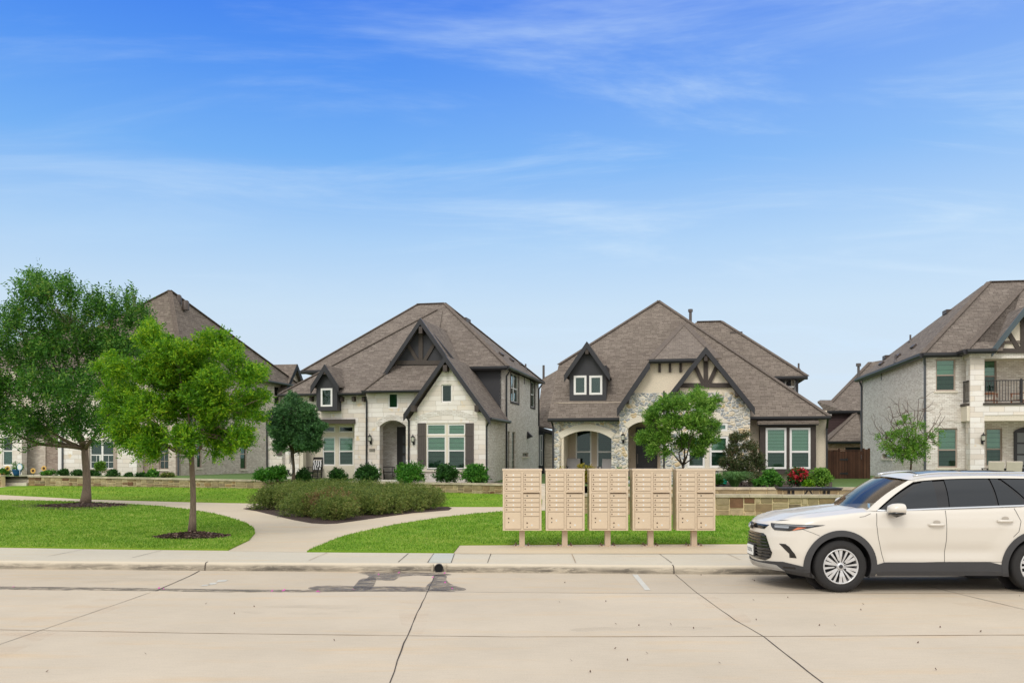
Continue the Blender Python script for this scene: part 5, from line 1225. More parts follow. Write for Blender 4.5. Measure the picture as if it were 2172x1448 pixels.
downspout(h, [(ev.x+.1,ev.y+.1,ev.z-.15),(-.02,-.06,ev.z-.5),(-.02,-.06,.8)], 'downspout', .09); downspout(h, [(ev.x+.05,bkv-.5,ev.z-.15),(-.06,bkv-.6,ev.z-.5),(-.06,bkv-.6,.8)], 'downspout', .09)
sd = V(pkx.x-ev.x, 0, pkx.z-ev.z)
for x, y, kd in ((1905,757,'slot'),(1938,737,'slot'),(1870,773,'slot'),(1900,768,'pipe'),(1931,725,'pipe')):
    for vv in np.linspace(.5, 14, 150):
        k = h.q(x, y, vv); zz = ev.z+(k.x-ev.x)*sd.z/sd.x
        if k.z < zz and k.x > ev.x:
            if kd == 'slot': slot(h, (k.x,k.y,zz+.02), (0,1,0), sd.normalized(), main)
            else: roofvent(h, (k.x,k.y,zz), 'pipe', main)
            break
for t in (.78, .30):
    p = V(ev.x,bkv,ev.z).lerp(V(pkx.x,pkx.y+1,pkx.z), t); b = MB(); b.box((p.x-.4,p.y-.7,p.z-.3),(p.x+.05,p.y,p.z-.10)); b.build('roof_vent', M['vent'], main)
HP = h

# ============================================================ tan brick house (far left)
h = Frame('tan_brick_house', 'tan brick two-storey house with tall hip roof, behind the two big trees', 378, 50.3, 1500)
ev = h.q(386,775,-.4); pk = h.hip(ev, (360,616), -1); lf = h.q(30,775,-.4); bkv = h.qs(638,815,ev.x).y
main = roof(h, [[(lf.x,ev.y,ev.z),ev,pk],[ev,(ev.x,bkv,ev.z),pk],[(ev.x,bkv,ev.z),(lf.x,bkv,ev.z),pk],[(lf.x,bkv,ev.z),(lf.x,ev.y,ev.z),pk]], mat='shingle2', caps=[(ev,pk),((lf.x,ev.y,ev.z),pk),(pk,(ev.x,bkv,ev.z))])
lf2 = h.q(-120,775,-.2); roof(h, [[(lf2.x,.4,ev.z-.3),(lf.x+3,.4,ev.z-.3),(lf.x+3,4,ev.z+2.9),(lf2.x+3,4,ev.z+2.9)]], mat='shingle2')
gutter(h, (lf.x,ev.y-.04,ev.z), (ev.x,ev.y-.04,ev.z)); gutter(h, (ev.x+.04,ev.y,ev.z), (ev.x+.04,bkv,ev.z))
zt_ = ev.z-.08; wr = PL(h, 'R', 0.)
sw = [wr.rect(582,818,594,860), wr.rect(510,930,523,995), wr.rect(418,935,428,992), wr.rect(510,912,524,922)]
plate(wr, [(.25,ZB),(.25,zt_),(bkv-.3,zt_),(bkv-.3,ZB)], [hole(r) for r in sw], .25, M['tan_brick'])
for i, r in enumerate(sw): window(wr, r, 'hung' if i < 3 else 'fixed', frame='wframe_tan', blind='curtain', sill='stucco_trim', fw=.06, pane='pane_dark' if i else 'pane')
for i, r in enumerate(sw[:0]): pass
wf = PL(h, 'F', 0.); px = wf.px
q = [wf.rect(337,925,357,995)]
plate(wf, [(px(290,950)[0],ZB),(px(290,950)[0],3.8),(0,3.8),(0,ZB)], [hole(q[0])], .25, M['dark_brick']); window(wf, q[0], 'hung', frame='wframe_tan', blind='curtain', pane='pane_dark', grid=True, sill='stucco_trim')
b = MB(); b.box((px(359,950)[0],-.06,ZB),(px(374,950)[0],.0,6.4)); b.build('brick_pier', M['tan_brick'], h.e)
plate(wf, [(lf2.x,3.8),(lf2.x,zt_),(0,zt_),(0,3.8)], [], .25, M['tan_brick'])
wq = PL(h, 'F', -.6); q2 = wq.rect(190,935,241,994); px = wq.px
plate(wq, [(px(134,950)[0],ZB),(px(134,950)[0],4.0),(px(290,950)[0],4.0),(px(290,950)[0],ZB)], [hole(q2)], .6, M['limestone']); window(wq, q2, 'hung', mull=1, frame='wframe', blind='curtain', pane='pane_dark', grid=True, fw=.06)
b = MB(); wq.box(b, q2[0]-.22, q2[0], -.03, .05, q2[2]-.2, q2[3]+.2); wq.box(b, q2[1], q2[1]+.22, -.03, .05, q2[2]-.2, q2[3]+.2); wq.box(b, q2[0], q2[1], -.03, .05, q2[2]-.2, q2[2]); b.build('window_surround', M['wframe_tan'], h.e)
b = MB(); gable(b, ((px(134,950)[0]+px(290,950)[0])/2, 6.4), px(130,950)[0], px(294,950)[0], 1.15, -.9, 2.5); b.build('roof', M['shingle2'], h.e)
plate(PL(h,'F',-.55), [(px(140,950)[0],4.0),((px(134,950)[0]+px(290,950)[0])/2,6.2),(px(284,950)[0],4.0)], [], .2, M['limestone'])
wz = PL(h, 'F', .9); px = wz.px
plate(wz, [(px(44,950)[0],ZB),(px(44,950)[0],4),(px(140,950)[0],4),(px(140,950)[0],ZB)], [], .2, M['dark_brick'])
r = wz.rect(54,930,99,1003); b = MB(); wz.box(b, r[0], r[1], -.1, -.0, .9, r[3]); b.build('brick_panel', M['tan_brick'], h.e)
b = MB(); wq.box(b, wq.px(123,950)[0], wq.px(133,950)[0], 0, .5, .8, 4.0); b.build('porch_post', M['wframe'], h.e); downspout(h, [(wq.px(133,950)[0]+.03,-.66,4.0),(wq.px(133,950)[0]+.03,-.66,.9)], 'downspout')
wv = PL(h, 'F', -.3); q3 = wv.rect(4,925,26,987); px = wv.px
plate(wv, [(px(-160,950)[0],ZB),(px(-160,950)[0],4.2),(px(46,950)[0],4.2),(px(46,950)[0],ZB)], [hole(q3)], .4, M['limestone']); window(wv, q3, 'hung', frame='wframe', blind='curtain', fw=.07)
downspout(h, [(.05,-.08,3.9),(.05,-.08,.8)], 'downspout'); downspout(h, [(.06,1.2,ev.z-.2),(.06,1.2,.8)], 'downspout')
# cross gable on the right side, far end
gx = h.qs(607,815,ev.x).y; a_ = gx-3.2
apx = h.q(630,772,gx+1.6); b = MB(); ul = ev.x-3.5; ur = apx.x; hz = apx.z; lo = 6.5
b.prism([V(ul,gx+1.6,hz),V(ur,gx+1.6,hz),V(ur,gx-.2,lo),V(ul,gx-.2,lo)], (0,0,-.1)); b.prism([V(ul,gx+1.6,hz),V(ur,gx+1.6,hz),V(ur,gx+3.4,lo),V(ul,gx+3.4,lo)], (0,0,-.1)); b.build('roof', M['shingle2'], h.e)
rake(h, [(ur+.03,gx-.2,lo),(ur+.03,gx+1.6,hz),(ur+.03,gx+3.4,lo)], .22)
wg = PL(h, 'R', ur-.3); plate(wg, [(gx,ZB),(gx,lo),(gx+1.6,hz-.15),(gx+3.2,lo),(gx+3.2,ZB)], [], .2, M['tan_brick'])
wgf = PL(h, 'F', gx); plate(wgf, [(-1,ZB),(-1,lo-.1),(ur-.3,lo-.1),(ur-.3,ZB)], [], .2, M['tan_brick'])
b = MB(); p = h.q(285,650,5.5); b.tube([p-V(0,0,1.6), p+V(0,0,.55)], .1, 10); b.tube([p+V(0,0,.5), p+V(0,0,.66)], .14, 10); b.build('flue', M['pipe'], main)
for x, y in ((378,628),(394,640)):
    p = h.q(x, y, pk.y+.6); b = MB(); b.lathe([(.0,.1),(.12,.08),(.19,.0),(.2,-.5)], 12, Matrix.Translation(p)); b.build('roof_vent', M['vent'], main, smooth=True)
for x, y in ((545,790),(571,790)):
    p = h.qs(x, y, ev.x-.4); roofvent(h, (p.x,p.y,ev.z+.5), 'pipe', main)
HT = h

# ============================================================ houses further back
h = Frame('brick_house', 'brown-roofed house with dark plum siding, glimpsed behind the wooden fence', 1790, 60, 1395)
q = lambda x, y, v: h.q(x, y, v)
e0 = q(1745,871,-.3); e1 = q(1840,871,-.3); tp = q(1830,778,3); bl = q(1738,849,3)
s0 = q(1752,935,-2.6); s1 = q(1835,935,-2.6); s2 = q(1835,870,.0); s3 = q(1812,880,0.)
roof(h, [[e0,(e1.x+4,e0.y,e0.z),(e1.x+4,4,q(1830,770,4).z+.5),(q(1845,768,4).x,4,q(1845,768,4).z)], [q(1734,851,-.3),q(1752,871,-.3),q(1790,871,-.3),q(1775,848,1.0),q(1740,848,1.0)]], caps=[(e0,q(1845,768,4))])
gutter(h, e0, (e1.x,e0.y,e0.z), s=.2)
plate(PL(h,'F',0.), [(e0.x+.25,ZB),(e0.x+.25,e0.z-.05),(e1.x,e0.z-.05),(e1.x,ZB)], [], .2, M['plum_siding'])
roof(h, [[s0,(s1.x,s0.y,s0.z),(s1.x,.0,q(1822,868,0).z),(q(1822,868,0))], [s0,q(1822,868,0),(q(1822,868,0).x,3,q(1822,868,0).z),(s0.x,3,s0.z)]], caps=[(s0,q(1822,868,0))], mat='shingle2'); gutter(h, s0, (s1.x,s0.y,s0.z), s=.18)
lwp = PL(h,'F',-2.3); r = lwp.rect(1793,948,1825,965)
plate(lwp, [(s0.x+.2,ZB),(s0.x+.2,s0.z-.05),(s1.x,s0.z-.05),(s1.x,ZB)], [hole(r)], .2, M['red_brick']); b = MB(); lwp.box(b, r[0], r[1], .08, .12, r[2], r[3]); b.build('garage_door', M['black_in'], h.e)
plate(PL(h,'L',s0.x+.2), [(-2.1,ZB),(-2.1,s0.z-.05),(3,s0.z-.05),(3,ZB)], [], .2, M['red_brick'])
b = MB(); p = q(1821,795,2.2); b.tube([p-V(0,0,.3),p+V(0,0,.62)], .09, 8); b.tube([p+V(0,0,.6),p+V(0,0,.8)], .17, 8); b.build('flue', M['pipe'], h.e)
b = MB(); p = q(1759,877,-.15); b.box((p.x-.1,p.y-.15,p.z-.12),(p.x+.12,p.y+.1,p.z+.12)); b.build('security_camera', M['wframe'], h.e)

h = Frame('rear_house', 'low brown-roofed brick house in the gap between the two middle houses', 1160, 57, 1490)
q = lambda x, y, v: h.q(x, y, v)
roof(h, [[q(1138,902,-.4),q(1215,912,-.4),q(1225,760,4),q(1150,803,4)]], mat='shingle2')
g0 = q(1139,903,-.4); g1 = q(1180,916,-.4); gutter(h, g0, g1, s=.28)
roof(h, [[q(1148,806,4.1),q(1260,830,4.1),q(1260,740,7),q(1205,770,7)]], mat='shingle2')
wx = PL(h, 'F', 0.); r = [wx.rect(1139.5,922,1144,987), wx.rect(1146,922,1151,987)]
plate(wx, [wx.px(1137,1010),wx.px(1137,904),wx.px(1152,909),wx.px(1152,1010)], [hole(x) for x in r], .1, M['dark_panel'], 'bay_front')
for x in r: window(wx, x, 'hung', fw=.05, blind='curtain', d=.0, pane='pane_dark')
plate(PL(h,'F',.15), [wx.px(1151,1010),wx.px(1151,908),wx.px(1185,918),wx.px(1185,1010)], [], .1, M['tan_brick'])
downspout(h, [q(1162,914,-.35),q(1153,920,-.05),q(1152.5,1005,-.05)], w=.1)
b = MB(); p = q(1153,790,4); b.tube([p-V(0,0,.6),p+V(0,0,.5)], .08, 8); b.build('vent_pipe', M['pipe'], h.e)
# ------------------------------------------------------------ terraces and retaining walls
def stone_wall(label, pts, z0, z1, thick=.38, cap=.085, group='stone retaining walls', seed=1):
    rnd = random.Random(seed); pts = [Vector((p[0],p[1],0)) for p in pts]; o0 = pts[0]
    e = empty('stone_wall', (o0.x,o0.y,0)); tag(e, label, 'wall', group)
    core = MB(); st_ = MB(); cp = MB(); tot = 0
    for p, q in zip(pts, pts[1:]):
        d = (q-p); L_ = d.length; d.normalize(); n = Vector((-d.y,d.x,0)); Zb = lambda t: z0(p.x+d.x*t); Zt = lambda t: z1(p.x+d.x*t)-cap
        W_ = lambda t, dd, z: p+d*t+n*dd+Vector((0,0,z))-o0
        core.add([W_(0,.02,Zb(0)-.3),W_(L_,.02,Zb(L_)-.3),W_(L_,thick,Zb(L_)-.3),W_(0,thick,Zb(0)-.3),W_(0,.02,Zt(0)),W_(L_,.02,Zt(L_)),W_(L_,thick,Zt(L_)),W_(0,thick,Zt(0))], [(0,3,2,1),(4,5,6,7),(0,1,5,4),(1,2,6,5),(2,3,7,6),(3,0,4,7)])
        def stone(ta, tb, fa, fb):
            m = .012; za = lambda t: Zb(t)-.02+(Zt(t)-Zb(t)+.02)*fa+m; zb = lambda t: Zb(t)-.02+(Zt(t)-Zb(t)+.02)*fb-m
            ta += m; tb -= m; pr = -.012*rnd.uniform(.2,1.6); c = .012; j = lambda: rnd.uniform(-.007,.007)
            f = [W_(ta+c+j(),pr,za(ta)+c+j()),W_(tb-c+j(),pr,za(tb)+c+j()),W_(tb-c+j(),pr,zb(tb)-c+j()),W_(ta+c+j(),pr,zb(ta)-c+j())]
            k = [W_(ta,.03,za(ta)),W_(tb,.03,za(tb)),W_(tb,.03,zb(tb)),W_(ta,.03,zb(ta))]
            st_.add(f+k, [(0,1,2,3),(0,4,5,1),(1,5,6,2),(2,6,7,3),(3,7,4,0)])
        t = 0
        while t < L_-.05:
            w_ = min(rnd.uniform(.30,.66), L_-t)
            if L_-t-w_ < .2: w_ = L_-t
            r = rnd.random()
            cuts = [0,rnd.uniform(.4,.6),1] if r < .15 else ([0,rnd.uniform(.22,.38),rnd.uniform(.55,.75),1] if r < .78 else [0,rnd.uniform(.2,.28),rnd.uniform(.45,.55),rnd.uniform(.72,.8),1])
            for a, b in zip(cuts, cuts[1:]):
                if w_ > .5 and rnd.random() < .6:
                    m_ = t+w_*rnd.uniform(.3,.7); stone(t, m_, a, b); stone(m_, t+w_, a, b)
                else: stone(t, t+w_, a, b)
            t += w_
        t = 0
        while t < L_-.02:
            w_ = min(rnd.uniform(.6,1.1), L_-t)
            if L_-t-w_ < .25: w_ = L_-t
            g_ = .004; a0_, a1_ = t+g_, t+w_-g_; zo = rnd.uniform(-.004,.004); fo = rnd.uniform(-.012,.008)
            cp.add([W_(a0_,-.045+fo,Zt(a0_)+.001),W_(a1_,-.045+fo,Zt(a1_)+.001),W_(a1_,thick+.03,Zt(a1_)+.001),W_(a0_,thick+.03,Zt(a0_)+.001),W_(a0_,-.045+fo,Zt(a0_)+cap+zo),W_(a1_,-.045+fo,Zt(a1_)+cap+zo),W_(a1_,thick+.03,Zt(a1_)+cap+zo),W_(a0_,thick+.03,Zt(a0_)+cap+zo)], [(0,3,2,1),(4,5,6,7),(0,1,5,4),(1,2,6,5),(2,3,7,6),(3,0,4,7)])
            t += w_
    core.build('mortar', M['mortar'], e); st_.build('stonework', M['ashlar'], e); cp.build('coping', M['capstone'], e); return e
Wl = [G(x,y) for x,y in ((60,1030.5),(180,1031.5),(560,1036.5),(652,1038.5))]
Wm = [G(x,y) for x,y in ((712,1040),(945,1045),(1064,1048.5),(1165,1052))]
Wr_ = [G(x,y) for x,y in ((1168,1087),(1300,1089),(1518,1092),(1700,1094),(2500,1098))]
lerpz = lambda a: (lambda X: float(np.interp(X, [q[0] for q in a], [q[1] for q in a])))
zg = lambda pts: lerpz(sorted([(p.x, p.z) for p in pts]))
stone_wall('long low stone retaining wall behind the two big trees, starting at the steps on the left', Wl, zg(Wl), lerpz([(-27,.985),(-10.5,.80)]), seed=3)
stone_wall('stone retaining wall behind the hedge, below the white stone house', Wm, zg(Wm), lerpz([(-10,.815),(2,.815)]), seed=8)
stone_wall('taller stone wall on the lawn between the mailboxes and the white car', Wr_, zg(Wr_), lerpz([(1,.84),(7,.86)]), seed=5)
def Dp(px, D, z=0): return Vector(((px-CX)/F*D, D, z))
W3 = [Dp(1255,31.6), Dp(1590,31.2), Dp(2400,30.6)]
stone_wall('upper stone terrace wall behind the black picnic table', W3, lambda X: .26, lambda X: .93, seed=12)
# left stub beyond the steps
Wk = [G(-420,1031), G(2,1032)]; stone_wall('short end of a stone wall left of the front steps', Wk, zg(Wk), lambda X: 1.02, seed=15)
front = [(-400,52.0)]+[(p.x, p.y+.25) for p in Wk+Wl]+[(p.x, p.y+.25) for p in Wm]+[(Dp(1262,36).x,36.6),(Dp(1262,31.8).x,31.85)]+[(p.x, p.y+.25) for p in W3[1:]]+[(400,30)]
tp = [Vector((x,y,zt(x)-.03)) for x,y in front]+[Vector((400,700,1.0)),Vector((-400,700,1.0))]
sheet('terrace', tp, M['grass_dull'])
for xa_, xb_, ya_ in ((566,570,47),(1066,1172,46),(1758,1822,47.5)):
    q = [Dp(xa_,ya_), Dp(xb_,ya_), Dp(xb_,ya_)+Vector((4.5,17,0)), Dp(xa_,ya_)+Vector((2.5,17,0))]
    sheet('added_bounce_sheet', [Vector((p.x,p.y,zt(p.x)-.016)) for p in q], M['bounce'])  # unseen sheets, added to bounce neutral light onto the shaded side walls
def bed(xs_, pts, up=.01): return sheet('planting_bed', [Vector((p.x,p.y,zt(p.x)-.03+up)) for p in pts], M['mulch'])
bed(0, [Dp(530,45.2),Dp(652,44.6),Dp(712,43.4),Dp(945,41.2),Dp(1066,39.4),Dp(1080,45),Dp(800,46.5),Dp(530,48)])
bed(0, [Dp(80,49.3),Dp(380,46.9),Dp(380,48),Dp(80,52)])
bed(0, [Dp(1440,31.7),Dp(1765,31.4),Dp(1765,40),Dp(1440,40)])
# front steps on the left, centre steps
def steps(label, X0, X1, Y0, z0, n, rise, run, px_):
    e = empty('garden_steps', ((X0+X1)/2, Y0, z0)); tag(e, label, 'steps'); 
    for i in range(n):
        b = MB(); b.box((-(X1-X0)/2, i*run, -.3), ((X1-X0)/2, (i+1)*run+.02 if i < n-1 else (i+1)*run+3, (i+1)*rise)); b.build('step', M['concrete_step'], e)
p = G(0,1031)
steps('pale concrete steps between the stone walls at the far left', Dp(4,48.5).x, Dp(58,48.5).x, 48.4, .41, 3, .18, .42, 0)
steps('concrete steps up to the terrace behind the second mailbox unit', .75, 2.6, 36.0, .28, 3, .17, .4, 0)
sheet('path', [G(-60,1043,.012),G(0,1039,.012),G(62,1030.6,.012),G(4,1030.6,.012),G(-60,1034,.012)], M['path'])
# house-side shrubs
gH2 = 'clipped evergreen shrubs along the white stone house'
def lab(w): return w
for i,(px,py,w_,h_,lb,mt,n) in enumerate((
    (557,1012,36,32,'leafy shrub at the left end of the row by the white stone house', 'bush', 420),
    (588,1015,44,42,'tall-shooted leafy shrub just left of the small oak', 'bush', 620),
    (642,1016,34,30,'small rounded shrub between the small oak and the cushioned rocking chair', 'bush_dk', 420),
    (718,1017,42,36,'thin open shrub in front of the porch windows', 'bush_dk', 340),
    (779,1020,54,46,'rounded shrub left of the arched entry', 'bush_dk', 700),
    (870,1022,60,50,'full rounded shrub right of the arched entry, with pale tips', 'bush', 860),
    (948,1022,50,46,'dark rounded shrub under the shuttered window', 'bush_dk', 700),
    (1006,1024,62,50,'big rounded shrub at the corner nearest the mailboxes', 'bush', 860))):
    Y = 44.3-(px-557)/449*3.4; c = P(px,py,Y)
    shrub('shrub', lb, gH2, px, py, Y, w_, h_, M[mt], n=n, size=.11, sl=.2, z0=zt(c.x)-.04)
for i,(px,w_,h_,lb,mt,n) in enumerate((
    (102,44,14,'low grassy clump in front of the brick panel on the far left house','bush',200),
    (132,28,17,'dark low shrub by the white porch post','bush_dk',200),(164,38,17,'low dark hedge shrub just left of the big tree trunk','bush_dk',240),
    (200,26,15,'low shrub right of the big tree trunk','bush_dk',160),(240,38,17,'low dark shrub below the white double window','bush_dk',240),
    (274,22,10,'tiny shrub at the limestone corner of the tan house','bush_dk',120),(300,30,10,'low spreading shrub left of the clipped box ball','bush_dk',140),
    (324,26,22,'bright clipped box ball by the tan house','bush',260),(356,40,12,'low olive mound at the corner downspout of the tan house','hedge',240),(8,34,18,'leafy plants at the extreme left edge by the steps','bush',200))):
    Y = 49.6-(px)/380*1.6; c = P(px,1006,Y)
    shrub('shrub', lb, 'low shrubs along the tan brick house', px, 1006, Y, w_, h_, M[mt], n=n, size=.1, sl=.12, z0=zt(c.x)-.03)
e = shrub('climbing_plant', 'leafy vine climbing the white post under the double window', None, 213, 1005, 49.0, 22, 44, M['leaf4'], n=240, size=.1, sl=.15, z0=.95, cat='vine', depth=.5)
b = MB(); b.tube([(0,0,0),(0,0,1.15)], .05, 8); b.build('post', M['wframe'], e)
for i,(px,py,Y,w_,h_,lb,mt,n,kw) in enumerate((
    (1182,1012,37.5,34,34,'yellowing shrub beside the arcade corner, above the gap left of the second mailbox','yellowleaf',240,{}),
    (1244,1012,36.5,46,48,'loose yellow-green shrub in front of the porch arch','yellowleaf',420,{}),
    (1310,1010,36.5,38,34,'feathery green shrub between the porch arch and the entry','bush',380,{}),
    (1522,1036,33,18,30,'small green shrub right of the last mailbox unit','bush',200,{}),
    (1612,1031,33,34,16,'low light green ground plant left of the round shrub','bush',160,{}),
    (1636,1031,33.3,44,40,'round bright green shrub below the bay window','bush',520,{}),
    (1737,1033,33,54,48,'tall loose green shrub right of the rose bush','leaf4',560,{}),
    (1714,1034,32.6,22,14,'little yellow-green plant at the foot of the rose bush','leaf2',110,{}),
    (2036,1008,37,54,32,'open green shrub in front of the pale brick house','leaf4',180,{}))):
    shrub('shrub', lb, None, px, py, Y, w_, h_, M[mt], n=n, size=.085, sl=.16, z0=.88, **kw)
shrub('rose_bush', 'rose bush full of red flowers under the right end of the bay window', None, 1694, 1033, 33, 46, 46, M['bush_dk'], n=420, size=.08, sl=.14, z0=.88, cat='rose bush', flowers=(M['rose'], lambda q,c,rh: True, 130))
# ornamental grass
def grass_clump(name, label, px, D, z, rad, hgt, n, mat):
    c = Dp(px, D, z); e = empty(name, c); tag(e, label, 'ornamental grass'); k = 5
    a = rng.uniform(0,2*math.pi,n); out_ = rng.uniform(.2,1,n)*rad; hh = hgt*rng.uniform(.6,1.1,n); r0 = rng.uniform(0,.12*rad,n); w_ = .012
    vs = np.zeros((n,k,2,3)); t = np.linspace(0,1,k)
    for i in range(k):
        rr = r0+out_*t[i]**1.3; z_ = hh*(math.sin(t[i]*2.1)/math.sin(1.57))*(1-.15*t[i]); side = np.stack([-np.sin(a),np.cos(a),0*a],1)*w_*(1-t[i]*.85)
        ctr = np.stack([rr*np.cos(a),rr*np.sin(a),z_],1); vs[:,i,0] = ctr-side; vs[:,i,1] = ctr+side
    idx = np.arange(n*k*2).reshape(n,k,2); f = np.stack([idx[:,:-1,0],idx[:,:-1,1],idx[:,1:,1],idx[:,1:,0]],-1).reshape(-1,4)
    fast_mesh('blades', vs.reshape(-1,3), f, mat, e)
grass_clump('ornamental_grass', 'wide arching tuft of blue-green ornamental grass behind the stone wall', 1558, 32.3, .88, .95, .62, 900, M['grasstuft'])
# hedge mass of low shrubs
hb2 = [(p.x,p.y) for p in HB]; cnt = 0; spots = []
for _ in range(4000):
    x = random.uniform(min(a[0] for a in hb2), max(a[0] for a in hb2)); y = random.uniform(min(a[1] for a in hb2), max(a[1] for a in hb2))
    ok = all(in_poly(np.array([x+dx]), np.array([y+dy]), hb2)[0] for dx, dy in ((0,0),(.8,0),(-.8,0),(0,.55),(0,-.55),(.55,.4),(-.55,.4),(.5,-.35),(-.5,-.35)))
    if ok and all((x-a)**2+((y-b_)*.8)**2 > .80**2 for a, b_ in spots): spots.append((x,y))
def low_shrub(x, y, mat, label, group, w_=.86, h_=.60):
    z = gz(y)+.02; e = empty('low_shrub', (x,y,z)); tag(e, label, 'shrub', group)
    h_ *= random.uniform(.88,1.12); lobes = []
    for i in range(10):
        a = random.uniform(0,6.28); q = random.uniform(.1,.75)*w_; lobes.append((x+math.cos(a)*q, y+math.sin(a)*q, z+h_*random.uniform(.35,.66), w_*random.uniform(.34,.46)))
    lobes.append((x,y,z+h_*.62,w_*.62))
    bb = MB()
    for i, q in enumerate(lobes): branchy(bb, (0,0,0), Vector(q[:3])-Vector((x,y,z)), .014, .005, .2, 3, i, 4)
    bb.build('stems', M['bark_dk'], e, smooth=True, uv=False)
    foliage('leaves', e, lobes, (x,y,z-.4), mat, 1250, 7, .13, .055, up=.5, spread=.4, shell=.35, aspect=.42)
red = [(G(735,1094).x, G(735,1094).y)]
ORD = ['first','second','third','fourth','fifth','sixth','seventh','eighth','ninth','tenth','eleventh','twelfth','thirteenth','fourteenth','fifteenth','sixteenth','seventeenth','eighteenth','nineteenth','twentieth']
rows = {'front': [], 'middle': [], 'back': []}; ys = sorted(y for x, y in spots); q1_, q2_ = ys[len(ys)//3], ys[2*len(ys)//3]
for p in spots: rows['front' if p[1] < q1_ else ('middle' if p[1] < q2_ else 'back')].append(p)
for rn, lst in rows.items():
    for i, (x, y) in enumerate(sorted(lst)):
        rd = any((x-a)**2+(y-b2)**2 < .62**2 for a, b2 in red)
        low_shrub(x, y, M['hedge_red'] if rd else M['hedge'], ('browned low shrub, ' if rd else 'low olive shrub, ')+ORD[min(i,19)]+' from the left in the '+rn+' row of the hedge bed', 'low shrubs massed in the hedge bed')
print('hedge shrubs', len(spots))
# wooden fence with gate
e = empty('wooden_fence', Dp(1800,46,.85)); tag(e, 'dark brown board fence with a gate between the two right-hand houses', 'fence')
o = Vector(e.location); x0 = Dp(1753,46).x-o.x; x1 = Dp(1846,46).x-o.x; xg = Dp(1779,46).x-o.x; xh = Dp(1831,46).x-o.x
H_ = 2-(955-HY)*46/F-.85
def boards(a, c, nm, top):
    b = MB(); n = max(1, int((c-a)/.14)); w_ = (c-a)/n
    for i in range(n): b.box((a+i*w_+.004, random.uniform(-.006,.006), .03), (a+(i+1)*w_-.004, .025, top+random.uniform(-.01,.01)))
    return b.build(nm, M['fence_wood'], e)
boards(x0, xg, 'panel', H_); gt = boards(xg+.02, xh-.02, 'gate', H_-.02); boards(xh, x1, 'panel', H_+.06)
b = MB(); b.box((x0,.03,H_-.32),(x1,.07,H_-.22)); b.box((x0,.031,.2),(x1,.07,.3)); b.box((x0,-.03,H_),(xh,.06,H_+.035)); b.build('rail', M['fence_wood'], e)
for x in (x0,xg,xh,x1-.09): b = MB(); b.box((x,.03,-.1),(x+.09,.12,H_+.12)); b.build('post', M['fence_wood'], e)
for z in (.35, H_-.4): b = MB(); b.box((xg+.05,-.03,z-.1),(xg+.42,-.008,z-.02)); b.lathe([(.0,0),(.07,0),(.07,.02)], 10, Matrix.Translation((xg+.4,-.012,z-.06))@Matrix.Rotation(R(90),4,'X')); b.build('hinge', M['black'], gt)
b = MB(); b.tube([(xh-.12,-.05,1.25),(xh-.12,-.05,1.05),(xh-.1,-.02,1.0)], .018, 6); b.build('latch', M['pipe'], gt)
# black picnic table
e = empty('picnic_table', Dp(1715,29.3,.29)); tag(e, 'black metal table with a long thin top in front of the upper stone wall', 'table')
b = MB(); b.box((-1.0,-.35,.66),(1.0,.35,.70)); b.box((-.97,-.32,.62),(.97,.32,.66)); b.build('table_top', M['black'], e)
for s_ in (-1,1):
    for t in (-.07,.07): b = MB(); b.box((s_*.58+t-.035,-.05,0),(s_*.58+t+.035,.05,.62)); b.build('leg', M['black'], e)
b = MB(); b.bar((-.25,0,.3),(-.02,0,.62),.04,.04); b.bar((.25,0,.3),(.02,0,.62),.04,.04); b.build('brace', M['black'], e)
M['orange'] = flat('orange_plastic', (232,110,66), .5)
e = empty('toy', Dp(1688,29.0,.46)); tag(e, 'small orange toy showing above the stone wall under the table', 'toy')
b = MB(); b.box((-.14,-.1,0),(.14,.1,.22)); b.box((-.08,-.06,.22),(.08,.06,.30)); o_ = b.build('body', M['orange'], e); b = MB(); b.box((-.2,-.14,-.23),(.2,.14,-.0)); b.build('base', M['orange'], e)
# garden hose pot
M['teal'] = flat('teal_hose', (28,150,120), .35)
e = empty('garden_hose', Dp(1529,34.2,.9)); tag(e, 'coiled teal green garden hose on the river stone wall right of the mailboxes', 'hose')
b = MB()
for k in range(3): b.tube([(.2*math.cos(t)*(1+.06*k), .2*math.sin(t), .09+k*.075+.02*math.sin(3*t+k)) for t in np.linspace(0,2*math.pi,22)], .035, 8)
b.build('coil', M['teal'], e, smooth=True); b = MB(); b.lathe([(.0,.0),(.16,.0),(.14,.28),(.17,.3),(.0,.3)], 14); b.build('holder', M['downspout'], e)
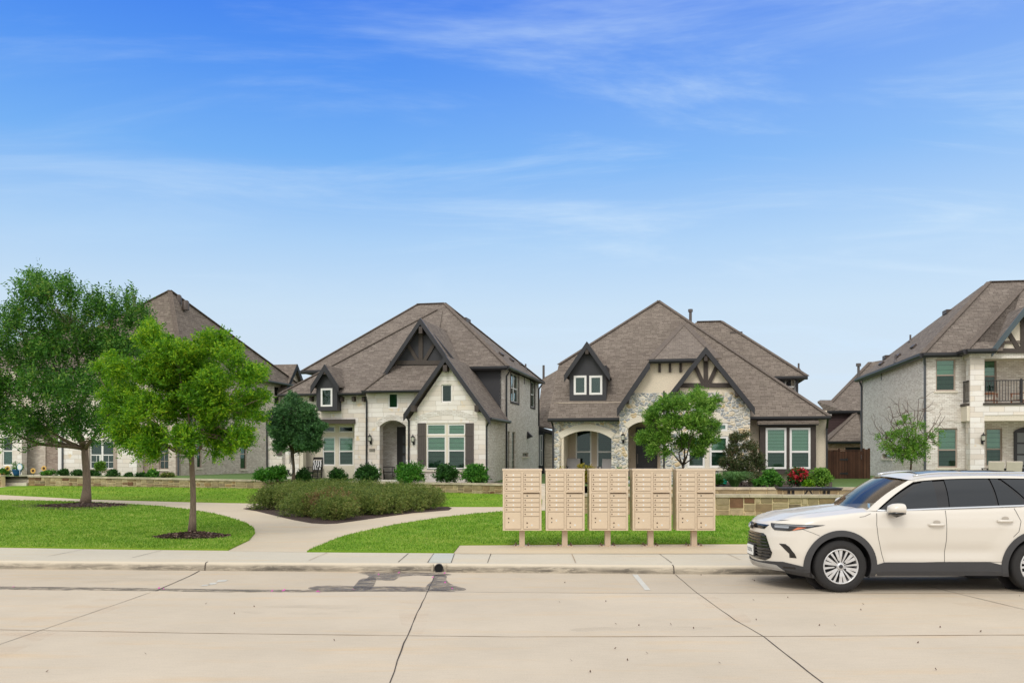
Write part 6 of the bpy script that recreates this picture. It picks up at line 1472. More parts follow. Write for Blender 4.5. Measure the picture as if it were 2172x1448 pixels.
# sunflowers, sign, pot on the far left
M['petal_y'] = flat('sunflower_petals', (220,176,90), .6); M['brownc'] = flat('sunflower_centre', (70,44,26), .8); M['stemg'] = flat('stem_green', (64,110,44), .7)
M['blueglaze'] = flat('blue_glaze', (40,92,140), .25)
for px, py, lb in ((17,993,'tall sunflower at the extreme left edge by the steps'),(71,998,'low sunflower leaning beside the brick panel'),(94,993,'small sunflower right of the brick panel'),(6,1005,'lowest sunflower, at the very edge of the frame')):
    c = P(px, py, 49.5); e = empty('sunflower', (c.x,c.y,.95)); tag(e, lb, 'sunflower', 'sunflowers by the far left steps'); hz = c.z-.95
    b = MB(); b.tube([(0,0,0),(.02,0,hz*.6),(0,-.02,hz)], .015, 6); b.build('stem', M['stemg'], e)
    b = MB(); mt = Matrix.Translation((0,-.05,hz))
    for i in range(16):
        a = i*math.pi/8; u_ = Vector((math.cos(a),0,math.sin(a))); w_ = Vector((-math.sin(a),0,math.cos(a)))
        b.add([Vector((0,-.05,hz))+u_*.05-w_*.025, Vector((0,-.065,hz))+u_*.11-w_*.03, Vector((0,-.04,hz))+u_*.17, Vector((0,-.065,hz))+u_*.11+w_*.03, Vector((0,-.05,hz))+u_*.05+w_*.025], [(0,1,2,3,4)])
    b.build('petals', M['petal_y'], e)
    b = MB(); b.lathe([(.0,.03),(.05,.025),(.075,0)], 12, Matrix.Translation((0,-.055,hz))@Matrix.Rotation(R(90),4,'X')); b.build('centre', M['brownc'], e)
c = P(36,1005,49.3); e = empty('flower_pot', (c.x,c.y,.94)); tag(e, 'blue glazed pot with greenery beside the far left steps', 'pot')
b = MB(); b.lathe([(.0,0),(.15,0),(.22,.2),(.24,.3),(.26,.32),(.26,.36),(.22,.36),(.2,.3),(.0,.3)], 18); b.build('pot', M['blueglaze'], e, smooth=True)
foliage('leaves', e, [(c.x,c.y,1.42,.24),(c.x+.12,c.y,1.35,.18)], (c.x,c.y,1.2), M['bush'], 120, 6, .16, .09, up=.7)
c = P(42,1005,48.8); e = empty('yard_sign', (c.x,c.y,.94)); tag(e, 'small octagonal pale blue yard sign on a white stake by the steps', 'sign')
b = MB(); b.tube([(0,0,0),(0,0,.38)], .015, 6); b.build('stake', M['wframe'], e)
oc = [(.15*math.cos(R(22.5+45*i)), .19*math.sin(R(22.5+45*i))) for i in range(8)]
b = MB(); b.prism([(x,-.02,.5+z) for x,z in oc], (0,.02,0)); pl_ = b.build('panel', flat('sign_blue', (150,190,222), .5), e)
b = MB(); b.prism([(x*.8,-.024,.5+z*.8) for x,z in oc], (0,.003,0)); b.build('panel_face', M['wframe'], pl_)
# ------------------------------------------------------------ porch furniture
def rocking_chair(label, loc, rz, cushion=False, seatc=False):
    e = empty('rocking_chair', loc, rz); tag(e, label, 'rocking chair', 'black rocking chairs'); K = M['black']; sc = 1.0
    for s_ in (-1,1):
        b = MB(); b.tube([(s_*.27, .55*math.sin(t), .46-.46*math.cos(t)*1.0+.0) if False else (s_*.27, y, .02+.22*(y*y)) for y in np.linspace(-.5,.55,9) for t in (0,)], .022, 6); b.build('rocker', K, e)
        b = MB(); b.bar((s_*.27,-.24,.03),(s_*.27,-.24,.66),.04,.04); b.build('leg', K, e)
        b = MB(); b.bar((s_*.25,.24,.03),(s_*.25,.42,1.18),.045,.04); b.build('back_post', K, e)
        b = MB(); b.bar((s_*.27,-.3,.67),(s_*.27,.3,.67),.09,.03); b.build('armrest', K, e)
    b = MB(); b.box((-.27,-.28,.40),(.27,.26,.44)); b.build('seat', K, e)
    b = MB(); b.bar((-.25,.41,1.13),(.25,.41,1.13),.03,.12)
    for z in (.62,.78,.94): y = .24+.18*(z-.03)/1.15; b.bar((-.25,y,z),(.25,y,z),.02,.055,(0,0,1))
    b.bar((-.27,-.24,.2),(.27,-.24,.2),.025,.03); b.build('back_slats', K, e)
    if cushion:
        m, nt_, bs = new_mat('patterned_fabric'); v_ = coord(nt_, 'UV', (1,1,1)); wv = node(nt_, 'ShaderNodeTexWave', i_Scale=2.6, i_Distortion=7, i_Detail=1); nt_.links.new(v_, wv.inputs[0])
        r_ = ramp_node(nt_, [(.46, lin((24,24,28))), (.54, lin((225,225,225)))], wv.outputs[1]); nt_.links.new(r_.outputs[0], bs.inputs['Base Color']); bs.inputs['Roughness'].default_value = .8
        b = MB(); p0 = Vector((0,.22,.52)); p1 = Vector((0,.36,1.02)); b.bar(p0,p1,.46,.1,(0,1,0)); b.build('cushion', m, e)
    return e
def hq(H, px, py, v): p = H.q(px, py, v); c_, s_ = H.c, H.s; return Vector((H.O[0]+p.x*c_+p.y*s_, H.O[1]-p.x*s_+p.y*c_, p.z))
p = hq(HW, 668, 1010, 2.35); p.z = .78; rocking_chair('black rocking chair with a black-and-white patterned cushion on the left porch', p, -HW.a, True)
p = hq(HW, 824, 1010, 2.1); p.z = .80; rocking_chair('black slatted rocking chair turned sideways inside the arched entry', p, -HW.a+R(100))
def arm_chair(name, label, cat, loc, rz, frame, fabric, w_=.7, group=None, back_h=.85):
    e = empty(name, loc, rz); tag(e, label, cat, group)
    for sx in (-1,1):
        for sy in (-1,1): b = MB(); b.bar((sx*w_*.46,sy*.3,0),(sx*w_*.46,sy*.3,.6),.05,.05); b.build('leg', frame, e)
        b = MB(); b.box((sx*w_*.46-.035,-.34,.6),(sx*w_*.46+.035,.34,.635)); b.build('armrest', frame, e)
    b = MB(); b.box((-w_*.43,-.32,.28),(w_*.43,.3,.32)); b.build('seat_frame', frame, e)
    b = MB(); b.box((-w_*.42,-.33,.321),(w_*.42,.22,.45)); b.build('seat_cushion', fabric, e)
    b = MB(); b.bar((0,.24,.45),(0,.36,back_h),w_*.84,.11,(0,1,0)); b.build('back_cushion', fabric, e); return e
M['grey_fab'] = flat('grey_cushion', (150,146,144), .9, var=.08); M['beige_fab'] = flat('beige_sling', (206,196,180), .85, var=.05); M['wood'] = flat('oiled_wood', (150,92,54), .5, var=.12); M['white_fab'] = flat('pale_cushion', (222,214,200), .9)
g_ = 'grey porch armchairs'
p = hq(HR, 1218, 1010, 1.5); p.z = .9; arm_chair('porch_armchair', 'grey cushioned armchair at the left inside the porch arch', 'armchair', p, -HR.a+.25, M['black'], M['grey_fab'], .78, g_, 1.0)
p = hq(HR, 1288, 1010, 1.4); p.z = .9; arm_chair('porch_armchair', 'grey cushioned armchair at the right inside the porch arch', 'armchair', p, -HR.a-.2, M['black'], M['grey_fab'], .8, g_, .98)
g_ = 'wooden balcony armchairs'
p = hq(HP, 2096, 856, .1); p.z = zslab1-.08; arm_chair('wooden_armchair', 'wooden armchair with pale cushions at the left end of the balcony', 'armchair', p, -HP.a+R(60), M['wood'], M['white_fab'], .66, g_, .85)
p = hq(HP, 2168, 856, .1); p.z = zslab1-.08; arm_chair('wooden_armchair', 'wooden armchair with pale cushions at the cropped right end of the balcony', 'armchair', p, -HP.a+R(-70), M['wood'], M['white_fab'], .66, g_, .85)
g_ = 'beige patio chairs'
for px, lb in ((2107,'beige-backed patio chair behind the car roof, left of the pair'),(2145,'beige-backed patio chair behind the car roof, right of the pair')):
    p = hq(HP, px, 1000, -2.2); p.z = .87; arm_chair('patio_chair', lb, 'patio chair', p, -HP.a+R(180), M['black'], M['beige_fab'], .74, g_, .92)
p = hq(HP, 2163, 1000, 0.9); p.z = .92; e = empty('planter', p); tag(e, 'dark planter beside the arched front door of the pale brick house', 'planter')
b = MB(); b.lathe([(0,0),(.16,0),(.24,.5),(.26,.5),(.26,.54),(.2,.54),(.2,.48),(0,.48)], 14); b.build('pot', M['black'], e)
# hanging wind chime on the small oak
c = P(617,985,41.6); e = empty('wind_chime', c); tag(e, 'black wind chime hanging left of the small oak trunk', 'wind chime')
b = MB()
for i in range(4): a = i*1.57; b.tube([(.07*math.cos(a),.07*math.sin(a),.05*i-.05),(.07*math.cos(a),.07*math.sin(a),.62)], .012, 6)
b.lathe([(0,.62),(.1,.62),(.1,.65),(0,.65)], 10); b.tube([(0,0,.62),(0,0,-.2)], .005, 4); b.tube([(0,0,.65),(0,0,1.1)], .006, 4); b.build('tubes', M['black'], e)
b = MB(); b.tube([(.13*math.cos(t)*.8, 0, -.33+.15*math.sin(t)) for t in np.linspace(2.6,6.9,10)], .035, 6); b.build('sail', M['black'], e)
# ------------------------------------------------------------ cluster mailboxes
M['mail'] = flat('sandstone_paint', (208,189,163), .36, var=.05); M['mail2'] = flat('sandstone_paint_post', (194,174,150), .5, var=.05); M['gap'] = flat('door_gap', (146,124,100), .7)
M['lock'] = flat('lock_metal', (120,100,84), .35, .6); M['keyhole'] = flat('keyhole', (20,18,18), .5); M['plate'] = flat('number_label', (236,236,232), .5); M['ink'] = flat('label_ink', (40,44,60), .6)
digit = {}
def door(parent, x, z, w_, h_, num, lock=True):
    d = MB(); d.box((-w_/2,-.012,-h_/2),(w_/2,.0,h_/2)); d.box((-w_/2+.006,-.016,-h_/2+.006),(w_/2-.006,-.0121,h_/2-.006))
    o = d.build('door', M['mail'], parent); o.location = (x,-.226,z)
    if lock:
        q = MB(); q.lathe([(0,.009),(.009,.009),(.0125,.006),(.0125,0)], 12, Matrix.Translation((-w_/2+.035,-.0162,0))@Matrix.Rotation(R(90),4,'X')); q.build('lock', M['lock'], o)
    if num:
        q = MB(); q.lathe([(0,.0015),(.016,.0015),(.016,0)], 16, Matrix.Translation((.01,-.0162,0))@Matrix.Rotation(R(90),4,'X')); q.mi = 1
        if num not in digit: digit[num] = text_faces(num, .026)
        vs, fs = digit[num]; q.add([(.01+x_,-.0182,y_) for x_, y_, z_ in vs], fs); q.build('number_label', [M['plate'], M['ink']], o)
    return o
PXS = (1066.5, 1158, 1250, 1342, 1435); YF = 18.23; wB = .787; zb = .498; zt0 = 1.752
def make_box(loc):
    e = empty('mailbox', loc); z0 = zb-loc[2]; z1 = zt0-loc[2]; D0, D1 = -.21, .23
    b = MB(); b.box((-wB/2,D0,z0),(wB/2,D1,z1-.035)); b.build('cabinet', M['mail'], e)
    b = MB(); b.box((-wB/2-.012,D0-.03,z1-.035),(wB/2+.012,D1+.012,z1)); b.box((-wB/2-.002,D0-.022,z1-.05),(wB/2+.002,D0+.0,z1-.036)); b.build('hood', M['mail'], e)
    b = MB()   # face frame
    fx = wB/2
    for x0, x1 in ((-fx,-fx+.04),(-.022,.022),(fx-.04,fx)): b.box((x0,D0-.018,z0+.02),(x1,D0-.001,z1-.036))
    b.box((-fx,D0-.019,z0-.0),(fx,D0-.0005,z0+.028)); b.box((-fx+.04,D0-.0185,z1-.075),(-.022,D0-.001,z1-.037)); b.box((.022,D0-.0185,z1-.075),(fx-.04,D0-.001,z1-.037)); b.build('face_frame', M['mail'], e)
    b = MB(); b.box((-fx+.04,D0-.004,z0+.028),(-.022,D0-.0002,z1-.075)); b.box((.022,D0-.004,z0+.028),(fx-.04,D0-.0002,z1-.075)); b.build('door_gaps', M['gap'], e)
    T0 = z1-.078; H1 = z1-z0; u = .0935; dw = fx-.04-.022-.008; xl = -(.022+.004+dw/2); xr = -xl
    # left column: 4 doors, rail, 4 doors, parcel door
    zc = T0; n = 1
    def rail(x, zt_, hh):
        q = MB(); q.box((x-dw/2-.004,D0-.017,zt_-hh),(x+dw/2+.004,D0-.001,zt_)); q.build('rail', M['mail'], e)
    for i in range(4): door(e, xl, zc-u/2, dw, u-.008, str(n)); n += 1; zc -= u
    rail(xl, zc, .045); zc -= .047
    for i in range(4): door(e, xl, zc-u/2, dw, u-.008, str(n)); n += 1; zc -= u
    hh = zc-(z0+.03); o = door(e, xl, zc-hh/2, dw, hh-.008, '', False)
    def parcel(o, w_, hh, t, dz):
        q = MB(); q.lathe([(0,.012),(.012,.012),(.015,.008),(.015,0)], 12, Matrix.Translation((-w_/2+.075,-.0162,dz))@Matrix.Rotation(R(90),4,'X')); q.build('lock', M['lock'], o)
        q = MB(); q.lathe([(0,.004),(.011,.004),(.011,0)], 12, Matrix.Translation((-w_/2+.075,-.0162,dz-.082))@Matrix.Rotation(R(90),4,'X')); q.build('keyhole', M['keyhole'], o)
        q = MB(); q.lathe([(0,.0015),(.018,.0015),(.018,0)], 16, Matrix.Translation((.01,-.0162,dz-.045))@Matrix.Rotation(R(90),4,'X')); q.mi = 1
        if t not in digit: digit[t] = text_faces(t, .026)
        vs, fs = digit[t]; q.add([(.01+x_,-.0182,dz-.045+y_) for x_, y_, z_ in vs], fs); q.build('number_label', [M['plate'], M['ink']], o)
    parcel(o, dw, hh, '1P', hh/2-.13)
    zc = T0
    for i in range(4): door(e, xr, zc-u/2, dw, u-.008, str(n)); n += 1; zc -= u
    q = MB(); q.add([(xr-dw/2-.01,D0-.018,zc+.004),(xr+dw/2+.01,D0-.018,zc+.004),(xr+dw/2+.01,D0-.075,zc-.018),(xr-dw/2-.01,D0-.075,zc-.018),(xr-dw/2-.01,D0-.018,zc-.002),(xr+dw/2+.01,D0-.018,zc-.002),(xr+dw/2+.01,D0-.075,zc-.024),(xr-dw/2-.01,D0-.075,zc-.024)], [(0,1,2,3),(7,6,5,4),(3,2,6,7),(0,3,7,4),(1,5,6,2)]); q.build('rain_lip', M['mail'], e)
    zc -= .047
    o = door(e, xr, zc-u/2, dw, u-.008, '', False); q = MB(); q.lathe([(0,.004),(.013,.004),(.013,0)], 12, Matrix.Translation((-dw/2+.075,-.0162,0))@Matrix.Rotation(R(90),4,'X')); q.build('keyhole', M['keyhole'], o); zc -= u
    for i in range(4): door(e, xr, zc-u/2, dw, u-.008, str(n)); n += 1; zc -= u
    hh = zc-(z0+.03); o = door(e, xr, zc-hh/2, dw, hh-.008, '', False); parcel(o, dw, hh, '2P', hh/2-.13)
    b = MB(); b.box((-.056,-.07,.012),(.056,.09,z0)); b.build('pedestal', M['mail2'], e)
    b = MB(); b.box((-.17,-.14,0),(.17,.18,.014)); b.build('base_plate', M['mail2'], e)
    for sx in (-1,1):
        for sy in (-.1,.14): b = MB(); b.lathe([(0,.05),(.012,.05),(.012,.02),(.02,.02),(.02,.0)], 8, Matrix.Translation((sx*.13,sy,.014))); b.build('bolt', M['lock'], e)
    return e
names = ('leftmost of the five beige cluster mailboxes on the sidewalk pad', 'second beige cluster mailbox from the left, between the first and middle units', 'middle one of the five beige cluster mailboxes', 'fourth beige cluster mailbox from the left, its left side just showing', 'rightmost beige cluster mailbox, nearest the parked white car')
zp = gz(18.4)+.008
mb0 = make_box(((PXS[0]+41-CX)/F*YF, YF+.22, zp))
for i, px in enumerate(PXS):
    o = mb0 if i == 0 else copy_tree(mb0)
    o.location = ((px+41-CX)/F*YF, YF+.22, zp); tag(o, names[i], 'mailbox', 'cluster mailboxes on the pad')
    if i == 2: o.rotation_euler.z = R(.6)
    if i == 1: o.rotation_euler.z = R(-.5)
# ------------------------------------------------------------ white sport utility vehicle
def car_paint():
    m, nt, b = new_mat('pearl_white_paint'); b.inputs['Base Color'].default_value = lin((212,206,195)); b.inputs['Roughness'].default_value = .42
    b.inputs['Coat Weight'].default_value = .65; b.inputs['Coat Roughness'].default_value = .06; b.inputs['Metallic'].default_value = .0; return m
CP = car_paint(); CB = flat('car_cladding', (58,58,60), .6, var=.05); CG = flat('car_gloss_black', (16,16,18), .12, coat=.5); CT = flat('tyre_rubber', (38,37,37), .85, var=.08)
CR = flat('wheel_alloy', (206,206,206), .35, .45); CRD = flat('wheel_dark', (70,70,72), .4, .6); CC = flat('chrome', (210,212,214), .15, 1.0); CS = flat('skid_silver', (176,176,174), .35, .5)
CW = pane_mat('windscreen_glass', (.90,.92,.90,1), 1.5, (1.0,.82,.64,1))
m, nt_, b_ = new_mat('privacy_glass'); b_.inputs['Base Color'].default_value = lin((40,44,48)); b_.inputs['Roughness'].default_value = .04; b_.inputs['Specular IOR Level'].default_value = .5; CPG = m
CD = flat('panel_gap', (44,42,40), .8)
car = empty('parked_car', (3.79, 14.14, 0.0), R(0)); tag(car, 'pearl white three-row sport utility vehicle parked at the kerb, cropped by the right edge', 'car')
LN, HWD = 5.05, .965
WH = ((1.05, .385), (3.95, .385)); RA = .455
TT = [ # plan outline parameter: (fraction of side length, half width fraction)
]
def sect(z):
    """front bumper s, front half width factor, side half width, rear s  for height z"""
    sf = float(np.interp(z, [.22,.30,.42,.60,.80,.95,1.02,1.10], [.16,.05,.015,.0,.015,.04,.09,.20]))
    hw = float(np.interp(z, [.22,.30,.45,.55,.75,.95,1.08,1.2,1.3], [.90,.925,.935,.945,.955,.965,.955,.93,.90]))
    return sf, hw
NS = 150
def plan(t, z):
    """t in 0..1 from the front centre, round the near corner, along the side, to the rear centre -> (s, y>=0)"""
    sf, hw = sect(z); Lr = LN-float(np.interp(z, [.25,.5,1.0,1.3], [.1,.0,.02,.1]))
    if t < .22:      # front: superellipse quarter
        a = t/.22*math.pi/2; n = 2.9; y = abs(math.sin(a))**(2/2.3)*.985*hw; c = abs(math.cos(a))**(2/1.75); return sf+(.62)*(1-c), y
    if t > .88:
        a = (1-t)/.12*math.pi/2; return Lr-.35*(1-abs(math.cos(a))**(2/3.)), abs(math.sin(a))**(2/3.)*.97*hw
    u = (t-.22)/.66; s0, s1 = sf+.62, Lr-.35; s = s0+(s1-s0)*u; e_ = 1-.015*abs(1-2*u)**6*(1 if u < .5 else 2)
    return s, hw*e_*(1.0 if 0 < u < 1 else 1)
def ztop(s):     # beltline / bonnet edge height along the side
    return float(np.interp(s, [0,.1,.3,.7,1.2,1.6,2.6,3.6,4.6,5.05], [.99,1.02,1.065,1.115,1.165,1.19,1.225,1.26,1.30,1.30]))
def SP(t, z, off=0.0):
    s, y = plan(t, z); s2, y2 = plan(min(1, t+.004), z); tx = Vector((s2-s, y2-y))
    if tx.length < 1e-6: tx = Vector((0,1))
    n = Vector((-tx.y, tx.x)).normalized()
    if n.x*(s-2.5)+n.y*y < 0 and t < .98: n = -n
    if t < .2 and n.x > 0: n = -n
    # door side crease
    d = 0
    if 1.5 < s < 3.5: d = -.022*math.exp(-((z-.60)/.1)**2)*min(1,(s-1.5)/.3)*min(1,(3.5-s)/.3)
    # flared arches
    for ws, wz in WH:
        r = math.hypot(s-ws, z-wz)
        if .40 < r < .80: d += .028*max(0, 1-(r-.40)/.34)
    return Vector((s+n.x*(off+d), y+n.y*(off+d), z))
def t_of_s(s, z=.7):
    lo, hi = 0.0, 1.0
    for _ in range(40):
        m_ = (lo+hi)/2
        if plan(m_, z)[0] < s: lo = m_
        else: hi = m_
    return lo
zr = [0.0,.06,.12,.2,.28,.36,.44,.52,.60,.68,.76,.84,.91,.96,.985,1.0]
def zrow(f, s): 
    zb_ = float(np.interp(s, [0,.3,.62,4.4,5.05], [.33,.25,.25,.27,.34])); return zb_+(ztop(s)-zb_)*f
ts = list(np.linspace(0,.22,34))+list(np.linspace(.22,.88,130))[1:]+list(np.linspace(.88,1,20))[1:]
grid = []
for t in ts:
    s = plan(t, .7)[0]; col = []
    for f in np.linspace(0,1,44):
        z = zrow(f, s); p = SP(t, z)
        k = max(0, (f-.93)/.07); p.y -= .02*k*k*(1 if p.y > .05 else 0); col.append(p)
    grid.append(col)
def inwheel(p):
    return any(math.hypot(p.x-ws, p.z-wz) < RA and p.y > .5 for ws, wz in WH)
nr = 44
for side in (-1, 1):
    for c in grid:
        pass
b = MB(); vs = []; idx = {}
gp = [[p.copy() for p in c] for c in grid]
ins = [[inwheel(p) for p in c] for c in grid]
for i, c in enumerate(gp):
    for j, p in enumerate(c):
        if ins[i][j]:
            nb = any(0 <= i+a < len(gp) and 0 <= j+e_ < nr and not ins[i+a][j+e_] for a in (-1,0,1) for e_ in (-1,0,1))
            if nb:
                for ws, wz in WH:
                    r = math.hypot(p.x-ws, p.z-wz)
                    if r < RA: p.x = ws+(p.x-ws)*RA/r; p.z = wz+(p.z-wz)*RA/r
fs = []; allv = []
for side in (-1, 1):
    k = len(allv); allv += [(p.x, side*p.y, p.z) for c in gp for p in c]
    for i in range(len(gp)-1):
        for j in range(nr-1):
            q = (i*nr+j, (i+1)*nr+j, (i+1)*nr+j+1, i*nr+j+1)
            if all(ins[a//nr][a%nr] for a in q): continue
            fs.append(tuple(a+k for a in (q if side < 0 else q[::-1])))
# bonnet + rear deck under the greenhouse: from top edge to the centre line
k = len(allv); cols = []; nc = 12
for i, t in enumerate(ts):
    p = gp[i][-1]; row = []
    for a in range(nc+1):
        f = a/nc; y = p.y*(1-f); s = p.x; 
        crown = .055*(1-(y/max(.01,p.y))**2)**.8 if p.y > .02 else 0
        crown *= min(1, s/.5)
        z = p.z+crown
        if s < 1.7: z += .018*math.exp(-((abs(y)-.62)/.07)**2)*min(1,s/.5)   # bonnet edge ridges
        row.append((s, y, z))
    cols.append(row)
for side in (-1, 1):
    k = len(allv); allv += [(x, side*y, z) for r_ in cols for x, y, z in r_]
    for i in range(len(cols)-1):
        for a in range(nc):
            q = (i*(nc+1)+a, (i+1)*(nc+1)+a, (i+1)*(nc+1)+a+1, i*(nc+1)+a+1); fs.append(tuple(x+k for x in (q if side < 0 else q[::-1])))
body = MB().add(allv, fs)
body = body.build('body', CP, car, smooth=True, uv=False, fix=False)
bm = bmesh.new(); bm.from_mesh(body.data); bmesh.ops.remove_doubles(bm, verts=bm.verts, dist=.002); bmesh.ops.recalc_face_normals(bm, faces=bm.faces); bm.to_mesh(body.data); bm.free()
body.data.polygons.foreach_set('use_smooth', [True]*len(body.data.polygons))
# underbody + wheel wells
b = MB(); b.box((.55,-.78,.24),(4.6,.78,.5)); b.box((.25,-.6,.33),(.6,.6,.9)); u_ = b.build('underbody', M['door_black'], car)
for ws, wz in WH:
    for side in (-1, 1):
        b = MB(); n = 20; vs = []
        for i in range(n+1):
            a = math.pi*(-.12+1.24*i/n); vs += [(ws+RA*1.0*math.cos(a), side*.60, wz+RA*math.sin(a)), (ws+RA*math.cos(a), side*.95, wz+RA*math.sin(a))]
        b.add(vs, [(2*i,2*i+1,2*i+3,2*i+2) for i in range(n)]); b.add([(ws+RA*math.cos(2*math.pi*i/24), side*.6, wz+RA*math.sin(2*math.pi*i/24)) for i in range(24)], [tuple(range(24))]); b.build('wheel_well', M['door_black'], car)
# strips following the body surface
def strip(b, pts_lo, pts_hi, off, thick=.012, side=-1, n=1):
    """pts: lists of (t,z); makes a thin shell between lower and upper edges"""
    m_ = len(pts_lo); L0 = [SP(t, z, off) for t, z in pts_lo]; L1 = [SP(t, z, off) for t, z in pts_hi]; K0 = [SP(t, z, off-thick) for t, z in pts_lo]; K1 = [SP(t, z, off-thick) for t, z in pts_hi]
    fl = lambda p: (p.x, side*p.y, p.z); mid = [[SP(a[0]+(c[0]-a[0])*f, a[1]+(c[1]-a[1])*f, off) for f in np.linspace(0,1,n+1)] for a, c in zip(pts_lo, pts_hi)]
    vs = [fl(p) for r_ in mid for p in r_]; b.add(vs, [(i*(n+1)+j, (i+1)*(n+1)+j, (i+1)*(n+1)+j+1, i*(n+1)+j+1) for i in range(m_-1) for j in range(n)])
    vs = [fl(p) for p in L0]+[fl(p) for p in K0]; b.add(vs, [(i,i+1,m_+i+1,m_+i) for i in range(m_-1)])
    vs = [fl(p) for p in L1]+[fl(p) for p in K1]; b.add(vs, [(i,i+1,m_+i+1,m_+i) for i in range(m_-1)])
    for e_ in (0, -1): b.add([fl(L0[e_]),fl(L1[e_]),fl(K1[e_]),fl(K0[e_])], [(0,1,2,3)])
for side in (-1, 1):
    for ws, wz in WH:   # arch mouldings
        b = MB(); n = 34; inn = []; outn = []
        for i in range(n+1):
            a = math.pi*(-.14+1.28*i/n); 
            for lst, r in ((inn, RA-.01), (outn, RA+.078)):
                z = max(.235, wz+r*math.sin(a)); s = ws+r*math.cos(a); lst.append((t_of_s(s, z), z))
        strip(b, inn, outn, .018, .03, side, 2); b.build('wheel_arch_trim', CB, car, smooth=False, uv=False)
    b = MB(); lo = []; hi = []
    for s in np.linspace(WH[0][0]+.5, WH[1][0]-.5, 40):
        u = (s-(WH[0][0]+.5))/(WH[1][0]-WH[0][0]-1.0); top = .40+.045*min(1,u/.08)*min(1,(1-u)/.1); lo.append((t_of_s(s,.3), .245)); hi.append((t_of_s(s,.4), top))
    strip(b, lo, hi, .014, .03, side, 3); b.build('sill_cladding', CB, car, uv=False)
    b = MB(); lo = []; hi = []   # bumper lower cladding
    for t in np.linspace(.0, t_of_s(.60,.3), 30):
        s = plan(t, .3)[0]; lo.append((t, float(np.interp(s, [0,.3,.6],[.30,.25,.2])))); hi.append((t, float(np.interp(s, [0.05,.14,.3,.42,.62],[.385,.415,.43,.405,.36]))))
    strip(b, lo, hi, .012, .03, side, 3); b.build('bumper_cladding', CB, car, uv=False)
    b = MB(); lo = []; hi = []
    for t in np.linspace(.0, .12, 20): lo.append((t, .285+.0*t)); hi.append((t, .375 if t < .10 else .375-(t-.10)*4.0))
    strip(b, lo, hi, .022, .02, side, 2); b.build('skid_plate', CS, car, uv=False)
# door gaps, belt trim
def gapline(pts, w_=.007, side=-1, mat=CD, nm='panel_gap', off=.0025):
    b = MB(); P3 = []
    for (s0,z0),(s1,z1) in zip(pts, pts[1:]):
        for f in np.linspace(0,1,8)[:-1]: P3.append((s0+(s1-s0)*f, z0+(z1-z0)*f))
    P3.append(pts[-1]); Q = [SP(t_of_s(s, z), z, off) for s, z in P3]; vs = []
    for i, p in enumerate(Q):
        d = (Q[min(i+1,len(Q)-1)]-Q[max(i-1,0)]).normalized(); n = d.cross(Vector((0,1,0))).normalized()*w_/2
        vs += [(p.x+n.x, side*(p.y), p.z+n.z), (p.x-n.x, side*(p.y), p.z-n.z)]
    b.add(vs, [(2*i,2*i+1,2*i+3,2*i+2) for i in range(len(Q)-1)]); return b.build(nm, mat, car, uv=False)
for side in (-1, 1):
    gapline([(1.585,1.17),(1.575,1.0),(1.60,.8),(1.66,.55),(1.70,.42)], side=side); gapline([(2.60,1.21),(2.605,1.0),(2.605,.8),(2.59,.6),(2.585,.42),(2.58,.26)], side=side)
    gapline([(3.62,1.24),(3.70,1.05),(3.66,.9),(3.58,.82)], side=side); gapline([(1.70,.43),(2.585,.45),(3.45,.45)], .005, side=side)
    gapline([(.50,.93),(.62,.885),(.74,.835)], .005, side=side); gapline([(1.50,1.165),(1.40,1.12),(1.33,1.11)], .006, side=side)
# greenhouse
def gb(s_, z_=None): pass
GB = [(1.40,0,1.185),(1.42,.3,1.185),(1.47,.6,1.19),(1.60,.845,1.195),(1.85,.89,1.198),(2.6,.905,1.23),(3.3,.905,1.255),(4.0,.89,1.28),(4.6,.85,1.30),(4.85,.6,1.31),(4.9,0,1.31)]
GT = [(2.06,0,1.675),(2.08,.3,1.668),(2.13,.55,1.65),(2.25,.665,1.625),(2.42,.69,1.655),(2.8,.705,1.682),(3.4,.71,1.69),(4.0,.70,1.68),(4.35,.66,1.655),(4.5,.45,1.65),(4.52,0,1.66)]
def gcurve(L_, u):
    x = u*(len(L_)-1); i = min(int(x), len(L_)-2); f = x-i
    p = [Vector(L_[max(0,min(len(L_)-1,k))]) for k in (i-1,i,i+1,i+2)]
    if i == 0: p[0] = Vector((L_[1][0],-L_[1][1],L_[1][2]))
    if i+2 > len(L_)-1: p[3] = Vector((L_[-2][0],-L_[-2][1],L_[-2][2]))
    return .5*((2*p[1])+(-p[0]+p[2])*f+(2*p[0]-5*p[1]+4*p[2]-p[3])*f*f+(-p[0]+3*p[1]-3*p[2]+p[3])*f**3)
def GP(u, v, off=0):
    a = gcurve(GB, u); c = gcurve(GT, u); p = a.lerp(c, v); bul = .035*math.sin(math.pi*v)
    e1_ = gcurve(GB, min(1,u+.01)).lerp(gcurve(GT, min(1,u+.01)), v)-gcurve(GB, max(0,u-.01)).lerp(gcurve(GT, max(0,u-.01)), v); n = e1_.cross(c-a)
    n = n if n.length > 1e-9 else Vector((-1,0,.5)); n.normalize()
    if n.z < 0: n = -n
    return p+n*(bul+off)
def gpatch(us, vlo, vhi, off, name, mat, parent=car, nv=8, side=-1, thick=0, smooth=True):
    b = MB(); n = len(us); vs = []
    for u, a, c in zip(us, vlo, vhi):
        for v in np.linspace(a, c, nv+1): p = GP(u, v, off); vs.append((p.x, side*p.y, p.z))
    b.add(vs, [(i*(nv+1)+j, (i+1)*(nv+1)+j, (i+1)*(nv+1)+j+1, i*(nv+1)+j+1) for i in range(n-1) for j in range(nv)])
    return b.build(name, mat, parent, smooth=smooth, uv=False)
U = lambda a, c, n=20: list(np.linspace(a, c, n))
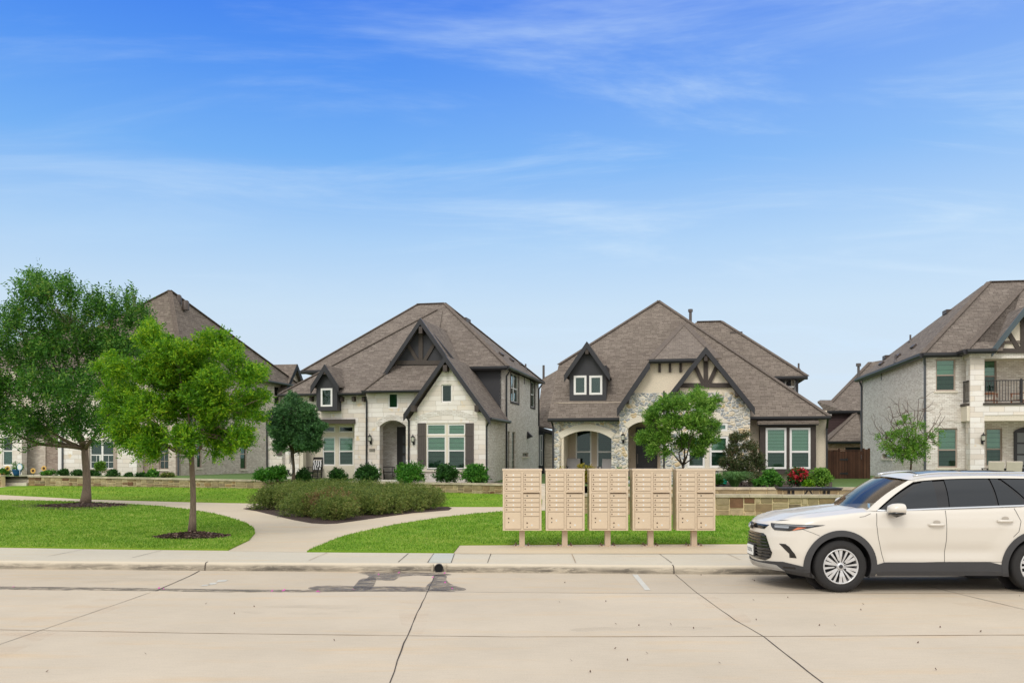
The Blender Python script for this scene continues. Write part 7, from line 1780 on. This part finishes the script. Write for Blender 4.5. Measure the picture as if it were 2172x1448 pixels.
def uo(s, top=False):   # u for a given s along the side of the greenhouse (at v = 0)
    lo, hi = .0, 1.0
    for _ in range(40):
        m_ = (lo+hi)/2; q = (gcurve(GT, m_) if top else gcurve(GB, m_)).x
        if q < s: lo = m_
        else: hi = m_
    return lo
ws_ = MB(); us = U(0,.262,22)
for side in (-1, 1): gpatch(us, [0.0]*22, [1.0]*22, .0, 'windscreen', CW, side=side)
for side in (-1, 1):
    us = U(.262,1,60); gpatch(us, [0]*60, [1]*60, -.012, 'window_surround', CG, side=side)
    def gquad(name, corners, off, mat, nu=14, nv=8, thick=None):
        """corners (s at v0 front, s at v0 rear, s at v1 front, s at v1 rear, v0, v1) """
        s00, s01, s10, s11, v0, v1 = corners; b = MB(); vs = []
        for i in range(nu+1):
            for j in range(nv+1):
                f = i/nu; g_ = j/nv; v = v0+(v1-v0)*g_; s = (s00+(s01-s00)*f)*(1-g_)+(s10+(s11-s10)*f)*g_
                lo, hi = .2, 1.
                for _ in range(24):
                    m_ = (lo+hi)/2
                    if GP(m_, v).x < s: lo = m_
                    else: hi = m_
                p = GP(lo, v, off); vs.append((p.x, side*p.y, p.z))
        b.add(vs, [(i*(nv+1)+j, (i+1)*(nv+1)+j, (i+1)*(nv+1)+j+1, i*(nv+1)+j+1) for i in range(nu) for j in range(nv)]); return b.build(name, mat, car, smooth=True, uv=False)
    gquad('side_window', (1.76,2.50,2.36,2.50,.04,.93), .002, CPG); gquad('side_window', (2.68,3.36,2.68,3.33,.04,.95), .002, CPG)
    gquad('side_window', (3.41,3.80,3.36,3.47,.04,.95), .002, CPG); gquad('side_window', (3.88,4.55,3.53,4.30,.05,.93), .002, CPG)
    gquad('chrome_strip', (1.62,4.6,1.62,4.6,-.012,.03), .012, CC, 40, 2)
    # A pillar: painted band that sweeps into the roof
    gpatch(U(.255,.312,6), [-.02]*6, [1.0]*6, .016, 'pillar', CP, side=side, nv=12)
    b = MB(); vs = []; n = 46
    for i in range(n+1):
        u = .255+(1-.255)*i/n; p0 = GP(u, .955, .014); p1 = GP(u, 1.03, .010); p2 = gcurve(GT, u); p2 = Vector((p2.x, p2.y*.93, p2.z+.028)); 
        for p in (p0, p1, p2): vs.append((p.x, side*p.y, p.z))
    b.add(vs, [(3*i+j,3*(i+1)+j,3*(i+1)+j+1,3*i+j+1) for i in range(n) for j in range(2)]); b.build('roof_edge', CP, car, smooth=True, uv=False)
    # roof rail
    pts = [(s, side*.655, 1.70+.055*math.sin(math.pi*min(1,max(0,(s-2.2)/.5))*.5)*min(1,(4.5-s)/.2+.1)) for s in np.linspace(2.25,4.4,24)]
    b = MB(); b.tube(pts, .017, 8); b.build('roof_rail', CC, car, smooth=True, uv=False)
# roof skin
b = MB(); n = 40; nc = 14
for i in range(n+1):
    s = 2.05+(4.52-2.05)*i/n
    lo = [p for p in [gcurve(GT, u) for u in np.linspace(0,1,200)]]; w_ = max([p.y for p in lo if abs(p.x-s) < .03] or [.05]); zed = [p.z for p in lo if abs(p.x-s) < .03 and abs(p.y-w_) < .03][0]
    crown = float(np.interp(s, [2.05,2.3,2.8,3.6,4.2,4.52],[1.675,1.725,1.765,1.772,1.745,1.665]))
    for j in range(2*nc+1):
        f = (j-nc)/nc; b.v.append((s, w_*f*.985, zed+.016+(crown-zed)*(1-abs(f)**2.4)))
for i in range(n):
    for j in range(2*nc): b.f.append((i*(2*nc+1)+j, (i+1)*(2*nc+1)+j, (i+1)*(2*nc+1)+j+1, i*(2*nc+1)+j+1)); b.m.append(0)
b.build('roof', CP, car, smooth=True, uv=False)
b = MB()
for s0, s1 in ((2.42,3.05),(3.12,4.0)):
    k_ = len(b.v)
    for i in range(9):
        s = s0+(s1-s0)*i/8; crown = float(np.interp(s, [2.05,2.3,2.8,3.6,4.2,4.52],[1.675,1.725,1.765,1.772,1.745,1.665]))
        for j in range(9): y = -.42+.84*j/8; b.v.append((s, y, 1.68+(crown-1.66)*(1-abs(y/.70)**2.4)+.006))
    for i in range(8):
        for j in range(8): b.f.append((k_+i*9+j,k_+(i+1)*9+j,k_+(i+1)*9+j+1,k_+i*9+j+1)); b.m.append(0)
b.build('sunroof', CPG, car, smooth=True, uv=False)
# interior seen through the windscreen
CI = flat('car_interior', (196,192,186), .8); b = MB(); b.box((1.55,-.78,1.02),(2.05,.78,1.19)); b.build('dashboard', CI, car)
for y in (-.38,.38): b = MB(); b.bar((2.55,y,.95),(2.68,y,1.48),.46,.14,(0,1,0)); b.bar((2.66,y,1.49),(2.70,y,1.62),.26,.1,(0,1,0)); b.build('seat', CI, car)
b = MB(); b.tube([(2.12+.1*math.cos(t)*.4, -.38+.18*math.sin(t), 1.18+.17*math.cos(t)) for t in np.linspace(0,6.28,20)], .014, 6); b.build('steering_wheel', M['black'], car)
b = MB(); b.box((2.08,-.1,1.54),(2.11,.1,1.61)); b.build('rear_view_mirror', M['black'], car)
b = MB(); p = GP(.235,.10,.004); b.box((p.x-.002,p.y*-1-.05,p.z-.02),(p.x+.001,p.y*-1+.03,p.z+.05)); b.build('windscreen_sticker', flat('sticker_blue', (140,176,206), .5), car)
# door mirrors
for side in (-1, 1):
    b = MB(); c_ = Vector((1.83, side*1.06, 1.235)); n = 12; rings = []
    for i, (dx, k_) in enumerate(((-.13,.25),(-.115,.62),(-.06,.92),(.0,1.0),(.06,1.0),(.09,.95))):
        rings.append([(c_.x+dx, c_.y+side*.0+.125*k_*math.cos(a), c_.z+.085*k_*(abs(math.sin(a))**.8)*(1 if math.sin(a) > 0 else -1)) for a in np.linspace(0,2*math.pi,17)[:-1]])
    vs = [p for r_ in rings for p in r_]; b.add(vs, [(i*16+j, i*16+(j+1)%16, (i+1)*16+(j+1)%16, (i+1)*16+j) for i in range(len(rings)-1) for j in range(16)]+[tuple(range(16))])
    mir = b.build('mirror', CP, car, smooth=True, uv=False)
    b = MB(); b.add([rings[-1][j] for j in range(16)], [tuple(range(16))]); b.build('mirror_glass', CPG, mir)
    b = MB(); b.tube([(1.715,side*1.06,1.19),(1.76,side*1.065,1.180),(1.86,side*1.065,1.178),(1.915,side*1.06,1.186)], [.03,.095,.10,.085], 14); b.v = [(x, c_.y+(y-c_.y)*1.15, 1.178+(z-1.178)*.42) for x, y, z in b.v]; b.build('mirror_underside', CG, mir, smooth=True, uv=False)
    b = MB(); b.bar((1.80,side*.90,1.16),(1.83,side*1.0,1.185),.10,.05); b.tube([(1.72,side*1.06,1.178),(1.82,side*1.08,1.162),(1.90,side*1.07,1.165)], [.02,.05,.03], 8); b.build('mirror_base', CG, mir, uv=False)
    # handles
    for s in (2.46, 3.47):
        z = 1.0 if s < 3 else 1.055; b = MB(); P_ = [SP(t_of_s(x_, z), z, o_) for x_, o_ in ((s-.12,.012),(s-.10,.035),(s,.045),(s+.08,.035),(s+.10,.012))]; b.tube([(p.x, side*p.y, p.z) for p in P_], [.016,.02,.02,.02,.016], 10); hd = b.build('handle', CP, car, smooth=True, uv=False)
        b = MB(); n = 14; p = SP(t_of_s(s, z), z, .003); b.add([(p.x+.055*math.cos(a), side*p.y, p.z+.035+.03*math.sin(a)) for a in np.linspace(0,2*math.pi,n+1)[:-1]], [tuple(range(n))]); b.build('handle_recess', flat('paint_recess', (176,168,156), .5), hd)
# wheels
def wheel():
    w = bpy.data.objects.new('wheel', None); COL.objects.link(w); w.parent = car
    Rx = Matrix.Rotation(R(90),4,'X')   # lathe axis -> -Y outward
    b = MB(); rt_ = .385; ri = .262
    b.lathe([(ri,.10),(ri+.012,.118),(ri+.05,.122),(rt_-.035,.115),(rt_-.010,.10),(rt_,.07),(rt_,-.07),(rt_-.012,-.10),(rt_-.04,-.118),(ri,-.11)], 56, Rx); b.build('tyre', CT, w, smooth=True, uv=False)
    b = MB(); b.lathe([(ri,.10),(ri-.004,.112),(ri-.018,.112),(ri-.024,.09),(ri-.03,-.09),(ri,-.11)], 56, Rx); b.build('rim', CR, w, smooth=True, uv=False)
    b = MB(); b.lathe([(0,-.02),(ri-.026,-.02)], 32, Rx); b.lathe([(.05,.0),(.165,.0),(.165,-.015)], 32, Rx); b.build('brake_disc', CRD, w, uv=False)
    b = MB()
    for i in range(6):
        a = i*math.pi/3+.26
        for da, wd_ in ((-.15,.02),(.15,.02),(.50,.013)):
            t = a+da; r0 = .052; r1 = ri-.012; t0 = a+da*.35 if wd_ > .015 else t
            p0 = Vector((r0*math.cos(t0),-.088,r0*math.sin(t0))); p1 = Vector((r1*math.cos(t),-.098,r1*math.sin(t))); pm_ = p0.lerp(p1,.5)+Vector((0,-.006,0)); sd_ = Vector((-math.sin(t),0,math.cos(t)))
            vs = []
            for p, w_ in ((p0,wd_*.55),(pm_,wd_*.9),(p1,wd_*1.35)): vs += [p-sd_*w_, p+sd_*w_, p+sd_*w_*.6+Vector((0,.035,0)), p-sd_*w_*.6+Vector((0,.035,0))]
            b.add(vs, [(0,1,5,4),(4,5,9,8),(1,2,6,5),(5,6,10,9),(3,0,4,7),(7,4,8,11)])
    b.build('spokes', CR, w, uv=False)
    b = MB(); b.lathe([(0,.108),(.036,.106),(.05,.098),(.062,.085),(.062,.04)], 24, Rx); hb_ = b.build('hub_cap', CR, w, smooth=True, uv=False)
    b = MB(); b.lathe([(0,.1095),(.030,.1085),(.030,.106)], 20, Rx); b.build('hub_emblem', CRD, w, uv=False)
    for i in range(5):
        a = i*2*math.pi/5+.3; b = MB(); b.lathe([(0,.106),(.012,.104),(.014,.08)], 10, Matrix.Translation((.078*math.cos(a),0,.078*math.sin(a)))@Rx); b.build('wheel_nut', M['black'], w, uv=False)
    return w
w0 = wheel()
for i, (ws, wz) in enumerate(WH):
    for side in (-1, 1):
        w = w0 if (i == 0 and side == -1) else copy_tree(w0, car)
        w.location = (ws, side*.855, wz); w.rotation_euler = (0, (i*1.1+side*.4), 0) if side < 0 else (0, .5+i, math.pi)
# front face: patches on the shell
def fpatch(poly_rows, off, name, mat, parent=car, both=True, thick=.02):
    """poly_rows: list of (z, t0, t1) from bottom to top"""
    out = None
    for side in ((-1, 1) if both else (-1,)):
        b = MB(); nt2 = 12; vs = []
        rows = []
        for (z0,a0_,b0_),(z1,a1_,b1_) in zip(poly_rows, poly_rows[1:]):
            n = max(1, int(abs(z1-z0)/.02))
            for k in range(n): f = k/n; rows.append((z0+(z1-z0)*f, a0_+(a1_-a0_)*f, b0_+(b1_-b0_)*f))
        rows.append(poly_rows[-1])
        for z, a, c in rows:
            for j in range(nt2+1): p = SP(a+(c-a)*j/nt2, z, off); vs.append((p.x, side*p.y, p.z))
        b.add(vs, [(i*(nt2+1)+j, (i+1)*(nt2+1)+j, (i+1)*(nt2+1)+j+1, i*(nt2+1)+j+1) for i in range(len(rows)-1) for j in range(nt2)])
        out = b.build(name, mat, parent, smooth=True, uv=False)
    return out
def T(y, z):     # parameter for a lateral offset on the nose
    lo, hi = 0., .22
    for _ in range(40):
        m_ = (lo+hi)/2
        if plan(m_, z)[1] < y: lo = m_
        else: hi = m_
    return lo
gr_ = fpatch([(.42,0,T(.45,.42)),(.47,0,T(.56,.47)),(.55,0,T(.60,.55)),(.80,0,T(.47,.8)),(.83,0,T(.40,.83))], .006, 'grille', CG)
for k in range(8):
    z = .455+k*.047; yw = float(np.interp(z, [.42,.55,.82],[.5,.585,.44])); fpatch([(z,0,T(yw,z)),(z+.016,0,T(yw,z+.016))], .022, 'grille_bar', CRD, gr_)
gf = MB()
fpatch([(.895,0,T(.40,.9)),(.965,0,T(.50,.96))], .006, 'upper_grille', CG); fpatch([(.93,.0,T(.46,.93)),(.94,0,T(.46,.94))], .014, 'grille_bar', CRD)
hl = fpatch([(.895,T(.62,.9),t_of_s(.34,.9)),(.92,T(.58,.92),t_of_s(.46,.92)),(.97,T(.52,.97),t_of_s(.70,.97)),(.995,T(.50,.99),t_of_s(.82,.99))], .008, 'headlight', CG)
M['lens'] = flat('headlight_lens', (150,154,158), .12, .5); M['amber'] = flat('amber_reflector', (206,120,86), .3)
fpatch([(.935,T(.62,.93),T(.80,.93)),(.965,T(.60,.96),T(.80,.96))], .013, 'lens', M['lens'], hl); fpatch([(.91,T(.84,.91),t_of_s(.40,.91)),(.955,T(.88,.95),t_of_s(.55,.95))], .013, 'reflector', M['amber'], hl); fpatch([(.972,T(.60,.97),t_of_s(.62,.97)),(.982,T(.60,.98),t_of_s(.66,.98))], .013, 'lens', M['lens'], hl)
fpatch([(.50,t_of_s(.34,.5),t_of_s(.43,.5)),(.56,t_of_s(.335,.56),t_of_s(.405,.56)),(.66,t_of_s(.25,.66),t_of_s(.335,.66)),(.70,t_of_s(.215,.7),t_of_s(.29,.7))], .006, 'air_slot', CG)
for side in (-1,1):
    b = MB(); q = SP(t_of_s(.40,.33),.33,.016); 
fpatch([(.335,t_of_s(.28,.33),t_of_s(.43,.33)),(.36,t_of_s(.27,.36),t_of_s(.42,.36))], .016, 'bumper_slot', CG)
b = MB(); Rz = Matrix.Rotation(R(-90),4,'Y'); b.lathe([(0,.04),(.05,.038),(.068,.02),(.07,.0)], 28, Matrix.Translation((.005,0,.925))@Rz@Matrix.Diagonal((.82,1.15,1,1))); em = b.build('emblem_badge', CG, car, smooth=True, uv=False)
b = MB()
for rx, ry, dz in ((.055,.038,0),(.024,.034,.0),(.046,.016,.018)): b.tube([(-.038, rx*math.cos(t)*1.0, .925+dz+ry*math.sin(t)*.95) for t in np.linspace(0,2*math.pi,24)], .0045, 6)
b.build('emblem', CC, em, smooth=True, uv=False)
b = MB(); b.box((-.035,-.155,.47),(-.022,.155,.62)); npl = b.build('number_plate', M['plate'], car)
b = MB(); b.box((-.022,-.19,.45),(-.0,.19,.635)); b.build('plate_holder', M['black'], npl)
b = MB()
for i, w_ in enumerate((.03,.026,.03,.03,.028,.03)): y = -.115+i*.044; b.box((-.037,y,.52),(-.0352,y+.012,.575)); b.box((-.037,y+.012,.56 if i%2 else .52),(-.0352,y+w_,.575 if i%2 else .532))
b.build('plate_marks', M['ink'], npl)
